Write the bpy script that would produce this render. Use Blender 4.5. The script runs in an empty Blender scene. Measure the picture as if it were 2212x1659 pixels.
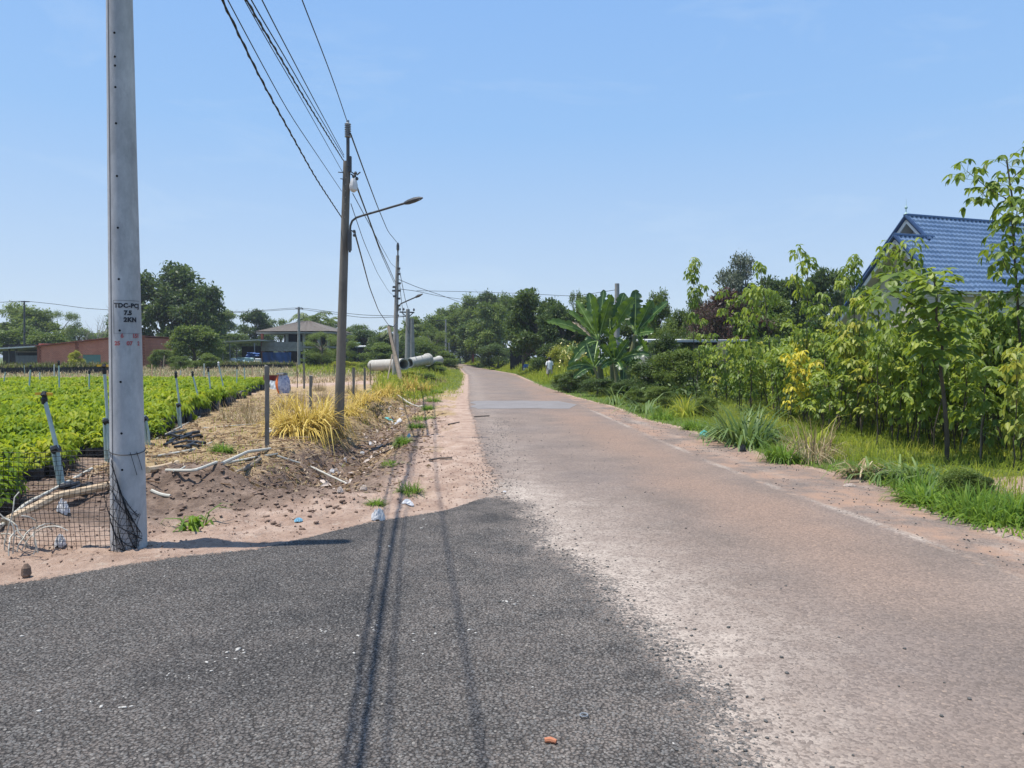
import bpy, bmesh, math, random
import numpy as np
from mathutils import Vector, Matrix, Euler
R = math.radians
rng = np.random.default_rng(7)
random.seed(7)
sc = bpy.context.scene
COL = sc.collection

# ------------------------------------------------------------------ camera, sky, sun, exposure
F, CX, CY, CAMH = 1658.0, 1106.0, 829.5, 1.6
TH = math.atan(58.5 / F)
cam_d = bpy.data.cameras.new('camera'); cam = bpy.data.objects.new('camera', cam_d); COL.objects.link(cam)
cam.location = (0, 0, CAMH); cam.rotation_euler = (math.pi/2 - TH, 0, 0)
cam_d.sensor_width = 36; cam_d.lens = 36 * F / 2212; cam_d.clip_end = 6000; cam_d.clip_start = 0.05
sc.camera = cam
SUN = Vector((-0.28, -0.03, 1.0)).normalized()
w = bpy.data.worlds.new('World'); sc.world = w; w.use_nodes = True
nt = w.node_tree; nt.nodes.clear()
sky = nt.nodes.new('ShaderNodeTexSky'); sky.sky_type = 'NISHITA'; sky.sun_disc = False
sky.sun_elevation = math.asin(SUN.z); sky.sun_rotation = math.atan2(SUN.x, SUN.y)
sky.altitude = 0; sky.air_density = 1.0; sky.dust_density = 0.6; sky.ozone_density = 2.6
bg = nt.nodes.new('ShaderNodeBackground'); bg.inputs[1].default_value = 0.12
wo = nt.nodes.new('ShaderNodeOutputWorld')
_g = nt.nodes.new('ShaderNodeNewGeometry'); _s = nt.nodes.new('ShaderNodeSeparateXYZ'); nt.links.new(_g.outputs['Incoming'], _s.inputs[0])
_z = nt.nodes.new('ShaderNodeMath'); _z.operation = 'MULTIPLY'; _z.inputs[1].default_value = -1; nt.links.new(_s.outputs[2], _z.inputs[0])
_r = nt.nodes.new('ShaderNodeValToRGB'); nt.links.new(_z.outputs[0], _r.inputs[0])
for _k in range(3): _r.color_ramp.elements.new(0.5)
for _e, (_p, _c) in zip(_r.color_ramp.elements, [(0.0,(0.50,0.595,0.70)),(0.09,(0.40,0.515,0.675)),(0.28,(0.25,0.43,0.705)),(0.5,(0.19,0.37,0.71)),(1.0,(0.09,0.21,0.52))]):
    _e.position = _p; _e.color = (_c[0]*7.5, _c[1]*7.5, _c[2]*7.5, 1)
_m = nt.nodes.new('ShaderNodeMix'); _m.data_type = 'RGBA'; _m.inputs[0].default_value = 0.85
nt.links.new(sky.outputs[0], _m.inputs[6]); 
_tc = nt.nodes.new('ShaderNodeTexCoord'); _mp = nt.nodes.new('ShaderNodeMapping'); _mp.inputs[3].default_value = (2.2, 2.2, 9); _mp.inputs[2].default_value = (0.0, 0.35, 0.0)
nt.links.new(_tc.outputs['Generated'], _mp.inputs[0]); _nz = nt.nodes.new('ShaderNodeTexNoise'); _nz.inputs['Scale'].default_value = 1.6; _nz.inputs['Detail'].default_value = 9; _nz.inputs['Roughness'].default_value = 0.62; _nz.inputs['Distortion'].default_value = 0.6
nt.links.new(_mp.outputs[0], _nz.inputs['Vector']); _cr = nt.nodes.new('ShaderNodeMapRange'); _cr.inputs[1].default_value = 0.54; _cr.inputs[2].default_value = 0.80; _cr.inputs[4].default_value = 0.30; nt.links.new(_nz.outputs['Fac'], _cr.inputs[0])
_cm_ = nt.nodes.new('ShaderNodeMix'); _cm_.data_type = 'RGBA'; nt.links.new(_cr.outputs[0], _cm_.inputs[0]); nt.links.new(_r.outputs[0], _cm_.inputs[6]); _cm_.inputs[7].default_value = (4.0, 4.8, 5.6, 1)
nt.links.new(_cm_.outputs[2], _m.inputs[7])
nt.links.new(_m.outputs[2], bg.inputs[0]); nt.links.new(bg.outputs[0], wo.inputs[0])
sl = bpy.data.lights.new('sun', 'SUN'); sl.energy = 4.2; sl.angle = R(0.53); sl.color = (1, 0.955, 0.89)
so = bpy.data.objects.new('sun', sl); COL.objects.link(so); so.rotation_euler = SUN.to_track_quat('Z', 'Y').to_euler()
vs = sc.view_settings; vs.view_transform = 'Standard'; vs.look = 'None'; vs.gamma = 1; vs.exposure = 0.55
try: vs.use_curve_mapping = False
except Exception: pass
cy = sc.cycles
cy.max_bounces = 6; cy.diffuse_bounces = 3; cy.glossy_bounces = 2; cy.transmission_bounces = 4; cy.transparent_max_bounces = 4
cy.use_denoising = True; cy.caustics_reflective = False; cy.caustics_refractive = False

# ------------------------------------------------------------------ picture point -> place in the world
def ray(u, v):
    a = (u - CX) / F; b = -(v - CY) / F
    return Vector((a, math.cos(TH) + b*math.sin(TH), -math.sin(TH) + b*math.cos(TH)))
def G(u, v, z=0.0):
    r = ray(u, v); t = (z - CAMH) / r.z
    return Vector((r.x*t, r.y*t, z))
def PD(u, v, d):
    r = ray(u, v); t = d / r.y
    return Vector((r.x*t, d, CAMH + r.z*t))

# ------------------------------------------------------------------ numpy noise
def _h(ix, iy, s):
    n = (ix.astype(np.int64)*374761393 + iy.astype(np.int64)*668265263 + s*1442695041) & 0xffffffff
    n = ((n ^ (n >> 13)) * 1274126177) & 0xffffffff
    return ((n ^ (n >> 16)) & 0xffff) / 65535.0
def vn(x, y, s=0):
    ix = np.floor(x); iy = np.floor(y); fx = x-ix; fy = y-iy
    fx = fx*fx*(3-2*fx); fy = fy*fy*(3-2*fy)
    a = _h(ix, iy, s); b = _h(ix+1, iy, s); c = _h(ix, iy+1, s); d = _h(ix+1, iy+1, s)
    return (a*(1-fx)+b*fx)*(1-fy) + (c*(1-fx)+d*fx)*fy
def fbm(x, y, s=0, o=4):
    x = np.asarray(x, float); y = np.asarray(y, float)
    r = 0; a = 0.5; t = 0
    for i in range(o):
        r = r + a*vn(x*2**i + 17.3*i, y*2**i - 9.1*i, s+i); t += a; a *= 0.5
    return r/t
def ss(x, a, b):
    t = np.clip((np.asarray(x, float)-a)/(b-a), 0, 1); return t*t*(3-2*t)

# ------------------------------------------------------------------ roads as functions of place
def curve_pts(pix, z=0.0): return [tuple(G(u, v, z))[:2] for u, v in pix]
_L = curve_pts([(1075,1040),(1045,990),(1030,930),(1015,880),(1012,860),(1013,830),(1012,810),(988,794.5)])
_L = [(-0.05,-30),(-0.05,7.0),(-0.1,8.8)] + _L + [(-19,150),(-45,190),(-90,220)]
_Rr = curve_pts([(2212,1250),(1985,1162),(1704,1063),(1530,996),(1380,931),(1268,881.5),(1215,850),(1149,825),(1097.6,807),(1033,797)])
_Rr = [(4.3,-30),(4.0,2)] + _Rr + [(-12.5,150),(-38,198),(-85,228)]
_S = curve_pts([(2212,1159),(2159,1142),(2060,1112),(1970,1077),(1870,1042),(1757,1014),(1667,996),(1605,971),(1540,949),(1455,921),(1388,906.6),(1326,880),(1236,857),(1171,836),(1110,808)])
_S = [(6.2,-30),(5.5,2)] + _S + [(-3.8,104),(-11.5,150),(-37,199),(-84,229)]
def fy(pts):
    p = np.array(sorted(pts, key=lambda q: q[1])); return lambda y: np.interp(y, p[:,1], p[:,0])
xl, xr, xs_ = fy(_L), fy(_Rr), fy(_S)
_E = sorted([(-40,-18),(-14,-1.7),(-8,2.3)] + curve_pts([(0,1265),(125,1248),(249,1225),(399,1203),(551,1188),(644,1167),(800,1129),(965,1103),(1050,1075)]) + [(0.1,8.9),(3,9.2)])
_E = np.array(_E); ye = lambda x: np.interp(x, _E[:,0], _E[:,1])
_B = curve_pts([(1111,1086),(1136,1124),(1157,1178),(1261,1238),(1336,1339),(1404,1378),(1510,1492),(1574,1659)])
_B = [(0.85,-30),(0.9,2)] + _B + [(-0.35,9.0)]
xb = fy(_B)
DITCH = np.array([(-2.75,8.9),(-2.8,9.6),(-2.78,11.3),(-2.85,14.4),(-3.25,19.8),(-4.0,28.5),(-4.6,36)])
DDEP = np.array([0.0,0.52,0.46,0.42,0.36,0.22,0.0])
def ditch(x, y):
    best = np.full(np.shape(x), 1e9); dep = np.zeros(np.shape(x)); side = np.zeros(np.shape(x))
    for i in range(len(DITCH)-1):
        a, b = DITCH[i], DITCH[i+1]; ab = b-a; L2 = ab@ab
        t = np.clip(((x-a[0])*ab[0]+(y-a[1])*ab[1])/L2, 0, 1)
        dx = x-(a[0]+t*ab[0]); dy = y-(a[1]+t*ab[1]); d = np.hypot(dx, dy)
        m = d < best; best = np.where(m, d, best); dep = np.where(m, DDEP[i]*(1-t)+DDEP[i+1]*t, dep)
        side = np.where(m, np.sign(dx*ab[1]-dy*ab[0]), side)
    return best, dep, side
EO = np.array([-5.3, 8.3]); EE = np.array([-0.226, 0.974]); EB = np.array([-0.974, -0.226])
def field_e(x, y):
    dx = x-EO[0]; dy = y-EO[1]
    return dx*EE[0]+dy*EE[1], dx*EB[0]+dy*EB[1]     # along the edge, inside the field
def H0(x, y):
    x = np.asarray(x, float); y = np.asarray(y, float)
    d, dep, side = ditch(x, y)
    z = -dep*np.exp(-(d/0.62)**2.2)
    left = ss(-(x+2.6+0.045*(y-9)), 0.2, 1.1)*ss(y, 7.4, 9.2)
    z = z + 0.10*left*(1-ss(y, 30, 45))
    z = z + 0.22*np.exp(-(((x+3.75)/0.95)**2 + ((y-9.0)/0.7)**2))          # earth heap by the near pole
    z = z + 0.16*np.exp(-(((x+4.3)/0.5)**2 + ((y-7.1)/0.45)**2))
    z = z + 0.16*np.exp(-((x+3.7)**2/0.5 + (y-15.9)**2/1.6))               # heap round the lamp pole
    z = z + 0.45*ss(y, 42, 75)*ss(-x, 5.5, 13)
    z = z + 0.25*ss(y, 40, 60)*ss(x-xs_(y), 0.8, 6)*ss(60+0*x, 0, 1)
    z = z + 0.3*ss(y, 35, 50)*ss(-x, 4.2, 7)*(1-ss(-x, 5.5, 13))
    return z
def masks(x, y):
    x = np.asarray(x, float); y = np.asarray(y, float)
    main = np.minimum(x-xl(y), xr(y)-x)                    # >0 inside the paved main road
    dark = np.minimum(xb(y)-x, (ye(x)-y)*3.5)              # >0 inside the side road
    should = np.minimum(x-xr(y)+0.05, xs_(y)-x)            # gravel shoulder to the right
    return main, dark, should
def zg(x, y): return float(H0(np.array([x]), np.array([y]))[0])
def GT(u, v):
    z = 0.0
    for _ in range(6):
        p = G(u, v, z); z = 0.5*z + 0.5*zg(p.x, p.y)
    p = G(u, v, z); p.z = zg(p.x, p.y); return p

# ------------------------------------------------------------------ materials
def new_mat(name):
    m = bpy.data.materials.new(name); m.use_nodes = True; n = m.node_tree; n.nodes.clear()
    out = n.nodes.new('ShaderNodeOutputMaterial'); return m, n, out
def ramp(n, stops, fac=None, mode='LINEAR'):
    r = n.nodes.new('ShaderNodeValToRGB'); cr = r.color_ramp; cr.interpolation = mode
    while len(cr.elements) < len(stops): cr.elements.new(0.5)
    for e, (p, c) in zip(cr.elements, stops): e.position = p; e.color = (*c, 1) if len(c) == 3 else c
    if fac is not None: n.links.new(fac, r.inputs[0])
    return r.outputs[0]
def math_(n, op, a, b=None, c=None, clamp=False):
    m = n.nodes.new('ShaderNodeMath'); m.operation = op; m.use_clamp = clamp
    for i, q in enumerate((a, b, c)):
        if q is None: continue
        if isinstance(q, (int, float)): m.inputs[i].default_value = q
        else: n.links.new(q, m.inputs[i])
    return m.outputs[0]
def mixc(n, f, a, b):
    m = n.nodes.new('ShaderNodeMix'); m.data_type = 'RGBA'
    for i, q in ((0, f), (6, a), (7, b)):
        if isinstance(q, (int, float)): m.inputs[i].default_value = q
        elif isinstance(q, tuple): m.inputs[i].default_value = (*q, 1)
        else: n.links.new(q, m.inputs[i])
    return m.outputs[2]
def noise(n, scale, detail=4, rough=0.55, vec=None, out='Fac', dist=0):
    t = n.nodes.new('ShaderNodeTexNoise'); t.inputs['Scale'].default_value = scale
    t.inputs['Detail'].default_value = detail; t.inputs['Roughness'].default_value = rough; t.inputs['Distortion'].default_value = dist
    if vec is not None: n.links.new(vec, t.inputs['Vector'])
    return t.outputs[out]
def voro(n, scale, vec=None, out='Distance', feature='F1', rnd=1.0):
    t = n.nodes.new('ShaderNodeTexVoronoi'); t.inputs['Scale'].default_value = scale; t.feature = feature
    t.inputs['Randomness'].default_value = rnd
    if vec is not None: n.links.new(vec, t.inputs['Vector'])
    return t.outputs[out]
def coord(n, which='Object'):
    return n.nodes.new('ShaderNodeTexCoord').outputs[which]
def scaled(n, vec, s, loc=(0,0,0), rot=(0,0,0)):
    m = n.nodes.new('ShaderNodeMapping'); n.links.new(vec, m.inputs[0]); m.inputs[3].default_value = s
    m.inputs[1].default_value = loc; m.inputs[2].default_value = rot; return m.outputs[0]
def bump(n, h, strength, dist, nrm=None):
    b = n.nodes.new('ShaderNodeBump'); b.inputs['Strength'].default_value = strength; b.inputs['Distance'].default_value = dist
    n.links.new(h, b.inputs['Height'])
    if nrm is not None: n.links.new(nrm, b.inputs['Normal'])
    return b.outputs[0]
def princ(n, out, color, rough=0.8, nrm=None, metal=0.0, spec=0.5):
    p = n.nodes.new('ShaderNodeBsdfPrincipled')
    if isinstance(color, tuple): p.inputs['Base Color'].default_value = (*color, 1)
    else: n.links.new(color, p.inputs['Base Color'])
    if isinstance(rough, (int, float)): p.inputs['Roughness'].default_value = rough
    else: n.links.new(rough, p.inputs['Roughness'])
    p.inputs['Metallic'].default_value = metal; p.inputs['Specular IOR Level'].default_value = spec
    if nrm is not None: n.links.new(nrm, p.inputs['Normal'])
    if out is not None: n.links.new(p.outputs[0], out.inputs[0])
    return p
def simple(name, c1, c2=None, scale=6, rough=0.75, metal=0, bs=0.3, bd=0.01, bscale=None, c3=None, spec=0.4, stretch=(1,1,1)):
    m, n, out = new_mat(name)
    v = scaled(n, coord(n), stretch)
    c2 = c2 or tuple(q*0.7 for q in c1)
    nz = noise(n, scale, 5, 0.6, v)
    stops = [(0.3, c1), (0.7, c2)] if c3 is None else [(0.28, c1), (0.5, c2), (0.72, c3)]
    col = ramp(n, stops, nz)
    b = bump(n, noise(n, bscale or scale*6, 4, 0.6, v), bs, bd)
    princ(n, out, col, rough, b, metal, spec); return m
def leafmat(name, stops, transl=0.35, rough=0.45, tcol=None, spec=0.4, objvar=0.12):
    m, n, out = new_mat(name)
    a = n.nodes.new('ShaderNodeAttribute'); a.attribute_name = 'rnd'
    oi = n.nodes.new('ShaderNodeObjectInfo')
    f = math_(n, 'ADD', a.outputs['Fac'], math_(n, 'MULTIPLY', math_(n, 'SUBTRACT', oi.outputs['Random'], 0.5), objvar*2), clamp=True)
    col = ramp(n, stops, f)
    g = n.nodes.new('ShaderNodeNewGeometry')
    pale = mixc(n, math_(n, 'MULTIPLY', g.outputs['Backfacing'], 0.25), col, (0.30,0.36,0.18))
    p = princ(n, None, pale, rough, spec=spec)
    t = n.nodes.new('ShaderNodeBsdfTranslucent')
    tc = mixc(n, 0.45, col, tcol or (0.30,0.42,0.03)); n.links.new(tc, t.inputs[0])
    mx = n.nodes.new('ShaderNodeMixShader'); mx.inputs[0].default_value = transl
    n.links.new(p.outputs[0], mx.inputs[1]); n.links.new(t.outputs[0], mx.inputs[2]); n.links.new(mx.outputs[0], out.inputs[0])
    return m

# ------------------------------------------------------------------ objects
def tag(o, label=None, cat=None, group=None, kind=None):
    if label: o['label'] = label
    if cat: o['category'] = cat
    if group: o['group'] = group
    if kind: o['kind'] = kind
    return o
def link(name, me, mat, parent=None):
    if mat is not None: me.materials.append(mat)
    o = bpy.data.objects.new(name, me); COL.objects.link(o)
    if parent is not None: o.parent = parent
    return o
def empty(name, label, cat, loc=(0,0,0), rz=0, group=None, scale=None, rot=None):
    o = bpy.data.objects.new(name, None); COL.objects.link(o); o.location = loc
    o.rotation_euler = rot or (0, 0, rz); o.empty_display_size = 0.2
    if scale is not None: o.scale = scale
    return tag(o, label, cat, group)
def npmesh(name, v, f, smooth=False, rnd=None, attrs=None):
    v = np.asarray(v, np.float32); f = np.asarray(f, np.int32); k = f.shape[1]
    me = bpy.data.meshes.new(name)
    me.vertices.add(len(v)); me.vertices.foreach_set('co', v.ravel())
    me.loops.add(f.size); me.loops.foreach_set('vertex_index', f.ravel())
    me.polygons.add(len(f)); me.polygons.foreach_set('loop_start', np.arange(0, f.size, k, dtype=np.int32))
    me.polygons.foreach_set('loop_total', np.full(len(f), k, np.int32))
    if smooth: me.polygons.foreach_set('use_smooth', np.ones(len(f), bool))
    me.update(calc_edges=True)
    if rnd is not None:
        a = me.attributes.new('rnd', 'FLOAT', 'POINT'); a.data.foreach_set('value', np.asarray(rnd, np.float32))
    for nme, arr in (attrs or {}).items():
        a = me.attributes.new(nme, 'FLOAT_COLOR', 'POINT'); a.data.foreach_set('color', np.asarray(arr, np.float32).ravel())
    return me
def norm(a): return a/np.maximum(np.linalg.norm(a, axis=-1, keepdims=True), 1e-9)
def frames(axis, up):
    """columns: side, axis, normal"""
    y = norm(axis); x = norm(np.cross(y, up)); z = np.cross(x, y)
    return np.stack([x, y, z], axis=-1)
def inst(tv, tf, M, pos, scale, rnd=None, base=0):
    """template copied n times -> one mesh's vertices and faces"""
    n = len(pos); k = len(tv)
    if np.ndim(scale) == 1: scale = np.repeat(scale[:,None], 3, 1)
    tvs = tv[None]*scale[:,None,:]
    v = np.einsum('nij,nkj->nki', M, tvs) + pos[:,None,:]
    f = tf[None] + (np.arange(n)*k)[:,None,None] + base
    r = np.repeat(rnd if rnd is not None else rng.random(n), k)
    return v.reshape(-1,3), f.reshape(-1, tf.shape[1]), r
class Acc:
    def __init__(s): s.v=[]; s.f=[]; s.r=[]; s.n=0
    def add(s, v, f, r=None):
        s.v.append(v); s.f.append(np.asarray(f)+s.n); s.n += len(v)
        s.r.append(np.full(len(v), 0.5) if r is None else r)
    def mesh(s, name, smooth=False): return npmesh(name, np.concatenate(s.v), np.concatenate(s.f), smooth, np.concatenate(s.r))
def tubev(pts, rad, n=6):
    pts = np.asarray(pts, float); rad = np.broadcast_to(np.asarray(rad, float), (len(pts),))
    d = np.gradient(pts, axis=0); d = norm(d)
    up = np.array([0.0,0,1]) if abs(d[0][2]) < 0.9 else np.array([1.0,0,0])
    v = []
    for p, t, r in zip(pts, d, rad):
        a = np.cross(t, up); a /= np.linalg.norm(a)+1e-9; b = np.cross(t, a)
        for k in range(n):
            an = 2*math.pi*k/n; v.append(p + r*(math.cos(an)*a+math.sin(an)*b))
    f = []
    for i in range(len(pts)-1):
        for k in range(n):
            f.append((i*n+k, i*n+(k+1)%n, (i+1)*n+(k+1)%n, (i+1)*n+k))
    return np.array(v), np.array(f)
class MB:
    def __init__(s): s.v=[]; s.f=[]
    def add(s, v, f):
        b = len(s.v); s.v += [tuple(q) for q in v]; s.f += [tuple(int(i)+b for i in q) for q in f]; return s
    def box(s, c, size, rz=0, M=None):
        hx, hy, hz = [q/2 for q in size]
        vs = [Vector((x,y,z)) for x in (-hx,hx) for y in (-hy,hy) for z in (-hz,hz)]
        M = M or Matrix.Rotation(rz, 3, 'Z')
        vs = [M@q + Vector(c) for q in vs]
        return s.add(vs, [(0,1,3,2),(4,6,7,5),(0,4,5,1),(2,3,7,6),(0,2,6,4),(1,5,7,3)])
    def bar(s, a, b, wd, ht=None):
        a = Vector(a); b = Vector(b); d = b-a; q = d.to_track_quat('Z', 'Y').to_matrix()
        return s.box((a+b)/2, (wd, ht or wd, d.length), M=q)
    def tube(s, pts, r, n=8, caps=True):
        v, f = tubev(pts, r, n); f = [tuple(q) for q in f]
        if caps: f += [tuple(range(n))[::-1], tuple(range(len(v)-n, len(v)))]
        return s.add(v, f)
    def lathe(s, prof, n=16, c=(0,0,0), M=None):
        v = []; M = M or Matrix.Identity(3)
        for r, z in prof:
            for k in range(n):
                a = 2*math.pi*k/n; v.append(M@Vector((r*math.cos(a), r*math.sin(a), z)) + Vector(c))
        f = [(i*n+k, i*n+(k+1)%n, (i+1)*n+(k+1)%n, (i+1)*n+k) for i in range(len(prof)-1) for k in range(n)]
        f += [tuple(range(n))[::-1], tuple(range(len(v)-n, len(v)))]
        return s.add(v, f)
    def build(s, name, mat, parent=None, smooth=False, bevel=0, rnd=False):
        me = bpy.data.meshes.new(name); me.from_pydata(s.v, [], s.f); me.update()
        if smooth:
            me.polygons.foreach_set('use_smooth', [True]*len(me.polygons))
            try: me.set_sharp_from_angle(angle=R(40))
            except Exception: pass
        o = link(name, me, mat, parent)
        if bevel:
            bm = bmesh.new(); bm.from_mesh(me)
            bmesh.ops.bevel(bm, geom=bm.edges[:], offset=bevel, segments=1, affect='EDGES', clamp_overlap=True)
            bm.to_mesh(me); bm.free()
        return o
def dup(root, loc=None, rot=None, scale=None, label=None, group=None, cat=None):
    r = root.copy(); COL.objects.link(r)
    if loc is not None: r.location = loc
    if rot is not None: r.rotation_euler = rot
    if scale is not None: r.scale = scale
    if label: r['label'] = label
    if group: r['group'] = group
    if cat: r['category'] = cat
    for ch in list(root.children):
        c = ch.copy(); COL.objects.link(c); c.parent = r
        for g in ch.children:
            d = g.copy(); COL.objects.link(d); d.parent = c
    return r

# leaf templates
def t_leaf6(width=0.36, droop=0.25, fold=0.08):
    ts = [0, .3, .65, 1]; hw = [.03, .5*width, .42*width, .02]; v = []
    for t, h in zip(ts, hw):
        z = -droop*t*t
        v += [(-h, t, z+fold*h/width), (0, t, z-fold*0.6*(h > .03)), (h, t, z+fold*h/width)]
    f = [(i*3+j, i*3+j+1, (i+1)*3+j+1, (i+1)*3+j) for i in range(3) for j in range(2)]
    return np.array(v), np.array(f)
def t_leaf2(width=0.4, droop=0.2):
    v = [(-.03,0,0),(.03,0,0),(-width/2,.45,-droop*.2),(width/2,.45,-droop*.2),(-.02,1,-droop),(.02,1,-droop)]
    return np.array(v), np.array([(0,1,3,2),(2,3,5,4)])
def t_leaf1(width=0.55):
    return np.array([(0,0,0.),(width/2,.5,.06),(0,1,0),(-width/2,.5,.06)]), np.array([(0,1,2,3)])
def t_blade(bend=0.5, wd=0.03, segs=3):
    v = []
    for i in range(segs+1):
        t = i/segs; a = bend*t*1.3
        y = math.sin(a)*t*0.9; z = math.cos(a)*t
        h = wd*(1-t**1.6)+0.002
        v += [(-h, y, z), (h, y, z)]
    return np.array(v), np.array([(2*i, 2*i+1, 2*i+3, 2*i+2) for i in range(segs)])
def zrot(az):
    c, s = np.cos(az), np.sin(az); M = np.zeros((len(az),3,3)); M[:,0,0]=c; M[:,0,1]=-s; M[:,1,0]=s; M[:,1,1]=c; M[:,2,2]=1
    return M
def blades(acc, pos, h, bend=(0.3,1.3), wd=0.03, rnd=None, az=None):
    """upright curved blades; wd is half width relative to height 1"""
    n = len(pos); az = rng.random(n)*6.283 if az is None else az
    k = rng.integers(0, 4, n); bs = np.linspace(bend[0], bend[1], 4)
    rnd = rng.random(n) if rnd is None else rnd
    for j in range(4):
        m = k == j
        if not m.any(): continue
        tv, tf = t_blade(bs[j], wd)
        v, f, r = inst(tv, tf, zrot(az[m]), pos[m], h[m], rnd[m]); acc.add(v, f, r)
# ------------------------------------------------------------------ terrain and road surface
def terrain_material():
    m, n, out = new_mat('terrain')
    P = coord(n, 'Object')
    def att(name):
        a = n.nodes.new('ShaderNodeAttribute'); a.attribute_name = name
        s = n.nodes.new('ShaderNodeSeparateColor'); n.links.new(a.outputs['Color'], s.inputs[0]); return s.outputs
    A, B, C = att('ma'), att('mb'), att('mc')
    nb = noise(n, 0.9, 6, 0.62, P); nm = noise(n, 5, 5, 0.65, P); nf = noise(n, 28, 4, 0.7, P); nl = noise(n, 0.28, 3, 0.5, P)
    def edge(mask, w=0.35, amp=0.5, nz=None, c=0.5):
        a = math_(n, 'ADD', mask, math_(n, 'MULTIPLY', math_(n, 'SUBTRACT', nz or nm, 0.5), amp))
        mr = n.nodes.new('ShaderNodeMapRange'); mr.interpolation_type = 'SMOOTHSTEP'
        mr.inputs[1].default_value = c-w/2; mr.inputs[2].default_value = c+w/2; n.links.new(a, mr.inputs[0]); return mr.outputs[0]
    # earth
    clod = voro(n, 16, P)
    pink = ramp(n, [(0.3, (0.27,0.175,0.125)), (0.5, (0.41,0.285,0.21)), (0.68, (0.52,0.39,0.30))], noise(n, 2.2, 8, 0.72, P))
    pink = mixc(n, math_(n, 'MULTIPLY', edge(nf, 0.18, 0.0, c=0.40), -0.45), pink, (0.22,0.13,0.09)) if False else pink
    spk = edge(voro(n, 45, P, 'Color'), 0.06, 0.0, c=0.86)
    pink = mixc(n, math_(n, 'MULTIPLY', spk, 0.5), pink, (0.15,0.095,0.07))
    pink = mixc(n, math_(n, 'MULTIPLY', edge(noise(n, 9, 6, 0.7, P), 0.12, 0, c=0.60), 0.6), pink, (0.50,0.40,0.31))
    brown = ramp(n, [(0.32, (0.10,0.066,0.047)), (0.5, (0.185,0.128,0.092)), (0.7, (0.32,0.23,0.17))], nm)
    straw = ramp(n, [(0.3, (0.20,0.12,0.07)), (0.46, (0.34,0.23,0.11)), (0.58, (0.42,0.31,0.16)), (0.72, (0.30,0.25,0.16))], noise(n, 11, 6, 0.75, P))
    green = ramp(n, [(0.3, (0.035,0.055,0.014)), (0.5, (0.09,0.12,0.025)), (0.7, (0.20,0.20,0.05))], noise(n, 7, 6, 0.75, P))
    c = mixc(n, edge(B[2], 0.3, 0.55), pink, brown)
    c = mixc(n, edge(B[1], 0.35, 0.9), c, straw)
    c = mixc(n, edge(B[0], 0.3, 0.7), c, green)
    # gravel and asphalt
    vs_ = scaled(n, P, (1,1,0.2))
    vs_ = None; wv_ = n.nodes.new('ShaderNodeMix'); wv_.data_type = 'VECTOR'; wv_.inputs[0].default_value = 0.012; n.links.new(P, wv_.inputs[4]); n.links.new(noise(n, 30, 3, 0.6, P, 'Color'), wv_.inputs[5]); vs_ = wv_.outputs[1]
    st = voro(n, 66, vs_); stc = voro(n, 66, vs_, 'Color'); sep = n.nodes.new('ShaderNodeSeparateColor'); n.links.new(stc, sep.inputs[0])
    cell = sep.outputs[0]
    brownroad = ramp(n, [(0.28, (0.165,0.129,0.104)), (0.5, (0.208,0.160,0.128)), (0.72, (0.262,0.203,0.162))], nb)
    brownroad = mixc(n, math_(n, 'MULTIPLY', edge(nl, 0.35, 0.3, nm, 0.55), 0.40), brownroad, (0.160,0.138,0.128))
    brownroad = mixc(n, edge(C[1], 0.7, 0.6, nb), brownroad, (0.265,0.180,0.130))
    gtone = ramp(n, [(0.0, (0.74,0.74,0.74)), (0.5, (1,1,1)), (0.93, (1.14,1.14,1.14)), (1.0, (1.35,1.32,1.26))], cell)
    mul = n.nodes.new('ShaderNodeMix'); mul.data_type = 'RGBA'; mul.blend_type = 'MULTIPLY'; mul.inputs[0].default_value = 1
    n.links.new(brownroad, mul.inputs[6]); n.links.new(gtone, mul.inputs[7]); road = mul.outputs[2]
    dk = ramp(n, [(0.0, (0.062,0.057,0.051)), (0.35, (0.092,0.085,0.077)), (0.6, (0.112,0.096,0.083)), (0.8, (0.132,0.124,0.113)), (1.0, (0.172,0.162,0.148))], cell)
    dk = mixc(n, math_(n, 'MULTIPLY', edge(nb, 0.4, 0.2, nm, 0.56), 0.35), dk, (0.20,0.168,0.145))
    dk = mixc(n, math_(n, 'MULTIPLY', edge(noise(n, 0.7, 6, 0.65, scaled(n, P, (1,1,1), loc=(7,3,1))), 0.22, 0.0, c=0.56), 0.6), dk, (0.045,0.043,0.041))
    dk = mixc(n, math_(n, 'MULTIPLY', math_(n, 'MULTIPLY', C[2], edge(noise(n, 2.6, 8, 0.7, P), 0.3, 0.0, c=0.50)), 0.75), dk, (0.30,0.255,0.215))
    gap = ramp(n, [(0.0, (1.1,1.1,1.1)), (0.36, (1,1,1)), (0.62, (0.42,0.41,0.40))], math_(n, 'MULTIPLY', st, 1.0))
    mul2 = n.nodes.new('ShaderNodeMix'); mul2.data_type = 'RGBA'; mul2.blend_type = 'MULTIPLY'; mul2.inputs[0].default_value = 0.8
    n.links.new(dk, mul2.inputs[6]); n.links.new(gap, mul2.inputs[7]); dk = mul2.outputs[2]
    dust = ramp(n, [(0.3, (0.32,0.262,0.215)), (0.7, (0.50,0.425,0.35))], nm)
    shoulder = mixc(n, edge(nb, 0.35, 0.6, nm, 0.53), road, (0.34,0.215,0.145))
    isroad = edge(A[0], 0.07, 0.30, nm); isdark = edge(A[1], 0.07, 0.55, math_(n, 'ADD', math_(n, 'MULTIPLY', noise(n, 1.9, 10, 0.74, P), 0.75), math_(n, 'MULTIPLY', cell, 0.32))); issh = edge(A[2], 0.08, 0.2, nm)
    c = mixc(n, issh, c, shoulder)
    c = mixc(n, isroad, c, road)
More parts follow.
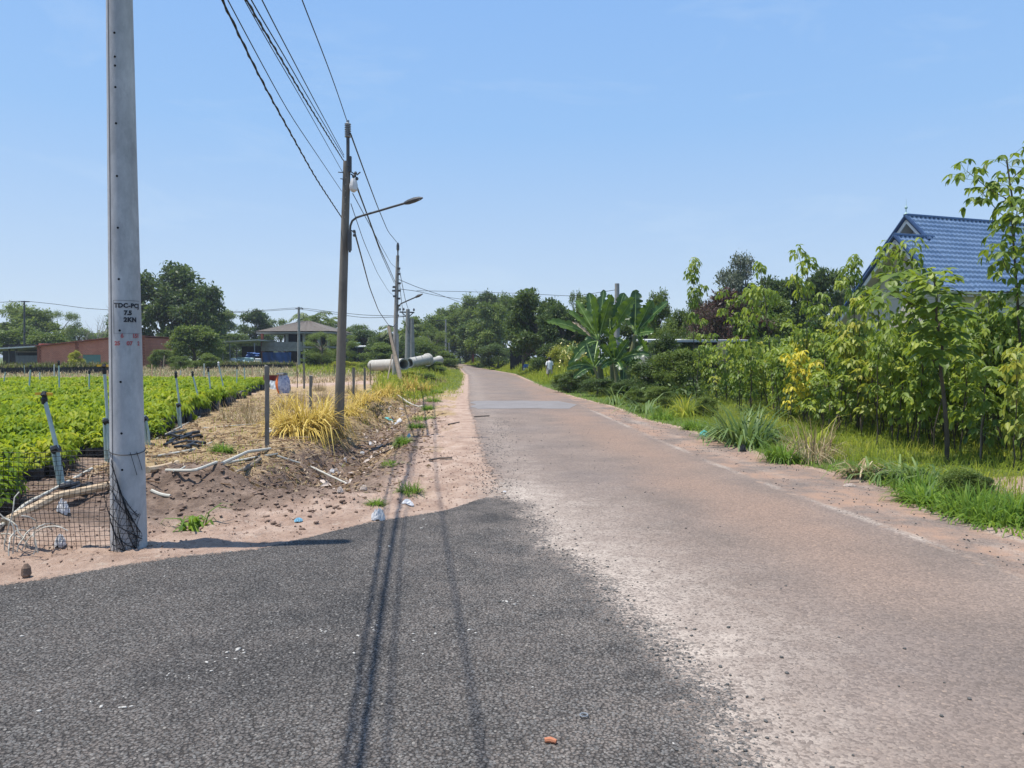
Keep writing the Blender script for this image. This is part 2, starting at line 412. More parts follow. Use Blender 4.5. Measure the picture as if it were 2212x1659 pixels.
    dst = math_(n, 'MULTIPLY', edge(C[0], 0.75, 0.95, noise(n, 3.2, 9, 0.8, P)), ramp(n, [(0.05, (0.15,)*3), (0.35, (0.8,)*3), (0.6, (1,1,1))], cell))
    c = mixc(n, dst, c, dust)
    c = mixc(n, isdark, c, dk)
    # relief
    anyroad = math_(n, 'MAXIMUM', isroad, math_(n, 'MAXIMUM', isdark, issh))
    hs = ramp(n, [(0.0, (1,1,1)), (0.5, (0.75,)*3), (1.0, (0,0,0))], st)
    hr = math_(n, 'MULTIPLY', math_(n, 'ADD', hs, math_(n, 'MULTIPLY', cell, 0.8)), math_(n, 'ADD', 0.35, math_(n, 'MULTIPLY', isdark, 0.85)))
    he = math_(n, 'ADD', math_(n, 'MULTIPLY', noise(n, 22, 6, 0.75, P), 3.0), math_(n, 'MULTIPLY', clod, 0.8))
    mh = n.nodes.new('ShaderNodeMix'); n.links.new(anyroad, mh.inputs[0]); n.links.new(he, mh.inputs[2]); n.links.new(hr, mh.inputs[3])
    nr = bump(n, mh.outputs[0], 1.0, 0.013)
    princ(n, out, c, 0.86, nr, spec=0.3)
    return m
def grow(a, b, d0, k):
    r = [a]; d = d0; s = 1 if b > a else -1
    while (b-r[-1])*s > 0: r.append(r[-1]+s*d); d *= k
    return r
gx = sorted(set(grow(-6.2, -2500, 0.07, 1.06) + list(np.arange(-6.2, 5.01, 0.045)) + grow(5.0, 2500, 0.06, 1.06)))
gy = sorted(set([-60,-30,-15,-8,-4,-2,-1,0,0.8,1.4,1.9,2.2,2.4] + list(np.arange(2.5, 5, 0.05)) + grow(5, 60, 0.05, 1.011) + grow(61, 3000, 0.8, 1.03)))
gx = np.array(gx); gy = np.array(gy)
X, Y = np.meshgrid(gx, gy); X = X.ravel(); Y = Y.ravel()
main, dark, should = masks(X, Y); Z = H0(X, Y)
dd, ddep, dside = ditch(X, Y)
near = (np.abs(X) < 30) & (Y < 90) & (Y > 0)
hard = np.maximum(np.maximum(main, dark), should)
soft = ss(-hard, 0.02, 0.5)
nz1 = fbm(X*1.6, Y*1.6, 3, 5); nz2 = fbm(X*7, Y*7, 11, 4); nz3 = fbm(X*0.5, Y*0.5, 23, 4)
fe, fi = field_e(X, Y)
infield = ss(fi, -0.25, 0.15)*ss(fe, -8, -6)*(1-ss(fe, 33, 35))
leftz = ss(xl(Y)-X, 0.1, 0.6)*ss(Y-ye(X), 0.05, 0.5)
rough = soft*(0.35+0.65*leftz)*(1-infield*0.6)
Z = Z + near*rough*((nz1-0.5)*0.13 + (nz2-0.5)*0.10*np.where(leftz > 0.5, 1, 0.5))
bank = np.exp(-((dd-0.2)/0.9)**2)*(ddep > 0.02)*leftz
Z = Z + near*bank*(fbm(X*3.5, Y*3.5, 31, 5)-0.5)*0.30
heap = np.exp(-(((X+3.6)/1.5)**2+((Y-8.9)/1.1)**2))*leftz
Z = Z + near*heap*((fbm(X*5, Y*5, 33, 4)-0.5)*0.20 + (fbm(X*14, Y*14, 35, 3)-0.5)*0.09)
Z = np.where((Y > 90) | (np.abs(X) > 30), Z-0.0, Z)
# colour masks (what covers the earth where)
brownm = np.clip(leftz*(0.20+0.35*(fbm(X*1.2, Y*1.2, 301, 4)-.4) + 0.75*bank + 0.9*np.exp(-(((X+3.7)/1.5)**2+((Y-9.0)/1.1)**2)) + 0.55*np.exp(-(((X+4.6)/1.3)**2+((Y-7.4)/0.8)**2)) + 0.5*infield), 0, 1)
brownm *= ss(Y-ye(X), 0.25, 0.8)
plate = leftz*ss(-(X+2.9), 0.1, 0.9)*ss(Y, 9.2, 10.6)
straw = np.clip(plate*(0.35+0.75*nz3)*(1-infield) + 0.25*bank*(nz3 > .5), 0, 1)*(1-ss(Y, 44, 50)*0.5)
pathred = np.exp(-((fe-35.5)/2.2)**2)*(X < -6)
straw = np.maximum(straw, leftz*ss(Y, 10, 15)*np.clip(1.7*fbm(X*1.3, Y*0.9, 401, 5)-0.45, 0, 1)*ss(xl(Y)-X, 0.15, 0.5)); straw = straw*(1-pathred); brownm = brownm*(1-pathred)
rightg = ss(X-xs_(Y), 0.02, 0.30)
bare = np.exp(-(((X-7.0)/1.5)**2 + ((Y-9.4)/0.8)**2))*rightg
greenm = np.clip(rightg*(1-1.3*bare), 0, 1)
greenm = np.maximum(greenm, 0.8*ss(Y, 26, 34)*ss(xl(Y)-X, 0.6, 1.6)*ss(X, -9, -5)*(nz3 > 0.0)*(0.35+nz3))
greenm = np.maximum(greenm, 0.8*ss(Y, 30, 42)*ss(xl(Y)-X, 0.15, 0.7)*ss(X+0.12*Y, -4, -1.5)); greenm = np.maximum(greenm, 0.75*ss(Y, 48, 60)*ss(xl(Y)-X, 0.3, 1.2))
greenm = greenm*(1-pathred)
straw = np.maximum(straw, rightg*0.25)
dustm = np.exp(-np.clip(-dark, 0, 9)/0.75)*ss(Y, 1, 2)*(X > -0.2)*0.80
dustm = np.maximum(dustm, 0.75*np.exp(-(((X-0.05)/0.55)**2+((Y-8.8)/1.4)**2)))
dustm = np.maximum(dustm, 0.30*np.exp(-((X-(xl(Y)+0.35))/0.5)**2)*(Y > 8))
streak = np.exp(-((X-xr(Y)+0.02)/0.085)**2)*(Y > 2)*(Y < 24)*0.72
streak = np.maximum(streak, np.exp(-((X-xs_(Y)+0.16)/0.12)**2)*(Y < 9.5)*0.66)
streak = 0.85*streak*np.clip(-0.35+2.2*fbm(X*1.5, Y*0.9, 201, 4), 0, 1.1); streak = np.maximum(streak, 0.62*np.exp(-((X-xr(Y)-0.45)/0.25)**2)*(fbm(X, Y*0.8, 205, 3))*(Y < 25)); dustm = np.maximum(dustm, streak); dustm = dustm+0.16*np.exp(-((X-(xl(Y)+1.1))/0.9)**2)*(Y > 4)
orange = np.exp(-((X-(xr(Y)-0.9+0.5*(fbm(X*0+1, Y*0.6, 211, 2)-.5)))/0.95)**2)*(0.36+0.42*fbm(X*0.6, Y*0.35, 207, 3))*ss(Y, 3.2, 6)*ss(70-Y, 0, 30) + 0.5*np.exp(-((X-xs_(Y)+0.1)/0.25)**2)
one = np.ones_like(X)
ma = np.stack([0.5+np.clip(main, -1, 1)*0.5, 0.5+np.clip(dark, -1, 1)*0.5, 0.5+np.clip(should, -1, 1)*0.5, one], 1)
mb = np.stack([greenm, straw, brownm, one], 1)
mc = np.stack([dustm, np.clip(orange, 0, 1), np.exp(-np.clip(xb(Y)-X, 0, 9)/0.75)*(dark > -0.5)*0.8 + 0.12, one], 1)
nx, ny = len(gx), len(gy)
ii, jj = np.meshgrid(np.arange(nx-1), np.arange(ny-1)); q = (jj*nx+ii).ravel()
FQ = np.stack([q, q+1, q+1+nx, q+nx], 1)
TM = terrain_material()
fm = main[FQ].mean(1); fd = dark[FQ].mean(1); fs = should[FQ].mean(1)
def sheet(name, sel, lift):
    used = np.unique(FQ[sel]); idx = np.full(len(X), -1); idx[used] = np.arange(len(used))
    v = np.stack([X[used], Y[used], Z[used]+lift], 1)
    me = npmesh(name, v, idx[FQ[sel]], True, None, {'ma': ma[used], 'mb': mb[used], 'mc': mc[used]})
    return tag(link(name, me, TM), kind='structure')
insd = (fd > 0); inm = (fm > 0) & ~insd; ins = (fs > 0) & ~insd & ~inm
Zg = Z.copy(); Z = Zg - 0.03*ss(np.maximum(np.maximum(main, dark), should), 0.02, 0.2)
sheet('ground', np.ones(len(FQ), bool), 0)
Z = Zg
sheet('road', inm & (Y[FQ].mean(1) < 260), 0.006)
sheet('side_road', insd, 0.006)
sheet('road_shoulder', ins & (Y[FQ].mean(1) < 260), 0.006)
# heights of the finished surface, used to set everything else down on it
_Zgrid = Zg.reshape(ny, nx)
def H0(x, y):
    x = np.asarray(x, float); y = np.asarray(y, float)
    i = np.clip(np.searchsorted(gx, x)-1, 0, nx-2); j = np.clip(np.searchsorted(gy, y)-1, 0, ny-2)
    fx = (x-gx[i])/(gx[i+1]-gx[i]); fy_ = (y-gy[j])/(gy[j+1]-gy[j])
    return (_Zgrid[j,i]*(1-fx)+_Zgrid[j,i+1]*fx)*(1-fy_)+(_Zgrid[j+1,i]*(1-fx)+_Zgrid[j+1,i+1]*fx)*fy_
# smooth concrete patch across the road
mpatch = simple('patch_concrete', (0.225,0.205,0.19), (0.18,0.16,0.145), 1.5, 0.7, bs=0.15, bd=0.003, bscale=80)
yy = np.linspace(23.4, 27.6, 15); tt = np.linspace(0, 1, 30); pv = []
for i, y in enumerate(yy):
    a = xl(y)+0.12+0.1*math.sin(y*3); b = xr(y)-0.15-0.9*abs((y-25.5)/4)
    for t in tt: pv.append((a+(b-a)*t, y+0.25*math.sin(t*3)+0.05*math.sin(t*14), 0.012+0.035*math.sin(math.pi*i/14)**1.0*min(1, 6*t, 6*(1-t))))
pf = [(j*30+i, j*30+i+1, (j+1)*30+i+1, (j+1)*30+i) for j in range(14) for i in range(29)]
tag(link('road_patch', npmesh('road_patch', np.array(pv), np.array(pf), True), mpatch), kind='structure')

# ------------------------------------------------------------------ shared materials
M_conc = simple('concrete', (0.36,0.37,0.38), (0.26,0.27,0.28), 3, 0.85, bs=0.25, bd=0.004, bscale=60, c3=(0.46,0.46,0.45), stretch=(1,1,0.35))
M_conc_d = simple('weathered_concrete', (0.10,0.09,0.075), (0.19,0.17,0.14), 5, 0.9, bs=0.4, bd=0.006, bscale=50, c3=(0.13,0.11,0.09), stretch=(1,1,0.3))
M_conc_p = simple('pale_concrete', (0.34,0.33,0.30), (0.22,0.21,0.19), 4, 0.9, bs=0.3, bd=0.005)
M_post = simple('post_concrete', (0.13,0.125,0.11), (0.24,0.225,0.195), 9, 0.95, bs=0.6, bd=0.008, bscale=50, stretch=(1,1,0.4))
M_wood = simple('grey_wood', (0.15,0.12,0.09), (0.28,0.23,0.17), 8, 0.9, stretch=(3,3,0.3))
M_bamboo = simple('pale_wood', (0.42,0.29,0.17), (0.55,0.43,0.28), 8, 0.7, stretch=(2,2,0.6))
M_black = simple('black_plastic', (0.012,0.012,0.013), (0.022,0.022,0.024), 12, 0.45)
M_cable = simple('cable_sheath', (0.014,0.014,0.015), (0.02,0.02,0.02), 5, 0.6)
M_hole = simple('bolt_hole', (0.008,0.008,0.01), (0.012,0.012,0.012), 5, 0.9)
M_pvc = simple('pale_green_pipe', (0.42,0.52,0.50), (0.30,0.40,0.38), 6, 0.5, bs=0.1)
M_pvcw = simple('white_pipe', (0.62,0.60,0.52), (0.44,0.42,0.35), 7, 0.6, bs=0.2, c3=(0.52,0.50,0.42))
M_steel = simple('galvanised_steel', (0.32,0.34,0.35), (0.22,0.23,0.24), 9, 0.5, metal=0.4)
M_steel_d = simple('dark_steel', (0.06,0.065,0.07), (0.09,0.09,0.09), 9, 0.5, metal=0.3)
M_bagw = simple('white_bag', (0.72,0.72,0.72), (0.58,0.57,0.55), 9, 0.6)
M_litter_w = simple('pale_litter', (0.55,0.48,0.42), (0.42,0.33,0.26), 14, 0.8)
M_bark = simple('bark', (0.09,0.07,0.055), (0.17,0.14,0.115), 12, 0.95, bs=0.6, bd=0.02, stretch=(1,1,0.25))
M_bark_g = simple('sapling_bark', (0.055,0.045,0.032), (0.11,0.085,0.06), 20, 0.85, stretch=(1,1,0.2))
M_yellow = simple('yellow_plastic', (0.75,0.42,0.03), (0.6,0.33,0.03), 5, 0.5)
M_red = simple('red_paint', (0.62,0.07,0.04), (0.52,0.06,0.04), 5, 0.6)
M_blue = simple('blue_plastic', (0.03,0.13,0.38), (0.02,0.09,0.28), 5, 0.45)
M_tarp = simple('blue_tarp', (0.025,0.10,0.30), (0.015,0.06,0.20), 1.2, 0.5, bs=0.8, bd=0.1, bscale=2)
M_brick_plain = simple('red_brick_edge', (0.33,0.11,0.07), (0.24,0.08,0.055), 6, 0.9)
L_nursery = leafmat('nursery_leaf', [(0.0,(0.09,0.18,0.014)), (0.35,(0.20,0.31,0.02)), (0.75,(0.33,0.40,0.03)), (1.0,(0.48,0.46,0.04))], 0.48, 0.55, (0.55,0.62,0.03), objvar=0.05, spec=0.22)
L_rubber = leafmat('rubber_leaf', [(0.0,(0.065,0.115,0.018)), (0.4,(0.14,0.21,0.028)), (0.8,(0.26,0.33,0.045)), (1.0,(0.42,0.44,0.06))], 0.42, 0.45, (0.48,0.58,0.03), spec=0.32)
L_yel = leafmat('yellow_rubber_leaf', [(0.0,(0.55,0.46,0.03)), (1.0,(0.72,0.62,0.05))], 0.35, 0.5, (0.8,0.7,0.04))
L_yg = leafmat('yellow_green_rubber_leaf', [(0.0,(0.18,0.24,0.03)), (0.6,(0.32,0.34,0.04)), (1.0,(0.46,0.42,0.05))], 0.38, 0.5, (0.55,0.55,0.04))
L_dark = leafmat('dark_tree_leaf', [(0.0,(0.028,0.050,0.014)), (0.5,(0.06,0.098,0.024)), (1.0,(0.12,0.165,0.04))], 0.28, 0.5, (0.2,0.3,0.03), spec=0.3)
L_mid = leafmat('mid_tree_leaf', [(0.0,(0.05,0.085,0.018)), (0.5,(0.105,0.155,0.03)), (1.0,(0.18,0.225,0.045))], 0.33, 0.55, (0.3,0.4,0.03), spec=0.25)
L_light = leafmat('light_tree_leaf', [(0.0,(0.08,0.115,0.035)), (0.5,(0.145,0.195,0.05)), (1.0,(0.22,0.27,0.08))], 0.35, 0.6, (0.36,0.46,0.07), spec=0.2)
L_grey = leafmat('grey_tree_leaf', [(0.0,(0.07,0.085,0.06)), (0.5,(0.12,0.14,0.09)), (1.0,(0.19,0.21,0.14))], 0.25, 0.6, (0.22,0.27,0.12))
L_redd = leafmat('dark_red_leaf', [(0.0,(0.045,0.02,0.018)), (0.6,(0.085,0.04,0.03)), (1.0,(0.10,0.10,0.035))], 0.2, 0.5, (0.16,0.06,0.03))
L_ban = leafmat('banana_leaf', [(0.0,(0.018,0.052,0.016)), (0.5,(0.04,0.098,0.02)), (1.0,(0.13,0.21,0.03))], 0.34, 0.4, (0.30,0.46,0.03), spec=0.6, objvar=0.3)
L_brn = leafmat('dry_leaf', [(0.0,(0.16,0.09,0.05)), (0.5,(0.33,0.22,0.13)), (1.0,(0.50,0.40,0.27))], 0.2, 0.8, (0.4,0.28,0.12))
G_yel = leafmat('yellow_grass', [(0.0,(0.36,0.24,0.06)), (0.5,(0.58,0.42,0.09)), (1.0,(0.70,0.56,0.17))], 0.3, 0.7, (0.75,0.55,0.1))
G_dry = leafmat('dry_grass', [(0.0,(0.19,0.12,0.07)), (0.5,(0.36,0.26,0.14)), (1.0,(0.52,0.43,0.27))], 0.2, 0.8, (0.5,0.38,0.18))
G_grn = leafmat('green_grass', [(0.0,(0.06,0.12,0.018)), (0.5,(0.12,0.22,0.025)), (1.0,(0.21,0.30,0.04))], 0.38, 0.55, (0.32,0.5,0.03), spec=0.25)
G_yg = leafmat('yellow_green_grass', [(0.0,(0.13,0.19,0.022)), (0.5,(0.25,0.31,0.032)), (1.0,(0.42,0.40,0.06))], 0.38, 0.7, (0.50,0.54,0.05), spec=0.15)
G_blu = leafmat('broad_grass', [(0.0,(0.06,0.11,0.03)), (0.5,(0.12,0.19,0.05)), (1.0,(0.22,0.29,0.10))], 0.32, 0.5, (0.3,0.42,0.06), spec=0.3)
# ------------------------------------------------------------------ concrete pole beside the side road, with its lettering
def pole_shape(h, r0, r1, n=32): return [(r0+(r1-r0)*t, h*t) for t in np.linspace(0, 1, 12)]
base = G(279, 1183, 0.0); base.z = zg(base.x, base.y)-0.02
P1 = empty('utility_pole', 'tall pale concrete pole with stencilled lettering at the edge of the dark side road', 'utility pole', base, 0, rot=(R(0.0), R(-0.0), 0))
m, n, out = new_mat('pole_concrete')
v = coord(n); vz = scaled(n, v, (1,1,0.45))
c = ramp(n, [(0.3,(0.35,0.348,0.338)), (0.5,(0.47,0.465,0.45)), (0.7,(0.60,0.59,0.565))], noise(n, 5, 7, 0.7, vz))
c = mixc(n, math_(n,'MULTIPLY', ramp(n, [(0.5,(0,0,0)), (0.68,(1,1,1))], noise(n, 3, 6, 0.75, vz)), 0.6), c, (0.25,0.25,0.25))
princ(n, out, c, 0.85, bump(n, noise(n, 70, 5, 0.7, v), 0.35, 0.004)); M_pole = m
R0, R1, PH = 0.140, 0.083, 6.25
def prad(z): return R0+(R1-R0)*z/PH
MB().lathe(pole_shape(PH, R0, R1), 40).build('shaft', M_pole, P1, smooth=True)
ad = math.atan2(-base.y, -base.x)      # direction of the viewer side of the pole
def on_pole(s, z, out_=0.002):
    """s: metres along the surface to the right of the middle as seen from the road"""
    r = prad(z)+out_; a = ad + s/r
    return Vector((r*math.cos(a), r*math.sin(a), z))
def vz_at(v): return (PD(279, v, base.y).z - base.z)
for v in (82, 133, 152, 198, 275, 387, 497, 606, 715, 824, 933, 1010):
    z = vz_at(v)
    if z > PH: continue
    s = -0.042
    vv = []; holes = MB()
    for k in range(14):
        an = 2*math.pi*k/14; vv.append(on_pole(s+0.0095*math.cos(an), z+0.0095*math.sin(an), 0.0015))
    holes.add(vv, [tuple(range(14))[::-1]] )
    holes.build('bolt_hole', M_hole, P1)
def wrap_text(txt, size, s0, z0, mat, name, bold=0.0, space=1.0):
    cu = bpy.data.curves.new('t', 'FONT'); cu.body = txt; cu.size = size; cu.offset = bold; cu.space_character = space
    cu.align_x = 'LEFT'; cu.resolution_u = 4
    o = bpy.data.objects.new('t', cu); COL.objects.link(o); bpy.context.view_layer.update()
    me = bpy.data.meshes.new_from_object(o.evaluated_get(bpy.context.evaluated_depsgraph_get()))
    bm = bmesh.new(); bm.from_mesh(me); bmesh.ops.triangulate(bm, faces=bm.faces[:])
    bmesh.ops.subdivide_edges(bm, edges=[e for e in bm.edges if e.calc_length() > size*0.25], cuts=2)
    bm.to_mesh(me); bm.free()
    for vv in me.vertices: vv.co = on_pole(s0+vv.co.x, z0+vv.co.y, 0.003)
    COL.objects.unlink(o); bpy.data.objects.remove(o)
    return link(name, me, mat, P1)
M_ink = simple('black_ink', (0.02,0.022,0.028), (0.035,0.037,0.045), 30, 0.7)
M_ink_r = simple('red_ink', (0.50,0.12,0.12), (0.38,0.13,0.13), 40, 0.8)
px = base.y/F                                   # metres per picture unit at the pole
wrap_text('TDC-PCJ', 12.8*px, -0.083, vz_at(666), M_ink, 'stencil_letters', 0.0026, 1.10)
wrap_text('7.5', 12.8*px, -0.008, vz_at(681.5), M_ink, 'stencil_letters', 0.0030)
wrap_text('2KN', 12.8*px, -0.010, vz_at(696), M_ink, 'stencil_letters', 0.0030, 1.10)
wrap_text('6', 11.8*px, -0.036, vz_at(730), M_ink_r, 'red_numbers', 0.0022)
wrap_text('151', 11.8*px, 0.052, vz_at(730), M_ink_r, 'red_numbers', 0.0022, 0.9)
wrap_text('25', 11.8*px, -0.086, vz_at(746), M_ink_r, 'red_numbers', 0.0022)
wrap_text('07', 11.8*px, 0.008, vz_at(746), M_ink_r, 'red_numbers', 0.0022)
wrap_text('2', 11.8*px, 0.098, vz_at(746), M_ink_r, 'red_numbers', 0.0022)
M_line = simple('panel_line', (0.12,0.12,0.125), (0.16,0.16,0.165), 30, 0.8)
fr = MB(); zt, zb = vz_at(651), vz_at(721)
def strip(sa, sb, za, zb_, wd):
    k = max(2, int(abs(sb-sa)/0.01)+2)
    for i in range(k-1):
        a, b = sa+(sb-sa)*i/(k-1), sa+(sb-sa)*(i+1)/(k-1)
        if za == zb_: fr.add([on_pole(a, za-wd), on_pole(b, za-wd), on_pole(b, za+wd), on_pole(a, za+wd)], [(0,1,2,3)])
    if za != zb_: fr.add([on_pole(sa-wd, za), on_pole(sa+wd, za), on_pole(sa+wd, zb_), on_pole(sa-wd, zb_)], [(0,1,2,3)])
strip(-0.093, 0.13, zt, zt, 0.0016); strip(-0.093, 0.13, zb, zb, 0.001); strip(-0.093, -0.093, zb, zt, 0.0016)
fr.build('panel_frame', M_line, P1)
sm = MB()
for k in range(60):
    z0, z1 = PH*k/60, PH*(k+1)/60
    q4 = [on_pole(-prad(z)*0.98+ds, z, 0.0035-0.002*(abs(ds) > 0.004)) for z, ds in ((z0,-0.006),(z0,0.006),(z1,0.006),(z1,-0.006))]
    sm.add(q4, [(0,1,2,3)])
sm.build('mould_seam', M_line, P1)
# tie wire round the pole and the net hanging on it
ring = []
for k in range(41):
    a = 2*math.pi*k/40; z = vz_at(971)+0.03*math.sin(a-ad-math.pi/2+math.pi*0)
    r = prad(z)+0.006; ring.append((r*math.cos(a), r*math.sin(a), z))
tw = MB().tube(ring, 0.0035, 5, caps=False)
for s, dz in ((0.0, .55), (0.05, .45)):
    pts = [on_pole(0.02+s+0.05*t, vz_at(971)-0.01-dz*t*0.35, 0.008+0.01*math.sin(3*t)) for t in np.linspace(0, 1, 6)]
    tw.tube(pts, 0.0025, 4)
tie = tw.build('tie_wire', M_black); tie.location = base; tag(tie, 'black wire tied in a loop round the lettered concrete pole', 'wire')

# black plastic mesh fence
def net_strand(pts, r=0.0025): return tubev(pts, r, 3)
acc = Acc()
xs0, xs1 = -8.2, base.x-0.10
cell = 0.041; ny_ = 21; ylin = lambda x: base.y - 0.02 + (x-base.x)*-0.02
def npnt(x, h):
    lean = 0.05*h*math.sin(x*1.7) + 0.03*math.sin(x*4+h*3)
    k = ss(x, xs1-0.5, xs1); 
    z = h + 0.012*math.sin(x*5)*h + 0.018*math.sin(x*2.3+1) - 0.04*float(k)*h*0.5
    return (x+0.012*math.sin(h*9+x*3), ylin(x)+lean, zg(x, ylin(x))*0+0.0+z)
nxn = int((xs1-xs0)/cell)
for i in range(nxn+1):
    x = xs0 + (xs1-xs0)*i/nxn
    v_, f_ = net_strand([npnt(x, h) for h in np.linspace(0.0, ny_*cell-0.03, 11)]); acc.add(v_, f_)
for j in range(ny_+1):
    h = (ny_*cell-0.03)*j/ny_
    v_, f_ = net_strand([npnt(x, h) for x in np.linspace(xs0, xs1, 70)]); acc.add(v_, f_)
NF = empty('mesh_fence', 'black plastic mesh fence stretched in front of the seedlings, ending at the lettered pole', 'net fence', (0,0,0.0))
link('net_panel', acc.mesh('net_panel'), M_black, NF)
acc = Acc()                                      # the crumpled end wrapped round the pole
def crum(a, h):
    """a 0..1 round the pole from the left, h 0..1 up"""
    z = h*0.80*(1-0.62*a**0.8)
    s = -0.165 + a*0.245
    o = 0.012+0.03*math.sin(9*a+7*h)**2*(1-0.5*a)+0.012*math.sin(23*h+11*a)
    s2 = s + 0.03*math.sin(8*h+5*a)
    if s2 < -0.13:
        q = on_pole(-0.13, max(z, 0.01), o); tdir = Vector((-1, 0, 0)); q = q + tdir*(-0.13-s2)
    else: q = on_pole(s2, max(z, 0.01), o)
    return q
for i in range(17):
    a = i/16; v_, f_ = net_strand([crum(a+0.05*math.sin(6*h+i), h) for h in np.linspace(0, 1, 22)], 0.0022); acc.add(v_, f_)
for j in range(24):
    h = j/23; v_, f_ = net_strand([crum(a, min(1, max(0, h+0.05*math.sin(7*a+j*1.3)))) for a in np.linspace(0, 1, 18)], 0.0022); acc.add(v_, f_)
for j in range(7):
    v_, f_ = net_strand([crum(min(1, 0.25+0.75*t+0.03*math.sin(j+9*t)), 1-t*0.9-0.02*j) for t in np.linspace(0, 1, 20)], 0.003); acc.add(v_, f_)
cr = link('crumpled_net', acc.mesh('crumpled_net'), M_black, NF); cr.location = base
kb = MB().tube([(-4.72, ylin(-4.72)+0.05, -0.2), (-4.73, ylin(-4.7)+0.05, 0.5), (-4.76, ylin(-4.7)+0.06, 0.95)], 0.028, 10)
kb.build('stake', M_pvc, NF)

# ------------------------------------------------------------------ lamp pole
b2 = GT(731, 935); b2.z -= 0.05; LY = b2.y
P2 = empty('lamp_pole', 'dark weathered concrete pole with a street lamp arm, leaning beside the ditch', 'utility pole', b2)
def L2(u, v, dy=0.0): return PD(u, v, LY+dy) - b2
top2 = L2(749.5, 338); r0 = 0.102; r1 = 0.074
MB().tube([Vector((0,0,-0.1))+top2*t for t in np.linspace(0, 1, 8)], np.linspace(r0, r1, 8), 20).build('shaft', M_conc_d, P2, smooth=True)
MB().tube([L2(751.8, 360, -0.05), L2(751.5, 275, -0.05)], 0.034, 10).bar(L2(755.5, 338, -0.03), L2(755.5, 372, -0.03), 0.07).build('steel_extension', M_steel_d, P2)
prof = []
z = 0
for k in range(8): prof += [(0.045, z), (0.068, z+0.012), (0.045, z+0.024)]; z += 0.036
ins_ = MB().lathe(prof+[(0.03, z), (0.03, z+0.05)], 16, c=L2(751.5, 297, -0.05)).build('insulator', M_steel, P2, smooth=False)
arm = [L2(755.5, 545, -0.1), L2(756, 500, -0.1), L2(757, 487, -0.1), L2(761, 477, -0.12), L2(770, 470, -0.15), L2(785, 465, -0.2), L2(815, 456.5, -0.3), L2(850, 446, -0.4), L2(880, 437.5, -0.5)]
am = MB().tube(arm, 0.022, 10).bar(L2(755.5, 500, -0.09), L2(755.5, 541, -0.09), 0.07)
am.build('lamp_arm', M_steel_d, P2, smooth=True)
hd = MB().tube([L2(874, 439, -0.48), L2(882, 436.5, -0.5), L2(895, 432, -0.53), L2(906, 429, -0.57), L2(913, 427.5, -0.6)], [0.03, 0.05, 0.055, 0.04, 0.015], 8)
hd = hd.build('lamp_head', M_steel_d, P2, smooth=True)
M_lens = simple('lamp_lens', (0.6,0.62,0.62), (0.5,0.5,0.5), 5, 0.3)
MB().bar(L2(894, 434, -0.54), L2(908, 430, -0.58), 0.05, 0.03).build('lens', M_lens, hd)
cb = MB().tube([L2(764, 386, -0.1), L2(764, 400, -0.1), L2(763.5, 410, -0.1), L2(762, 415, -0.1)], [0.05, 0.085, 0.08, 0.03], 8).build('wrapped_joint', M_bagw, P2, smooth=True)
for (u0, v0, u1, v1) in ((731, 372, 742, 373), (736, 386, 742, 387), (771, 378, 778, 372), (758, 376, 770, 383), (760, 372, 768, 378)): MB().bar(L2(u0, v0), L2(u1, v1, -0.15), 0.018).build('bracket', M_steel_d, P2)
for (u, v) in ((768, 374), (766, 380), (771, 386), (765, 500), (765.5, 508)): MB().lathe([(0.02,-0.03),(0.035,0),(0.02,0.03)], 8, c=L2(u, v, -0.1)).build('clamp', M_steel_d, P2)
MB().bar(L2(756, 496), L2(768, 503, -0.1), 0.02).build('bracket', M_steel_d, P2)
for i, v in enumerate(range(385, 480, 14)):
    t = (935-v)/(935-338.0); c_ = top2*t; r = r0+(r1-r0)*t
    hl = MB(); hl.lathe([(0.012, -0.001), (0.012, 0.004)], 8, c=c_+Vector((0.01, -r, 0)), M=Matrix.Rotation(R(90), 3, 'X')); hl.build('bolt_hole', M_conc_p, P2)

# ------------------------------------------------------------------ farther poles
b3 = PD(852, 815, 48)
P3 = empty('lamp_pole', 'distant grey concrete pole with a small lamp arm beside the concrete pipes', 'utility pole', b3)
def L3(u, v, dy=0.0): return PD(u, v, 48+dy) - b3
MB().tube([L3(852, 822), L3(855.5, 680), L3(859, 552)], [0.155, 0.135, 0.10], 16).build('shaft', M_conc_p, P3, smooth=True)
MB().tube([L3(859.5, 565, -0.1), L3(859.5, 527, -0.1)], 0.045, 8).lathe([(0.05,0),(0.09,0.1),(0.09,0.35),(0.05,0.5)], 10, c=L3(859.5, 542, -0.1)).build('insulator', M_steel_d, P3)
a3 = MB().tube([L3(860, 672, -0.1), L3(860.5, 662, -0.1), L3(866, 656, -0.3), L3(885, 647.5, -0.6), L3(900, 641, -0.9)], 0.04, 8).build('lamp_arm', M_steel_d, P3)
MB().tube([L3(898, 642, -0.9), L3(905, 638.5, -1.0), L3(913, 635, -1.1)], [0.06, 0.09, 0.03], 6).build('lamp_head', M_steel_d, P3)
for (u, v) in ((862, 580), (862.5, 592), (863, 612), (851, 620), (850, 628), (863, 628), (852, 640), (862, 645), (862, 660)): MB().box(L3(u, v, -0.12), (0.16, 0.1, 0.12)).build('clamp', M_steel_d, P3)
MB().bar(L3(848, 622), L3(858, 618), 0.05).build('bracket', M_steel_d, P3); MB().box(L3(859, 755, -0.2), (0.14, 0.1, 2.0)).build('meter_duct', M_steel, P3)
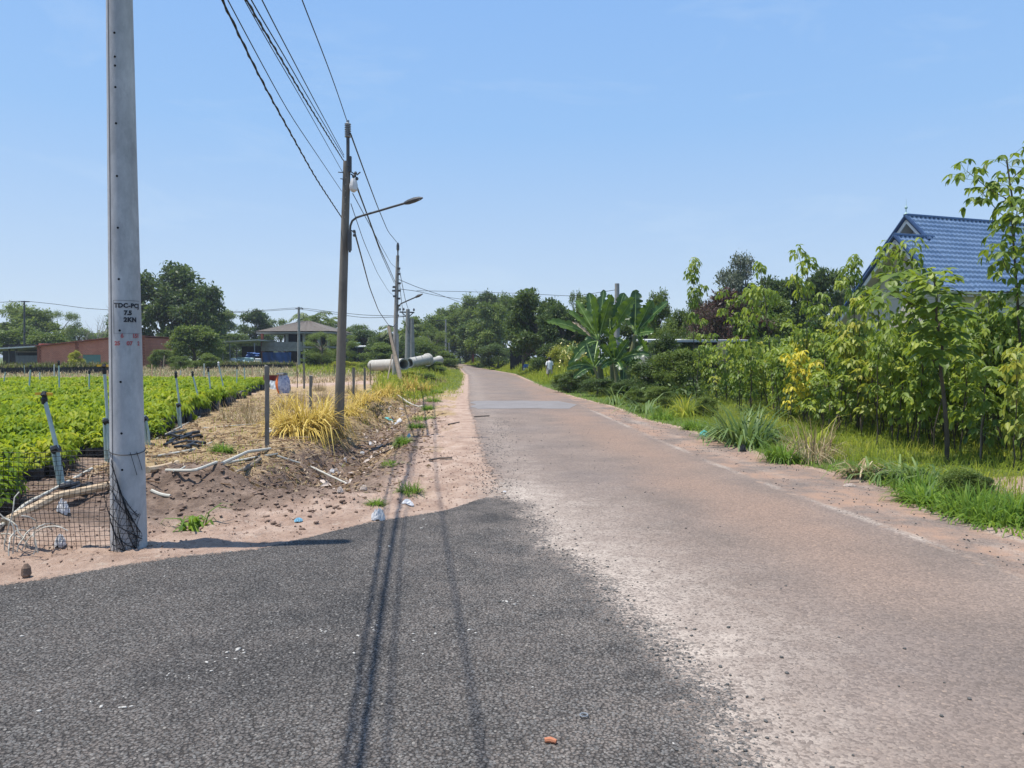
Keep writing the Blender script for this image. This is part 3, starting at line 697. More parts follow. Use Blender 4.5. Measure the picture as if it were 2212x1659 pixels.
for i, (a, b, lb) in enumerate(((((839.5, 705), (869.5, 837)), 43.5, 'long dark wooden prop leaning against the distant grey pole'), (((847, 766), (837, 817)), 44.5, 'short thin stick leaning against the left of the distant grey pole'))):
    top, bot = a; q = MB().tube([PD(bot[0], bot[1], b-1.5)-Vector((0,0,0.1)), PD((bot[0]+top[0])/2+0.5, (bot[1]+top[1])/2, b), PD(top[0], top[1], b+1)], [0.13, 0.13, 0.10] if i == 0 else 0.04, 8).build('leaning_prop', M_wood)
    tag(q, lb, 'pole')
# twin pole with crossarm
b4 = PD(882, 770, 70); b4.z = 0.0
P4 = empty('twin_pole', 'pair of concrete poles with a crossarm rising from the scrub behind the pipes', 'utility pole', b4)
def L4(u, v, dy=0.0): return PD(u, v, 70+dy) - b4
for (ua, ub, vt) in ((881, 885, 668), (890, 888, 688)):
    MB().tube([L4(ub-4 if ua < 885 else ub+2, 800), L4(ua, vt)], [0.30, 0.17], 12).build('shaft', M_conc_p, P4, smooth=True)
ca = MB().bar(L4(863, 674), L4(895, 675), 0.12)
for (u, v) in ((864, 671), (872, 671), (894, 672)): ca.lathe([(0.05,0),(0.1,0.1),(0.05,0.25)], 8, c=L4(u, v))
ca.bar(L4(868, 675), L4(879, 685), 0.08); ca.bar(L4(893, 675), L4(883, 685), 0.08); ca.build('crossarm', M_steel_d, P4)
def far_pole(u, vt, vb, d, lb, rad=0.14, arm=None, mat=None):
    b = PD(u, vb, d); b.z = min(b.z, 0.45); o = empty('utility_pole', lb, 'utility pole', b)
    MB().tube([Vector((0,0,-0.2)), PD(u, vt, d)-b], [rad*1.2, rad*0.8], 10).build('shaft', mat or M_conc_p, o, smooth=True)
    if arm:
        q = MB()
        for (u0, v0, u1, v1) in arm: q.bar(PD(u0, v0, d)-b, PD(u1, v1, d)-b, 0.09)
        q.build('crossarm', M_steel_d, o)
    return o
far_pole(645.5, 663, 790, 92, 'thin grey pole standing in front of the open two storey house', 0.16, [(638, 666, 655, 666), (650, 664, 654, 668)])
far_pole(1040.5, 727, 775, 128, 'thin grey pole with one crossarm at the road bend in front of dark trees', 0.15, [(1020, 729, 1058, 729), (1022, 734, 1038, 744)])
far_pole(1333, 612.5, 760, 46, 'round concrete pole top sticking up behind the banana plants', 0.17)
far_pole(52.5, 650, 770, 95, 'thin pole with square bracket above the trees left of the brick shed', 0.12, [(45, 652, 64, 652)], M_steel_d)
far_pole(963, 690, 770, 105, 'faint pale pole among the forest trees right of the twin poles', 0.13, [(940, 692, 965, 692)])
far_pole(970, 740, 772, 98, 'small dark pole with a tilted arm deep in the forest edge', 0.09, [(968, 742, 955, 738)])

# ------------------------------------------------------------------ overhead cables
XY2 = (-3.62, LY)
def cable_near(px_pts, rad, lb, dxdy=-0.128, ext=-14, x0=0, twist=False):
    pts = []
    for (u, v) in px_pts:
        r = ray(u, v); a = r.x/r.y
        y = (XY2[0]+x0 - dxdy*XY2[1])/(a-dxdy); pts.append(PD(u, v, y))
    far, nr = pts[0], pts[-1]
    # extend towards the pole behind the photographer
    s = (pts[-1].z-pts[-2].z)/(pts[-1].y-pts[-2].y)
    p = pts[-1].copy(); k = 0
    while p.y > ext:
        s = s*0.55; k += 1
        p = Vector((p.x+dxdy*-1.5*1.0, p.y-1.5, p.z - s*1.5)); pts.append(p.copy())
    sm = []
    P_ = np.array([tuple(q) for q in pts]); tpar = np.r_[0, np.cumsum(np.linalg.norm(np.diff(P_, axis=0), axis=1))]
    tt = np.linspace(0, tpar[-1], 60); 
    co = [np.interp(tt, tpar, P_[:,i]) for i in range(3)]
    for i in range(3):
        for _ in range(3): co[i][1:-1] = 0.25*co[i][:-2]+0.5*co[i][1:-1]+0.25*co[i][2:]
    L = np.stack(co, 1); mb = MB(); mb.tube(L, rad, 6)
    if twist:
        t2 = np.linspace(0, tpar[-1], 500); K = np.stack([np.interp(t2, tt, L[:,i]) for i in range(3)], 1)
        K[:,0] += 0.009*np.cos(t2*14); K[:,2] += 0.009*np.sin(t2*14); mb.tube(K, rad*0.85, 4)
    o = mb.build('overhead_cable', M_cable, smooth=True); return tag(o, lb, 'cable', 'cables running overhead to the lamp pole')
cable_near([(751,266),(722,180),(690,95),(652,0)], 0.010, 'single thick wire running from the insulator on top of the leaning lamp pole')
cable_near([(743,335),(678,215),(620,105),(565,0)], 0.008, 'upper right wire of the bundle reaching the top of the lamp pole')
cable_near([(743,340),(668,215),(605,105),(541,0)], 0.008, 'second wire of the bundle reaching the top of the lamp pole')
cable_near([(745,352),(659,215),(594,105),(531,0)], 0.011, 'thickest twisted wire in the middle of the bundle above the lamp pole', twist=True)
cable_near([(740,372),(652,215),(589,108),(527,0)], 0.006, 'thin wire just below the thick twisted bundle')
cable_near([(738,413),(620,238),(556,120),(492,0)], 0.006, 'lone thin wire between the bundle and the lowest twisted cable')
cable_near([(740,473),(680,382),(620,274),(550,148),(481,0)], 0.010, 'lowest twisted cable reaching the lamp pole at mid height', twist=True)
def cable_px(px, rad, lb, grp=None, twist=False):
    """px: (u, v, depth) points"""
    P_ = np.array([tuple(PD(*q)) for q in px]); t = np.linspace(0, 1, len(P_)); tt = np.linspace(0, 1, 40)
    co = [np.interp(tt, t, P_[:,i]) for i in range(3)]
    for i in range(3):
        for _ in range(4): co[i][1:-1] = 0.25*co[i][:-2]+0.5*co[i][1:-1]+0.25*co[i][2:]
    o = MB().tube(np.stack(co, 1), rad, 5).build('overhead_cable', M_cable, smooth=True)
    return tag(o, lb, 'cable', grp)
g = 'cables between the lamp pole and the farther poles'
D2 = LY-0.1
cable_px([(757,288,D2),(785,365,20),(815,445,27),(838,500,38),(858,524,48)], 0.016, 'top wire from the lamp pole down to the tip of the distant pole', g)
cable_px([(762,380,D2),(790,455,20),(820,535,29),(840,578,40),(853,608,48)], 0.018, 'thicker pair wire from the lamp pole to the distant pole, upper one', g)
cable_px([(766,388,D2),(795,470,21),(823,548,30),(842,590,41),(852,612,48)], 0.014, 'thicker pair wire from the lamp pole to the distant pole, lower one', g)
cable_px([(762,418,D2),(790,470,19),(820,525,27),(845,570,40),(858,580,48)], 0.009, 'thin wire ending high on the distant pole', g)
cable_px([(758,440,D2),(785,520,20),(815,590,29),(840,630,40),(852,640,47)], 0.008, 'faint thin wire sagging to the distant pole', g)
cable_px([(767,505,D2),(782,560,20),(798,620,27),(818,672,36),(840,703,44)], 0.017, 'low twisted wire sagging to the top of the leaning wooden prop', g)
cable_px([(840,703,44),(850,706,45),(857,697,47),(861,680,48)], 0.03, 'short loose white cable looped from the prop to the distant pole', g)
cable_px([(0,653,96),(52,650,95),(120,657,94),(185,666,93),(245,670,93)], 0.03, 'long wire crossing above the brick shed roof', g)
cable_px([(490,674,95),(560,671,93),(645,664,92),(720,674,85),(790,681,77),(880,683,70)], 0.025, 'upper long wire from the house pole to the twin pole', g)
cable_px([(490,676,95),(560,673,93),(645,667,92),(720,678,85),(790,687,77),(880,684,70)], 0.025, 'lower long wire from the house pole to the twin pole', g)
cable_px([(862,604,48),(900,620,55),(945,635,62),(1000,655,70),(1060,668,80)], 0.02, 'wire leaving the distant pole towards the forest, upper one', g)
cable_px([(862,624,48),(900,629,55),(950,640,62),(1010,648,72),(1080,652,82)], 0.018, 'wire leaving the distant pole towards the forest, lower one', g)
cable_px([(862,580,48),(870,620,52),(876,650,60),(882,668,70)], 0.02, 'steep wire from the distant pole down to the twin pole crossarm', g)
cable_px([(900,628,55),(1010,630,60),(1130,634,60),(1240,640,52),(1331,626,46)], 0.016, 'faint wire across the forest to the pole behind the banana plants', g)
cable_px([(863,612,48),(866,640,52),(872,690,60),(884,720,70)], 0.02, 'slack wire hanging from the distant pole towards the twin pole', g)
# ------------------------------------------------------------------ tree crowns
Z3 = np.array([0., 0, 1])
def sph(n):
    a = rng.normal(size=(n, 3)); return norm(a)
def leaves_on(acc, cen, outw, size, tmpl, flat=0.5, jit=0.35, rnd=None):
    n = len(cen); ax = norm(outw*0.6 + sph(n)*0.9 + np.array([0, 0, -0.35])); up = norm(Z3*flat + outw*0.4 + sph(n)*0.6)
    M = frames(ax, up); s = size*(1-jit+2*jit*rng.random(n))
    v, f, r = inst(tmpl[0], tmpl[1], M, cen, s, rnd if rnd is not None else rng.random(n)); acc.add(v, f, r)
def crown_points(lobes, nclu, nleaf, spread, shell=0.55):
    lobes = np.array(lobes); vol = (lobes[:,3]*lobes[:,4]*lobes[:,5])**0.75; pr = vol/vol.sum()
    k = rng.choice(len(lobes), nclu, p=pr); d = sph(nclu); d[:,2] = np.where(d[:,2] < -0.5, -d[:,2]*0.6, d[:,2]); d = norm(d)
    r = shell+(1-shell)*rng.random(nclu)**0.6
    c = lobes[k,:3] + d*lobes[k,3:6]*r[:,None]
    ci = np.repeat(np.arange(nclu), nleaf)
    p = c[ci] + rng.normal(size=(len(ci), 3))*spread*np.array([1, 1, 0.7])
    cr = rng.random(nclu)
    rnd = np.clip(cr[ci]*0.55 + rng.random(len(ci))*0.45, 0, 1)
    return p, norm(d[ci]+0.001), rnd
def make_lobes(n, shape, seed):
    g = np.random.default_rng(seed); out = []
    for i in range(n):
        t = g.random()
        z, rad, s = shape(t, g); a = g.random()*6.283 + i*2.4
        q = rad*(0.45+0.55*g.random())
        out.append((q*math.cos(a), q*math.sin(a), z, s*(0.8+0.5*g.random()), s*(0.8+0.5*g.random()), s*(0.6+0.35*g.random())))
    return out
def tree_proto(kind, seed):
    """unit tree: 10 m tall, crown about 9 m wide; returns (crown mesh, trunk mesh)"""
    g = np.random.default_rng(seed)
    if kind == 'broad':
        lb = make_lobes(26, lambda t, g: (2.6+6.2*t, 3.7*math.sqrt(max(0.05, 1-(abs(t-0.30)/0.80)**2)), 1.15), seed); a = (760, 17, 0.30); sz = 0.42; base = 1.6
    elif kind == 'tall':
        lb = make_lobes(20, lambda t, g: (2.0+7.2*t, 2.3*math.sqrt(max(0.04, 1-(abs(t-0.35)/0.72)**2)), 0.95), seed); a = (620, 16, 0.28); sz = 0.36; base = 1.2
    elif kind == 'feather':
        lb = make_lobes(18, lambda t, g: (2.2+6.8*t, 3.6*(0.45+0.55*t), 0.9), seed); a = (620, 22, 0.34); sz = 0.20; base = 1.0
    elif kind == 'sparse':
        lb = make_lobes(14, lambda t, g: (3.5+5.6*t, 2.6*math.sqrt(max(0.05, 1-(abs(t-0.35)/0.75)**2)), 0.8), seed); a = (330, 13, 0.30); sz = 0.30; base = 2.0
    else:   # bush, grows from the ground
        lb = make_lobes(20, lambda t, g: (0.8+7.6*t, 4.0*math.sqrt(max(0.05, 1-(abs(t-0.22)/0.85)**2)), 1.4), seed); a = (650, 16, 0.42); sz = 0.42; base = 0.3
    acc = Acc(); p, o, r = crown_points(lb, *a)
    leaves_on(acc, p, o, sz, t_leaf1(0.5), rnd=r)
    cm = acc.mesh('crown')
    mb = MB(); lean = g.normal(size=2)*0.3
    top = Vector((lean[0], lean[1], 6.8)); mb.tube([(0, 0, -0.4), (lean[0]*.2, lean[1]*.2, base+0.6), (lean[0]*.6, lean[1]*.6, 4.5), tuple(top)], [0.30, 0.22, 0.15, 0.05], 8)
    for l in lb[:14]:
        z0 = max(base, min(l[2]-1.8, 5.0)); s = Vector((lean[0]*z0/7, lean[1]*z0/7, z0)); e = Vector(l[:3]); m_ = s.lerp(e, 0.5)+Vector((0, 0, 0.25))
        mb.tube([s, m_, e], [0.13, 0.08, 0.03], 5)
        for _ in range(2): mb.tube([e, e+Vector(g.normal(size=3))*0.8], [0.035, 0.01], 4)
    tm = bpy.data.meshes.new('trunk'); tm.from_pydata(mb.v, [], mb.f); tm.materials.append(M_bark)
    return cm, tm
PROTO = {}
for kind, ns in (('broad', 3), ('tall', 3), ('feather', 2), ('sparse', 1), ('bush', 3)):
    PROTO[kind] = [tree_proto(kind, 100+7*i+len(kind)) for i in range(ns)]
_mm = {}
def crown_mesh(kind, i, mat):
    key = (kind, i, mat.name)
    if key not in _mm:
        me = PROTO[kind][i][0].copy(); me.materials.clear(); me.materials.append(mat); _mm[key] = me
    return _mm[key]
def tree(kind, i, mat, u, vt, wpx, d, label, cat='tree', name=None, z0=None, group=None, dz=1.0):
    """stands at depth d where picture column u points, top at vt, width wpx in picture units"""
    for _ in range(30):
        p = PD(u, vt, d); q_ = float(masks(np.array([p.x]), np.array([p.y]))[0][0]); q2 = p.x-float(xs_(p.y))
        if d > 55 and q_ > -(1.0+0.1*wpx*d/F) and p.x < float(xs_(p.y))+0.8: d += 4
        else: break
    p = PD(u, vt, d); zb = zg(p.x, p.y) if z0 is None else z0
    h = p.z - zb; wd = wpx*d/F
    W0 = {'broad': 8.6, 'tall': 5.9, 'feather': 8.4, 'sparse': 6.3, 'bush': 9.6}[kind]
    o = empty(name or ('bush' if kind == 'bush' else 'tree'), label, cat, (p.x, p.y+wd*0.2, zb), random.random()*6.28, group, (wd/W0, wd/W0*dz, h/9.9))
    i = i % len(PROTO[kind])
    c = bpy.data.objects.new('crown', crown_mesh(kind, i, mat)); COL.objects.link(c); c.parent = o
    t = bpy.data.objects.new('trunk', PROTO[kind][i][1]); COL.objects.link(t); t.parent = o
    return o
gl = 'trees behind the brick shed'
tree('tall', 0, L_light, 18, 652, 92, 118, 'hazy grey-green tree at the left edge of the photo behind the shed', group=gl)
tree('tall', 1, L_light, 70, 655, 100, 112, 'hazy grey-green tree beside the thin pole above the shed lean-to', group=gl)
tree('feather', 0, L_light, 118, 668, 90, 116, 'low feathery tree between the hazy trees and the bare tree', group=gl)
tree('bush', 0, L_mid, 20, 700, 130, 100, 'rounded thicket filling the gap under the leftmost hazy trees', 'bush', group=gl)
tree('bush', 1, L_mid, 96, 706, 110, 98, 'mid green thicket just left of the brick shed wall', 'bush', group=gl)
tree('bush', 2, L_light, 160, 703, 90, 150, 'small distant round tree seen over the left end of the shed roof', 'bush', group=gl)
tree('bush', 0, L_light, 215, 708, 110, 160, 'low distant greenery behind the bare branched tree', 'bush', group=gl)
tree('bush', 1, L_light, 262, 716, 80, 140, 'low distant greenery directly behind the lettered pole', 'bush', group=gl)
tree('broad', 0, L_dark, 335, 556, 178, 92, 'biggest dark leafy tree, its rounded top beside the lettered pole')
tree('broad', 1, L_dark, 405, 610, 150, 90, 'dark leafy tree forming the right shoulder of the biggest tree')
tree('broad', 2, L_dark, 268, 634, 100, 94, 'dark leafy tree showing on the left side of the lettered pole')
tree('broad', 1, L_mid, 412, 703, 120, 78, 'spreading low green tree in front of the biggest dark tree', z0=0.3)
tree('bush', 2, L_mid, 345, 752, 56, 72, 'small bush at the right end of the brick shed', 'bush', z0=0.4)
tree('bush', 0, L_yg, 160, 756, 36, 66, 'small yellow-green bush in front of the brick shed door', 'bush', z0=0.42)
tree('bush', 1, L_mid, 385, 765, 60, 68, 'low dark bush at the foot of the spreading tree', 'bush', z0=0.35)
tree('bush', 0, L_mid, 440, 762, 64, 70, 'low bush left of the open metal carport', 'bush', z0=0.35)
gh = 'trees behind the two storey house'
tree('tall', 2, L_light, 478, 668, 62, 130, 'pale tree between the biggest tree and the carport', group=gh)
tree('tall', 0, L_mid, 456, 690, 60, 120, 'narrow green tree close behind the right side of the big tree', group=gh)
tree('broad', 2, L_dark, 543, 670, 92, 125, 'round dark tree rising left of the house roof', group=gh)
tree('bush', 2, L_mid, 505, 715, 80, 120, 'thicket behind the carport roof', 'bush', group=gh)
tree('sparse', 0, L_mid, 600, 688, 60, 135, 'thin tree behind the left slope of the house roof', group=gh)
tree('feather', 0, L_light, 690, 716, 90, 72, 'feathery light green tree in front of the right half of the house', z0=0.4)
tree('feather', 1, L_light, 735, 722, 90, 70, 'feathery shrubby tree just right of the lamp pole', z0=0.4)
tree('bush', 1, L_mid, 700, 745, 100, 74, 'leafy thicket below the feathery trees', 'bush', z0=0.4)
tree('sparse', 0, L_mid, 772, 700, 70, 120, 'thin tree right of the lamp pole at mid distance', group=gh)
tree('bush', 2, L_dark, 790, 706, 100, 112, 'dark round tree over the small white roof', group=gh)
tree('tall', 1, L_mid, 757, 703, 60, 128, 'tree right behind the lamp pole', group=gh)
tree('broad', 0, L_dark, 828, 716, 84, 100, 'dark tree just left of the distant grey pole', group=gh)
tree('bush', 0, L_mid, 815, 738, 100, 90, 'green thicket behind the first concrete pipe', 'bush', group=gh)
gf = 'trees of the wooded rise left of the road'
fl = [('broad', L_mid, 905, 680, 90, 118, 'first low tree of the rise, directly behind the twin poles'),
 ('tall', L_mid, 930, 672, 80, 125, 'rounded tree right of the twin poles'),
 ('broad', L_mid, 968, 668, 96, 122, 'second rounded treetop on the wooded rise'),
 ('tall', L_light, 990, 655, 70, 130, 'lighter treetop stepping up the wooded rise'),
 ('tall', L_light, 1020, 626, 64, 128, 'pointed light green treetop, the first peak of the rise'),
 ('tall', L_dark, 1058, 628, 66, 130, 'dark pointed treetop right of the first peak'),
 ('tall', L_mid, 1088, 632, 60, 126, 'treetop touching the large dark tree'),
 ('broad', L_mid, 1005, 665, 110, 112, 'broad green tree below the peaks of the rise'),
 ('broad', L_mid, 1055, 655, 110, 110, 'broad tree in the middle of the wooded rise'),
 ('feather', L_light, 935, 712, 100, 96, 'light feathery tree low in front of the rise'),
 ('bush', L_mid, 905, 728, 90, 92, 'thicket at the foot of the twin poles', ),
 ('bush', L_mid, 975, 722, 110, 95, 'thicket in the middle foot of the rise'),
 ('bush', L_dark, 870, 735, 70, 88, 'dark thicket behind the distant grey pole')]
for k, (kd, mt, u, vt, wp, d, lb) in enumerate(fl): tree(kd, k, mt, u, vt, wp, d, lb, 'bush' if kd == 'bush' else 'tree', group=gf)
tree('broad', 1, L_dark, 1040, 688, 130, 92, 'glossy dark rounded tree behind the pole with a crossarm')
tree('bush', 2, L_dark, 1005, 735, 80, 88, 'dark bush at the far end of the road bend', 'bush')
tree('bush', 1, L_dark, 1075, 735, 90, 90, 'dark thicket beside the small shed', 'bush')
tree('bush', 0, L_mid, 965, 757, 70, 84, 'low feathery bush behind the farthest pipes', 'bush')
tree('broad', 0, L_dark, 1165, 616, 150, 66, 'largest dark green tree right of the road bend', z0=0.0)
tree('broad', 2, L_dark, 1130, 640, 90, 70, 'dark leafy tree on the left flank of the largest roadside tree', z0=0.0)
tree('broad', 1, L_dark, 1215, 655, 110, 62, 'dark tree filling behind the banana leaves', z0=0.0)
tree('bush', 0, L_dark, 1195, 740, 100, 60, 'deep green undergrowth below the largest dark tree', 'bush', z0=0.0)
gb = 'trees rising behind the banana plants'
tree('sparse', 0, L_mid, 1246, 628, 40, 68, 'small thin treetop left of the banana leaves', group=gb)
tree('broad', 2, L_mid, 1285, 640, 120, 64, 'tree behind the left banana plant', group=gb)
tree('broad', 1, L_mid, 1470, 668, 70, 52, 'low green treetop filling the gap right of the banana plants')
tree('bush', 2, L_dark, 1500, 700, 80, 46, 'dark leafy mass under the lone tall rubber tree', 'bush', z0=0.0)
tree('broad', 0, L_dark, 1370, 665, 120, 58, 'dark tree behind the right banana plant', group=gb)
tree('tall', 1, L_mid, 1425, 616, 60, 55, 'bushy treetop right of the banana plants', group=gb)
tree('bush', 0, L_mid, 1440, 690, 100, 50, 'leafy mass right of the banana plants', 'bush', z0=0.0)
tree('broad', 1, L_redd, 1590, 622, 160, 44, 'dark reddish leaved tree behind the young rubber trees')
tree('bush', 2, L_redd, 1540, 650, 110, 42, 'dark reddish bushy tree left of the grey-leaved tree')
tree('sparse', 0, L_grey, 1612, 543, 96, 60, 'tall airy grey-leaved tree against the sky')
tree('sparse', 0, L_grey, 1598, 575, 110, 61, 'airy grey-leaved tree low behind the tallest grey one')
tree('broad', 2, L_dark, 1690, 600, 140, 56, 'dark tree behind the middle rubber treetops')
tree('broad', 0, L_dark, 1790, 570, 130, 55, 'dark tree between the grey tree and the house')
tree('sparse', 0, L_grey, 1838, 590, 80, 62, 'grey-green treetop left of the blue roofed house')
tree('tall', 1, L_mid, 1500, 620, 50, 50, 'small light treetop behind the lone tall sapling')
tree('broad', 1, L_mid, 1660, 640, 150, 46, 'green tree low behind the rubber plantation')
tree('bush', 1, L_dark, 1800, 660, 200, 44, 'dark thicket in the middle behind the plantation', 'bush')
tree('bush', 0, L_dark, 1960, 690, 220, 30, 'dark thicket in front of the house wall', 'bush')
tree('bush', 2, L_dark, 1660, 720, 130, 38, 'dark thicket beside the brick outbuilding', 'bush')
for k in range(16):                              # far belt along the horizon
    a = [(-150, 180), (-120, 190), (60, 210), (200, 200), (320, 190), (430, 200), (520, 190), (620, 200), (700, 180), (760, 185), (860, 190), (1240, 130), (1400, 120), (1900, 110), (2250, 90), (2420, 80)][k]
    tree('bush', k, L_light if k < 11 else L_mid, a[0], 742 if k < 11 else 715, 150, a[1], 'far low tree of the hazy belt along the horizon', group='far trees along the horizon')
# bare trees
def bare_tree(u, vt, vb, d, label, seed):
    g = random.Random(seed); b = PD(u, vb, d); b.z = 0.3; top = PD(u, vt, d); h = top.z-b.z; mb = MB()
    def br(p, dr, L, r, k):
        q = [p]; 
        for i in range(3): dr = (dr+Vector((g.uniform(-.22,.22), g.uniform(-.22,.22), 0.06))).normalized(); q.append(q[-1]+dr*L/3)
        mb.tube(q, [r, r*.85, r*.7, r*.5], 5)
        if k > 0:
            for i in range(3):
                s = q[1+i]; nd = (dr+Vector((g.uniform(-1,1), g.uniform(-1,1), g.uniform(0.1,.7)))*0.8).normalized(); br(s, nd, L*0.66, r*0.5, k-1)
    br(Vector((0,0,-0.2)), Vector((0.05,0,1)), h*0.5, 0.14, 4)
    o = empty('bare_tree', label, 'tree', b); mb.build('branches', simple('pale_bark', (0.30,0.26,0.22), (0.2,0.17,0.14), 9), o); return o
bare_tree(236, 655, 740, 105, 'bare pale branched tree just left of the lettered pole', 3)
bare_tree(193, 668, 740, 108, 'smaller bare tree leaning left above the shed roof', 5)

# coconut palms
def palm(u, vt, d, label, h_over=2.2, seed=0):
    g = np.random.default_rng(seed); p = PD(u, vt, d); zb = zg(p.x, p.y); H = p.z-zb-1.2
    o = empty('palm_tree', label, 'palm tree', (p.x, p.y, zb))
    MB().tube([(0,0,-0.2),(0.1,0,H*0.5),(0,0,H)], [0.22,0.16,0.13], 8).build('trunk', M_bark, o)
    acc = Acc(); tl = t_leaf1(0.13)
    for k in range(17):
        az = k*2.4+g.random(); el = 0.95-1.35*(k/17.0); L = 3.4; pts = []
        dr = np.array([math.cos(az)*math.cos(el), math.sin(az)*math.cos(el), math.sin(el)]); q = np.array([0,0,H])
        for i in range(12): pts.append(q.copy()); q = q + dr*L/12; dr = norm(dr+np.array([0,0,-0.13])); 
        pts = np.array(pts); v, f = tubev(pts, np.linspace(0.035, 0.01, 12), 4); acc.add(v, f, np.full(len(v), .7))
        idx = np.repeat(np.arange(1, 12), 6); c = pts[idx]+g.normal(size=(len(idx),3))*0.06; t = norm(np.gradient(pts, axis=0))[idx]
        side = norm(np.cross(t, Z3))*np.where(np.arange(len(idx))%2, 1, -1)[:,None]
        ax = norm(side*0.8+t*0.5+np.array([0,0,-0.55])+g.normal(size=(len(idx),3))*0.08)
        v, f, r = inst(tl[0], tl[1], frames(ax, np.cross(ax, t)), c, np.full(len(idx), 0.95)); acc.add(v, f, r)
    link('fronds', acc.mesh('fronds'), L_mid, o); return o
palm(672, 672, 112, 'coconut palm behind the right slope of the house roof', seed=1)
palm(700, 684, 118, 'second coconut palm, partly behind the lamp pole', seed=2)
palm(868, 700, 100, 'coconut palm with dark fronds behind the twin poles', seed=3)

M_banst = simple('banana_stem', (0.12,0.15,0.05), (0.20,0.17,0.09), 6, 0.7, stretch=(1,1,0.3)); M_rib = simple('leaf_rib', (0.22,0.33,0.09), (0.28,0.38,0.12), 5, 0.5)
# ------------------------------------------------------------------ young rubber trees
TL6 = t_leaf6(0.46, 0.30, 0.07); TL2 = t_leaf2(0.42, 0.25)
def whorl(acc, pet, c, n, rpet, ls, up=0.25, tmpl=TL6, ang=1.0, tint=None):
    az = rng.random()*6.28 + np.arange(n)*2.4
    el = up + np.linspace(0.85, -0.45, n) + rng.normal(size=n)*0.12
    d = np.stack([np.cos(az)*np.cos(el), np.sin(az)*np.cos(el), np.sin(el)], 1)
    st = c + np.stack([0*az, 0*az, -0.10*rng.random(n)*n/8], 1)
    L = rpet*(0.75+0.4*rng.random(n))
    e = st + d*L[:,None] + np.array([0, 0, -0.12])*L[:,None]
    for k in range(n):
        v, f = tubev([st[k], (st[k]+e[k])/2+np.array([0,0,0.02]), e[k]], 0.0035, 3); pet.add(v, f)
    side = norm(np.cross(d, Z3))
    base = tint if tint is not None else rng.random()
    for sgn in (-1, 0, 1):
        ax = norm(d*0.70*ang + side*sgn*0.70 + np.array([0, 0, -0.85]) + rng.normal(size=(n,3))*0.16)
        up_ = norm(Z3 + d*0.5 + rng.normal(size=(n,3))*0.2)
        v, f, r = inst(tmpl[0], tmpl[1], frames(ax, up_), e, ls*(0.75+0.45*rng.random(n)), np.clip(base*0.6+rng.random(n)*0.4, 0, 1)); acc.add(v, f, r)
def sapling_mesh(seed, H, nwh, top_only=0.35, r0=0.016, ls=0.16, lean=0.15, rp=0.24, sides=2):
    global rng
    old = rng; rng = np.random.default_rng(seed); acc = Acc(); pet = Acc(); mb = MB()
    lx, ly = rng.normal(size=2)*lean
    st = [np.array([lx*(z/H)**1.5, ly*(z/H)**1.5, z]) for z in np.linspace(0, H, 9)]
    st = [s+np.array([0.015*math.sin(3*i+seed), 0.015*math.cos(2*i+seed), 0]) for i, s in enumerate(st)]
    mb.tube([tuple(st[0]-np.array([0,0,0.15]))]+[tuple(s) for s in st], np.r_[r0, np.linspace(r0, r0*0.4, 9)], 6)
    zs = np.linspace(top_only*H, H, nwh)
    for z in zs:
        t = z/H; c = np.array([np.interp(z, [s[2] for s in st], [s[i] for s in st]) for i in range(3)])
        whorl(acc, pet, c, rng.integers(11, 17), rp*(0.75+0.5*rng.random()), ls*(0.85+0.35*rng.random()), up=0.05+0.2*(t > .9))
        if sides and rng.random() < 0.35*sides and t < 0.95:
            a = rng.random()*6.28; L = 0.35+0.4*rng.random(); e = c+np.array([math.cos(a)*L, math.sin(a)*L, 0.35+0.3*rng.random()])
            mb.tube([tuple(c), tuple((c+e)/2+np.array([0,0,-0.05])), tuple(e)], [0.009, 0.007, 0.005], 5)
            whorl(acc, pet, e, rng.integers(10, 15), rp*0.9, ls)
            if L > .5: whorl(acc, pet, (c+e)/2, 7, rp*0.8, ls)
    rng = old
    nf = len(mb.f); mb.add(np.concatenate(pet.v), np.concatenate(pet.f))
    tm = bpy.data.meshes.new('stem'); tm.from_pydata(mb.v, [], mb.f); tm.materials.append(M_bark_g); tm.materials.append(M_rib)
    tm.polygons.foreach_set('material_index', [0]*nf+[1]*(len(mb.f)-nf))
    return acc.mesh('leaves'), tm
SAP = {}
for nme, args in {'s1': (1, 1.7, 3, .40), 's2': (2, 1.9, 3, .45), 's3': (3, 2.2, 4, .38), 's4': (4, 2.0, 3, .50), 's5': (5, 2.4, 3, .5), 's6': (6, 2.6, 4, .45),
                  't1': (11, 3.3, 5, .42, .020, .17), 't2': (12, 3.7, 5, .45, .022, .17), 't3': (13, 3.5, 4, .5, .021, .17), 'b1': (21, 5.2, 12, .22, .034, .17, .2, .34, 5), 'b2': (22, 4.1, 9, .34, .028, .165, .2, .30, 4), 'l1': (31, 4.2, 5, .62, .024, .17, .1, .22, 1)}.items():
    SAP[nme] = sapling_mesh(*args)
_sm = {}
def sap_leaf(nme, mat):
    k = (nme, mat.name)
    if k not in _sm: me = SAP[nme][0].copy(); me.materials.clear(); me.materials.append(mat); _sm[k] = me
    return _sm[k]
SH = {'s1':1.7,'s2':1.9,'s3':2.2,'s4':2.0,'s5':2.4,'s6':2.6,'t1':3.3,'t2':3.7,'t3':3.5,'b1':5.2,'b2':4.1,'l1':4.2}
GRP = 'young rubber trees in the plantation right of the road'
LBL = 'slim young rubber tree crowded among its like right of the road'
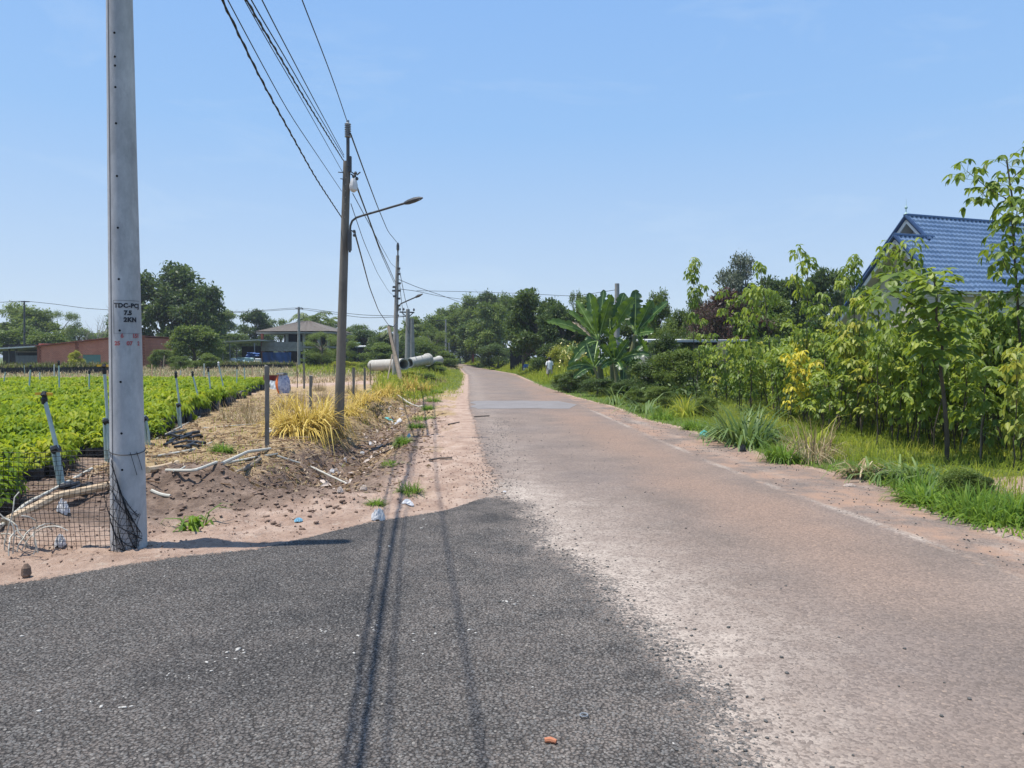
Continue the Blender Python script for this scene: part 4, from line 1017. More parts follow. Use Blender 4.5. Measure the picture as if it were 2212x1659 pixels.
def sapling(nme, x, y, h=None, label=LBL, mat=None, tilt=(0, 0), rz=None, wx_=1.0):
    zb = zg(x, y)-0.02; s = (h/SH[nme]) if h else 1
    o = empty('rubber_sapling', label, 'young rubber tree', (x, y, zb), group=GRP, scale=(s**0.5*wx_, s**0.5*wx_, s), rot=(tilt[0], tilt[1], random.random()*6.28 if rz is None else rz))
    for nm, me in (('leaves', sap_leaf(nme, mat or L_rubber)), ('stem', SAP[nme][1])):
        c = bpy.data.objects.new(nm, me); COL.objects.link(c); c.parent = o
    return o
def sap_px(nme, u, vt, d, label, mat=None, tilt=(0,0)):
    p = PD(u, vt, d); return sapling(nme, p.x, p.y, p.z-zg(p.x, p.y), label, mat, tilt, wx_=1.0 if nme == 'b1' else 0.78)
sap_px('b1', 2222, 340, 12.6, 'tallest leafy rubber tree at the right edge of the photo')
sap_px('b1', 2310, 430, 13.5, 'tall rubber tree cut by the right edge of the photo')
sap_px('b2', 2165, 640, 13.0, 'leafy rubber tree left of the tallest one, across the blue roof')
sap_px('b2', 1968, 536, 14.5, 'bushy rubber tree in front of the gable of the blue roofed house')
sap_px('t2', 1745, 560, 19.5, 'tall rubber tree with drooping top whorl in the middle of the plantation')
sap_px('t3', 1675, 568, 22, 'tall rubber tree with small umbrella top left of the drooping one')
sap_px('l1', 1848, 556, 20, 'rubber tree top just left of the house gable')
sap_px('t3', 1862, 645, 16, 'yellowish rubber tree below the left eave of the house', L_yg)
sap_px('l1', 1500, 562, 30, 'lone tall thin rubber tree standing clear against the sky')
sap_px('t3', 1505, 690, 27, 'rubber tree with wide umbrella crown below the lone tall one')
sap_px('t1', 1625, 622, 21, 'rubber tree with long hanging leaves left of centre of the plantation')
sap_px('t2', 1600, 640, 23, 'rubber tree beside the one with long hanging leaves')
sap_px('t3', 1810, 610, 18, 'umbrella topped rubber tree right of the tall drooping one')
sap_px('t1', 1900, 640, 13.5, 'big-leaved rubber tree near the front in line with the house gable')
sap_px('t2', 2070, 672, 14, 'rubber tree beneath the eave of the house')
sap_px('s3', 1703, 760, 17, 'bright yellow leaved rubber tree in the middle of the plantation', L_yel)
sap_px('s1', 1550, 815, 22, 'low yellow-green rubber tree at the left front of the plantation', L_yg)
sap_px('s2', 2195, 765, 10.8, 'yellow-green rubber tree at the right edge of the photo', L_yg)
lt = PD(1975, 655, 12.3)
o = sapling('l1', 6.62, 11.6, 2.9, 'rubber tree with a dark leaning stem nearest the grass', tilt=(R(4), R(-9)), rz=0.3); o.scale = (1.5, 1.5, o.scale[2])
# the crowd
front = lambda y: np.interp(y, [8, 11.5, 15.7, 28, 34], [8.4, 6.9, 6.5, 7.0, 7.6])
cnt = 0; gr = random.Random(5); placed = []
def place_crowd(n, ymin, ymax, dmin, dmax, kinds, hlim, spacing):
    global cnt
    tries = 0; k = 0
    while k < n and tries < 6000:
        tries += 1; y = gr.uniform(ymin, ymax); x = float(front(y))+gr.uniform(dmin, dmax)
        if x/y > 0.80: continue
        if any((x-a)**2+(y-b)**2 < spacing**2 for a, b in placed): continue
        placed.append((x, y)); nme = gr.choice(kinds); h = gr.uniform(*hlim)
        mt = L_yg if gr.random() < 0.10 else L_rubber
        sapling(nme, x, y, h, mat=mt, tilt=(gr.gauss(0, .05), gr.gauss(0, .05)), label=LBL if mt is L_rubber else 'slim young rubber tree with yellowing leaves inside the plantation'); k += 1
place_crowd(66, 10.5, 19, 0.2, 2.6, ['s1','s2','s3','s4'], (1.2, 2.2), 0.40)
place_crowd(50, 12, 24, 1.8, 4.8, ['s2','s3','s4','s5','s6'], (1.7, 2.5), 0.55)
place_crowd(36, 19, 30, 0.0, 2.5, ['s1','s2','s3','s4'], (1.4, 2.2), 0.5)
place_crowd(26, 16, 30, 2.5, 9, ['s4','s5','s6','t1'], (2.0, 2.6), 0.8)
# bare thin stems under the canopy
mb = None
stemm = []
for k in range(4):
    q = MB(); q.tube([(0,0,-0.1),(0.02*k,0.01,0.5),(0.03-0.02*k,0.02,1.0)], [0.011,0.009,0.006], 5)
    me = bpy.data.meshes.new('stem'); me.from_pydata(q.v, [], q.f); me.materials.append(M_bark_g if k % 2 else M_wood); stemm.append(me)
k = 0
while k < 48:
    y = gr.uniform(10.5, 20); x = float(front(y))+gr.uniform(-0.1, 2.6)
    if x/y > 0.76: continue
    o = bpy.data.objects.new('thin_sapling', stemm[k % 4]); COL.objects.link(o); o.location = (x, y, zg(x, y)-0.03); o.rotation_euler = (gr.gauss(0,.07), gr.gauss(0,.07), gr.random()*6.28); o.scale = (1.2, 1.2, gr.uniform(0.8, 1.6))
    tag(o, 'thin bare upright stem under the leaf canopy of the plantation', 'sapling stem', 'thin stems below the rubber canopy'); k += 1

# ------------------------------------------------------------------ banana plants
def banana_leaf(base, tip, arch, wd, seed, face=(0, -1, 0.5)):
    g = np.random.default_rng(seed); b = np.array(base); t = np.array(tip); n = 34; L = np.linalg.norm(t-b)
    ts = np.linspace(0, 1, n); P_ = b[None]*(1-ts[:,None])+t[None]*ts[:,None]; P_ += np.outer(4*ts*(1-ts), np.array([0,0,1.0]))*arch*L
    d = norm(np.gradient(P_, axis=0)); fc = norm(np.array(face, float)+g.normal(size=3)*0.25); s = norm(np.cross(d, fc)); nn = norm(np.cross(s, d))
    prof = np.where(ts < 0.14, 0.04, np.sin(np.pi*np.clip((ts-0.12)/0.90, 0, 1))**0.45)*wd/2
    prof[-1] = 0.01
    v = []; f = []; ph = g.random()*6
    for i in range(n):
        wv = 0.035*(1 if i % 2 else -1)+0.05*math.sin(i*0.9+ph)
        for j, e in enumerate((-1, -0.5, 0, 0.5, 1)):
            tear = 1-(0.15+0.4*g.random())*(abs(e) == 1)*(g.random() < 0.35)
            v.append(P_[i]+s[i]*e*prof[i]*tear+nn[i]*((abs(e)**1.3)*(0.28*prof[i])+wv*abs(e)*wd))
    for i in range(n-1):
        for j in range(4): f.append((i*5+j, i*5+j+1, (i+1)*5+j+1, (i+1)*5+j))
    return np.array(v), np.array(f), P_
def BP(cx_, cy_, d): return PD(1068+cx_*0.1947, 586+cy_*0.1947, d)
def banana(label, foot, crown, leaves, d, r=0.13, mat=None, seed=0):
    b = BP(*foot, d); b.z = 0.0; c = BP(*crown, d)
    o = empty('banana_plant', label, 'banana plant', b, group='banana plants beside the road')
    MB().tube([(0,0,-0.1), tuple((c-b)*0.5), tuple(c-b)], [r*1.3, r, r*0.6], 10).build('stem', M_banst, o, smooth=True)
    for i, (tx, ty, dz, wd, ar) in enumerate(leaves):
        tip = BP(tx, ty, d+dz)-b; v, f, P_ = banana_leaf(tuple(c-b+Vector((0,0,-0.1*i/len(leaves)))), tuple(tip), ar, wd*0.88, seed*31+i, (random.uniform(-.6,.6), -1, 0.35))
        me = npmesh('leaf', v, f, True, np.full(len(v), 0.15+0.8*random.random()))
        lf = link('leaf', me, mat or L_ban, o)
        m2 = MB().tube(P_, np.linspace(0.035, 0.008, len(P_)), 6).build('midrib', M_rib, lf, smooth=True)
    return o
banana('banana plant with the long leaf reaching out left over the verge', (1190, 1290), (1150, 760),
  [(570,556,-.8,.55,.06),(822,440,-.4,.5,.05),(905,318,.6,.6,.02),(1050,240,.9,.6,.0),(1085,250,-.6,.5,.0),(1215,205,.5,.6,.0),(1300,255,-.7,.65,.03),(1090,1160,-1.3,.5,.12),(830,1060,-1.2,.55,.15),(1010,740,.8,.5,.0)], 35, seed=1)
banana('tall banana plant in the middle of the clump', (1330, 1300), (1290, 720),
  [(1440,240,.4,.7,.03),(1550,290,-.9,.75,.05),(1270,255,.9,.55,.0),(1470,280,1.0,.6,.02),(1180,660,-1.0,.5,.1),(1350,560,-1.0,.5,.1),(1480,860,-1.2,.5,.1)], 36, seed=2)
banana('banana plant with the wide leaves leaning right over the saplings', (1440, 1290), (1560, 700),
  [(1570,205,.3,.8,.0),(1750,320,-.5,.7,.02),(1930,335,-.9,.62,.04),(1460,300,.9,.6,.0),(1765,675,-1.2,.55,.06),(1690,900,.9,.5,.1)], 35.5, seed=3)
banana('lower banana plant with dark hanging leaves at the front of the clump', (1380, 1330), (1330, 1000),
  [(1290,700,-.4,.5,.0),(1180,820,-.6,.5,.04),(1410,820,.3,.5,.02),(1490,760,-.5,.5,.03),(1410,1095,-.9,.4,.15),(1180,1080,-.9,.4,.12),(1300,780,.6,.45,.0),(1720,930,-.3,.45,.12)], 34, r=0.1, seed=4)
banana('small banana plant at the left foot of the clump', (1220, 1320), (1100, 1060),
  [(800,1085,-.3,.42,.12),(970,960,-.2,.4,.05),(1020,800,.3,.42,.02),(1150,840,-.3,.4,.02),(880,1190,-.5,.4,.12),(1250,900,.4,.4,.03)], 33.5, r=0.08, seed=5)
banana('young banana plant at the shaded right of the clump', (1480, 1320), (1440, 1050),
  [(1400,800,.2,.42,.0),(1560,900,-.2,.42,.03),(1640,1000,-.3,.4,.1),(1350,960,-.5,.4,.08),(1430,1240,-.6,.38,.15),(1640,820,.4,.4,.03)], 34.5, r=0.08, seed=6)
v, f, P_ = banana_leaf(tuple(BP(1100,760,34.5)), tuple(BP(860,560,33.8)), 0.05, 0.28, 77); 
tag(link('dead_banana_leaf', npmesh('dead_banana_leaf', v, f, True, np.full(len(v), .8)), L_brn), 'withered pale brown banana leaf hanging on the left of the clump', 'dead leaf')
# ------------------------------------------------------------------ buildings
def wall_mat(name, c1, c2, scale=1.5): return simple(name, c1, c2, scale, 0.9, bs=0.2, bd=0.01)
def brick_mat(name, c1, c2, mortar, sc_=1.0):
    m, n, out = new_mat(name); v = scaled(n, coord(n), (1,1,1), rot=(R(90),0,0))
    b = n.nodes.new('ShaderNodeTexBrick'); n.links.new(v, b.inputs['Vector']); b.inputs['Scale'].default_value = sc_
    for k, q in (('Color1', c1), ('Color2', c2), ('Mortar', mortar)): b.inputs[k].default_value = (*q, 1)
    b.inputs['Mortar Size'].default_value = 0.012; b.inputs['Brick Width'].default_value = 0.24; b.inputs['Row Height'].default_value = 0.095
    nz = noise(n, 0.8, 5, 0.6, coord(n)); c = mixc(n, math_(n, 'MULTIPLY', ramp(n, [(0.4,(0,0,0)),(0.7,(1,1,1))], nz), 0.5), b.outputs['Color'], tuple(q*0.6 for q in c1))
    princ(n, out, c, 0.92, bump(n, b.outputs['Fac'], -0.5, 0.01)); return m
M_brick = brick_mat('brick_wall', (0.60,0.175,0.105), (0.48,0.13,0.08), (0.52,0.34,0.26))
M_corr = simple('corrugated_grey', (0.17,0.18,0.19), (0.11,0.115,0.12), 3, 0.6, metal=0.2)
M_teal = simple('teal_door', (0.10,0.20,0.18), (0.14,0.24,0.21), 3, 0.7)
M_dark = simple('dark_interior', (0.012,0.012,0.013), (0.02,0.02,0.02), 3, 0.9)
M_cement = wall_mat('raw_cement', (0.32,0.31,0.29), (0.22,0.21,0.19)); M_roofp = wall_mat('pale_sheet', (0.55,0.56,0.55), (0.42,0.42,0.41))
M_rt = simple('brown_tile', (0.22,0.19,0.16), (0.15,0.128,0.108), 4, 0.85, bs=0.3)
def wavy(mb, p0, du, dv, nu, nv, amp_u, amp_v, nrm, teeth):
    """sheet from p0 along du, dv; waves across du, stepped rows along dv"""
    p0, du, dv, nrm = [np.array(q, float) for q in (p0, du, dv, nrm)]
    v = []
    for j in range(nv+1):
        for i in range(nu+1):
            a = i/nu; b = j/nv; rowp = (b*teeth[1]) % 1.0
            h = amp_u*abs(math.sin(math.pi*a*teeth[0])) + amp_v*rowp
            v.append(p0+du*a+dv*b+nrm*h)
    f = [(j*(nu+1)+i, j*(nu+1)+i+1, (j+1)*(nu+1)+i+1, (j+1)*(nu+1)+i) for j in range(nv) for i in range(nu)]
    return mb.add(v, f)

# brick shed
D = 78.0; k_ = D/F; b = PD(196, 798, D); b.z = 0.38
S = empty('brick_shed', 'long red brick shed with sloping roof edge, teal door and open lean-to on its left', 'shed', b)
def SX(u): return (u-196)*k_
def SZ(v): return PD(196, v, D).z-b.z
w_ = MB(); x0, x1 = SX(82), SX(313); zl, zr = SZ(749), SZ(723); dx0, dx1, dz = SX(179), SX(218), SZ(766)
zt_ = lambda x: zl+(zr-zl)*(x-x0)/(x1-x0) if x < SX(243) else zl+(zr-zl)*(SX(243)-x0)/(x1-x0)+0.15*(x-SX(243))/(x1-SX(243))
def prism(mb, poly, y0, y1):
    n_ = len(poly); return mb.add([(x, y0, z) for x, z in poly]+[(x, y1, z) for x, z in poly], [tuple(range(n_))]+[tuple(range(n_, 2*n_))[::-1]]+[(i, i+n_, (i+1) % n_+n_, (i+1) % n_) for i in range(n_)])
prism(w_, [(x0,-.6),(dx0,-.6),(dx0,zt_(dx0)),(x0,zt_(x0))], 0, .2); prism(w_, [(dx0,dz),(dx1,dz),(dx1,zt_(dx1)),(dx0,zt_(dx0))], 0, .2)
prism(w_, [(dx1,-.6),(x1,-.6),(x1,zt_(x1)),(dx1,zt_(dx1))], 0, .2)
w_.build('wall', M_brick, S)
prism(MB(), [(x0,-.6),(x1,-.6),(x1,zt_(x1)),(x0,zt_(x0))], 6, 6.2).build('rear_wall', M_brick, S)
MB().box((x0+0.1, 3.1, 1.0), (0.2, 5.8, 3.2)).build('side_wall', M_brick, S); MB().box((x1-0.1, 3.1, 1.3), (0.2, 5.8, 3.8)).build('side_wall', M_brick, S)
for u in (85, 167, 240, 309):
    p = MB()
    for j in range(28):
        z = -0.5+j*0.14
        if z < zt_(SX(u))-0.1: p.box((SX(u)+(0.03 if j % 2 else -0.03), -0.03, z), (0.34 if j % 2 else 0.24, 0.12, 0.125))
    p.build('pillar', M_brick_plain, S)
dr = MB(); 
for j in range(9): dr.box((dx0+(j+0.5)*(dx1-dx0)/9, 0.06+0.015*(j % 2), dz/2-0.3), ((dx1-dx0)/9, 0.03, dz+0.6))
dr.build('door', M_teal, S)
rf = MB(); prism(rf, [(x0-0.2,zt_(x0)+0.01),(SX(243),zt_(SX(243))+0.02),(x1+0.2,zt_(x1)+0.03),(x1+0.2,zt_(x1)+0.12),(SX(243),zt_(SX(243))+0.11),(x0-0.2,zt_(x0)+0.10)], -0.35, 6.4); rf.build('roof', M_brick_plain, S)
lr = MB(); prism(lr, [(SX(-40),SZ(757)),(x0,SZ(750)),(x0,SZ(747)),(SX(-40),SZ(754))], -0.5, 6.3); lr.build('lean_to_roof', M_roofp, S)
cp = MB()
for j in range(26): cp.box((SX(34)+(j+.5)*(x0-0.05-SX(34))/26, 0.1+0.03*(j % 2), SZ(783)), ((x0-SX(34))/26, 0.03, SZ(768)-SZ(798)))
cp.build('metal_sheet_wall', M_corr, S)
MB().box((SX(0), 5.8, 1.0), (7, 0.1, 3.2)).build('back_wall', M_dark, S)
for u in (33, 18, -20): MB().box((SX(u), 0.2, 0.8), (0.14, 0.14, 3.0)).build('post', M_steel_d, S)
MB().box((SX(58), 0.0, SZ(760)), (2.3, 0.06, 0.08)).build('rail', M_wood, S)

# open two storey house
D = 100.0; k_ = D/F; b = PD(637, 790, D); b.z = 0.42
S = empty('two_storey_house', 'unfinished open two storey concrete house with low hipped brown tile roof', 'house', b, R(-6))
def SX(u): return (u-637)*k_
def SZ(v): return PD(637, v, D).z-b.z
ze, za, zs1, zs2 = SZ(717), SZ(691.5), SZ(739), SZ(759); hw_, dp = 4.6, 8.0
e = 5.05; A = [(-e,-.5,ze),(e,-.5,ze),(e,dp+.5,ze),(-e,dp+.5,ze)]; R1_, R2_ = (-0.6,dp/2,za), (0.6,dp/2,za)
def slope(mb, a, b_, c, d, nu=90, nv=24, rows=24, cols=42):
    a, b_, c, d = map(Vector, (a, b_, c, d)); nr = (b_-a).cross(d-a).normalized(); nr = nr if nr.z > 0 else -nr; v = []
    for j in range(nv*3+1):
        t = j/(nv*3); l = a.lerp(d, t); r = b_.lerp(c, t)
        for i in range(nu+1):
            s = i/nu; v.append(tuple(l.lerp(r, s)+nr*(0.045*abs(math.sin(math.pi*s*cols))+0.075*(1-((t*rows) % 1)))))
    mb.add(v, [(j*(nu+1)+i, j*(nu+1)+i+1, (j+1)*(nu+1)+i+1, (j+1)*(nu+1)+i) for j in range(nv*3) for i in range(nu)])
r_ = MB(); slope(r_, A[0], A[1], R2_, R1_); slope(r_, A[1], A[2], R2_, R2_, 60, 16); slope(r_, A[3], A[0], R1_, R1_, 60, 16); slope(r_, A[2], A[3], R1_, R2_, 40, 10); r_.build('roof', M_rt, S)
MB().box((0, dp/2, ze-0.12), (2*e-0.1, dp+0.9, 0.2)).build('eave_board', M_cement, S)
for x in (-hw_+.15, -1.1, 1.2, 3.2, hw_-.15):
    for y in (0.2, dp-0.2): MB().box((x, y, ze/2-0.35), (0.3, 0.3, ze+0.3)).build('column', M_cement if x > -4 else M_brick_plain, S)
MB().box((0, dp/2, zs2+0.55), (2*hw_, dp, 0.22)).build('floor_slab', M_cement, S)
MB().box((-1.7, -0.02, (zs1+zs2)/2+0.3), (5.4, 0.15, (zs1-zs2)*0.55)).build('balcony_wall', M_cement, S)
MB().box((-1.7, -0.08, zs2+0.28), (5.5, 0.25, 0.5)).build('beam', M_conc_p, S)
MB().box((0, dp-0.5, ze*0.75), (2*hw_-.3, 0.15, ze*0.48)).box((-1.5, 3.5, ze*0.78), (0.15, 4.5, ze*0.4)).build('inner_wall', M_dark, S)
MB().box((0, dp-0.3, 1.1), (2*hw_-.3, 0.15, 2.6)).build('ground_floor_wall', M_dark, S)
v = [(x, -0.12+0.10*math.sin(x*3.1)+0.06*math.sin(x*7+z*2), z) for z in np.linspace(-0.1, SZ(761), 8) for x in np.linspace(SX(566), SX(630), 30)]
MB().add(v, [(j*30+i, j*30+i+1, (j+1)*30+i+1, (j+1)*30+i) for j in range(7) for i in range(29)]).build('tarpaulin', M_tarp, S, smooth=True)
# carport
D = 96.0; k_ = D/F; b = PD(520, 790, D); b.z = 0.42
S = empty('carport', 'open carport with thin flat metal roof left of the two storey house', 'carport', b)
def SX(u): return (u-520)*k_
MB().box((0, 3, PD(520, 736.5, D).z-b.z), (4.6, 7, 0.12), M=Matrix.Rotation(R(-3), 3, 'Y')).build('roof', M_roofp, S)
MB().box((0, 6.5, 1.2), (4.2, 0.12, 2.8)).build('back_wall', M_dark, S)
for u in (484, 499, 552): MB().box((SX(u), -0.3, 1.3), (0.09, 0.09, 3.2)).build('post', M_steel, S)
def cloth(name, pts, mat, label, cat, seed=0, th=None):
    """sheet through 4 corners with folds"""
    a, b_, c, d = [np.array(p, float) for p in pts]; n_ = 14; v = []; g = np.random.default_rng(seed); ph = g.random(4)*6
    nn = norm(np.cross(b_-a, d-a)); L = np.linalg.norm(b_-a)
    for j in range(n_+1):
        for i in range(n_+1):
            s, t = i/n_, j/n_; p = (a*(1-s)+b_*s)*(1-t)+(d*(1-s)+c*s)*t
            v.append(p+nn*L*0.07*(math.sin(7*s+ph[0]+3*t)+0.6*math.sin(13*t+ph[1]+4*s)+0.4*math.sin(19*s-11*t+ph[2])))
    o = MB().add(v, [(j*(n_+1)+i, j*(n_+1)+i+1, (j+1)*(n_+1)+i+1, (j+1)*(n_+1)+i) for j in range(n_) for i in range(n_)]).build(name, mat, smooth=True)
    return tag(o, label, cat)
M_tarp2 = simple('light_blue_tarp', (0.30,0.48,0.52), (0.45,0.58,0.58), 1.2, 0.7)
cloth('tarpaulin', [PD(511,791,94),PD(549,791,94),PD(549,773,94),PD(511,771,94)], M_tarp2, 'pale blue tarpaulin hung below the carport roof', 'tarp', 1)
cloth('tarpaulin', [PD(530,773,95),PD(560,770,95),PD(560,762,95),PD(534,761,95)], M_tarp, 'dark blue tarpaulin bundle between carport and house', 'tarp', 2)
for i, (u, v, d, wd, lb) in enumerate(((503, 786, 93, .8, 'white sack at the left foot of the carport tarpaulin'), (556, 783, 94, .9, 'pale crate stack at the right end of the carport tarpaulin'))):
    p = PD(u, v, d); p.z = 0.42; MBx = MB().box((0,0,.35), (wd,.6,.7)).box((0.1,0,.85), (wd*.7,.5,.3)); o = MBx.build('storage_crate' if i else 'sack', M_bagw, bevel=0.05); o.location = p; tag(o, lb, 'crate' if i else 'sack')

# small roadside shed and far roofs
D = 122.0; k_ = D/F; b = PD(1104, 776, D); b.z = 0.2
S = empty('roadside_shed', 'low grey shed with white roof edge beyond the tall grass at the bend', 'shed', b)
MB().box((0, 2.5, 1.3), (66*k_, 5, 2.8)).build('wall', M_conc_p, S)
MB().box((-0.2, 2.3, 2.85), (74*k_, 6, 0.16), M=Matrix.Rotation(R(-4), 3, 'Y')).build('roof', M_roofp, S)
MB().box((-0.9, -0.06, 1.2), (1.5, 0.05, 2.0)).build('metal_door', M_corr, S)
wn = MB()
for i in range(4): wn.box((0.32+i*0.13, -0.06, 1.35), (0.03, 0.04, 0.8))
wn.box((0.5, -0.05, 1.8), (0.6, 0.04, 0.05)).box((0.5, -0.05, 1.0), (0.6, 0.04, 0.05)).build('window_bars', M_steel_d, S)
for (u, v, d, wd, lb, mt) in ((786, 748, 104, 1.8, 'small white roof edge among the trees right of the lamp pole', M_roofp), (760, 741, 108, 0.9, 'tiny pale green roof glimpsed behind the lamp pole', M_tarp2), (1124, 750, 82, 2.2, 'white roof end showing behind the roadside shed', M_roofp)):
    p = PD(u, v, d); o = empty('small_roof_hut', lb, 'hut', (p.x, p.y, 0.3)); MB().box((0,1.5,p.z-0.3), (wd*1.3,3.4,0.12), M=Matrix.Rotation(R(3), 3, 'X')).build('roof', mt, o); MB().box((0,1.6,(p.z-.3)/2-0.1), (wd,2.6,p.z-0.45)).build('wall', M_dark, o)

# grey outbuilding behind the plantation
D = 41.0; k_ = D/F; b = PD(1530, 790, D); b.z = -0.25
S = empty('outbuilding', 'low grey outbuilding with a pierced red brick panel glimpsed through the rubber trees', 'outbuilding', b)
def SX(u): return (u-1530)*k_
MB().box((SX(1500), 1.5, 1.2), (SX(1600)-SX(1400), 3, 2.6)).build('wall', M_conc_p, S)
MB().box((SX(1505), 1.3, 2.75), (SX(1615)-SX(1395), 3.8, 0.12), M=Matrix.Rotation(R(2), 3, 'X')).build('roof', M_roofp, S)
bl = MB()
for i in range(5):
    for j in range(7): bl.box((SX(1608)+i*0.13+(0.06 if j % 2 else 0), -0.1, 2.0-j*0.14), (0.10, 0.1, 0.075))
bl.box((SX(1618), -0.1, 2.1), (0.75, 0.12, 0.06)).box((SX(1618), -0.1, 1.05), (0.75, 0.12, 0.06)); 
for i in range(7): bl.box((SX(1603)+i*0.115, -0.1, 1.55), (0.025, 0.05, 1.0))
bl.build('brick_panel', M_brick_plain, S)
MB().box((SX(1640), -0.1, 1.7), (0.35, 0.1, 1.8)).build('white_post', M_roofp, S)
tag(MB().box(tuple(PD(1558, 762, 30)), (0.28, 0.1, 0.9)).box(tuple(PD(1558, 780, 30)), (0.1, 0.08, 0.9)).build('wooden_board', M_bamboo), 'short upright wooden board under the rubber leaves left of the yellow tree', 'board')

# house with the blue tiled roof
m, n, out = new_mat('blue_glazed_tile')
c = ramp(n, [(0.3,(0.07,0.12,0.21)),(0.7,(0.125,0.185,0.28))], noise(n, 1.2, 4, 0.6, coord(n))); princ(n, out, c, 0.24, None, 0, 0.9); M_bt = m
M_ridge = simple('blue_ridge_tile', (0.02,0.045,0.11), (0.03,0.065,0.14), 3, 0.35); M_hw = wall_mat('pale_house_wall', (0.52,0.53,0.54), (0.46,0.47,0.48)); M_trim = wall_mat('white_trim', (0.75,0.75,0.74), (0.68,0.68,0.66))
M_hw2 = wall_mat('cream_house_wall', (0.55,0.50,0.42), (0.5,0.45,0.38)); M_mint = wall_mat('mint_trim', (0.42,0.58,0.52), (0.36,0.5,0.46))
p0 = PD(1957, 469, 32.0); ang = math.atan2(1.5, 4.3)
S = empty('blue_roof_house', 'pale house with steep blue tiled gable roof and finial behind the rubber trees', 'house', (p0.x, p0.y, 0), ang)
zr_ = p0.z; W = 3.3; zb_ = zr_-W*1.02; Lr = 13.0
# local: x along the ridge (away right), -y towards the road
def gable_roof(name, x0, x1, yr, zr, yf, yb, tile_rows=18):
    mb = MB(); tn = 1.02
    zf = zr-abs(yf-yr)*tn; zk = zr-abs(yb-yr)*tn; rows = max(4, round(abs(yf-yr)*1.43/0.29)); cols = round((x1-x0)/0.235)
    slope(mb, (x0,yf,zf), (x1,yf,zf), (x1,yr,zr), (x0,yr,zr), nu=cols*6, nv=rows, rows=rows, cols=cols)
    rows2 = max(4, round(abs(yb-yr)*1.43/0.29)); slope(mb, (x1,yb,zk), (x0,yb,zk), (x0,yr,zr), (x1,yr,zr), nu=cols*3, nv=rows2, rows=rows2, cols=cols)
    o = mb.build(name, M_bt, S); rd = MB().tube([(x0-0.05,yr,zr+0.06),(x1,yr,zr+0.06)], 0.10, 8)
    rd.tube([(x0,yr,zr+0.04),(x0,yf,zf+0.06)] if name != 'roof' else [(x0,yr,zr+0.04),(x0,-1.15,zr-1.15*1.02+0.06)], 0.085, 8).tube([(x0,yr,zr+0.04),(x0,yb,zk+0.06)], 0.085, 8)
    rd.build('ridge_tiles', M_ridge, o)
    for (yy_, zz_) in ((yf, zf), (yb, zk)): MB().add([(x0+0.05,yr,zr-0.13),(x0+1.5,yr,zr-0.13),(x0+1.5,yy_,zz_-0.13),(x0+0.05,yy_,zz_-0.13)], [(0,1,2,3)]).build('soffit', M_hw2, o)
    tr = MB().bar((x0+0.04,yr,zr-0.14),(x0+0.04,yf,zf-0.14) if name != 'roof' else (x0+0.04,-1.0,zr-1.02-0.14),0.05,0.16).bar((x0+0.04,yr,zr-0.14),(x0+0.04,yb,zk-0.14),0.05,0.16); tr.build('gable_trim', M_trim, o)
    return zf, zk
zf, zk = gable_roof('roof', 0, Lr, 0, zr_, -W, W)
yr2 = -1.0; zr2 = zr_-1.0*1.02-0.02
gable_roof('front_gable_roof', -1.6, 0.4, yr2, zr2, -W-0.02, 2.2)
wl = MB()
wl.add([(0.7,-W+.5,0),(0.7,W-.5,0),(0.7,W-.5,zf+.3),(0.7,0,zr_-.25),(0.7,-W+.5,zf+.3)], [(0,1,2,3,4)])
wl.build('gable_wall', M_hw, S)
wl = MB().add([(-1.0,-W+.5,0),(-1.0,2.0,0),(-1.0,2.0,zr2-3.2),(-1.0,yr2,zr2-.2),(-1.0,-W+.5,zf+.3)], [(0,1,2,3,4)]).box((-0.15,-W+.56,zf/2+.1), (1.7,0.12,zf+.4)); wl.build('front_gable_wall', M_hw2, S)
MB().box((Lr/2+.4, -W+.56, zf/2+.1), (Lr-.8, 0.15, zf+.3)).box((Lr/2+.4, W-.5, zf/2), (Lr-.8, 0.15, zf+.3)).box((Lr-.1, 0, zf/2), (0.15, 2*W-1.2, zf+.3)).build('wall', M_hw, S)
MB().box((Lr/2-.6, -W+.25, zf-.02), (Lr+1.6, 0.55, 0.08)).build('soffit', M_trim, S)
vt = MB().lathe([(0.34,0),(0.42,0.02),(0.42,0.08),(0.34,0.08)], 20, c=(-1.02, -1.0, zr2-1.75), M=Matrix.Rotation(R(-90), 3, 'Y'))
for i in range(5): vt.bar((-1.08,-1.3,zr2-2.05+i*.15), (-1.08,-0.7,zr2-2.05+i*.15), 0.03)
vt.build('round_vent', M_trim, S)
M_fan = simple('maroon_fan', (0.28,0.09,0.08), (0.2,0.07,0.06), 4, 0.7)
MB().lathe([(0.0,0),(0.46,0.01),(0.46,0.05),(0.0,0.06)], 24, c=(0.66, 0.0, zr_-1.75), M=Matrix.Rotation(R(-90), 3, 'Y')).build('gable_ornament', M_fan, S)
MB().lathe([(0.0,0),(0.25,0.01),(0.25,0.03),(0.0,0.04)], 16, c=(0.60, 0.0, zr_-1.85), M=Matrix.Rotation(R(-90), 3, 'Y')).build('ornament_centre', M_trim, S)
MB().lathe([(0.08,0),(0.04,.05),(0.018,.08),(0.018,.20),(0.06,.25),(0.06,.29),(0.018,.34),(0.008,.40),(0.004,.62)], 10, c=(0,0,zr_+0.12)).build('finial', M_mint, S, smooth=True)
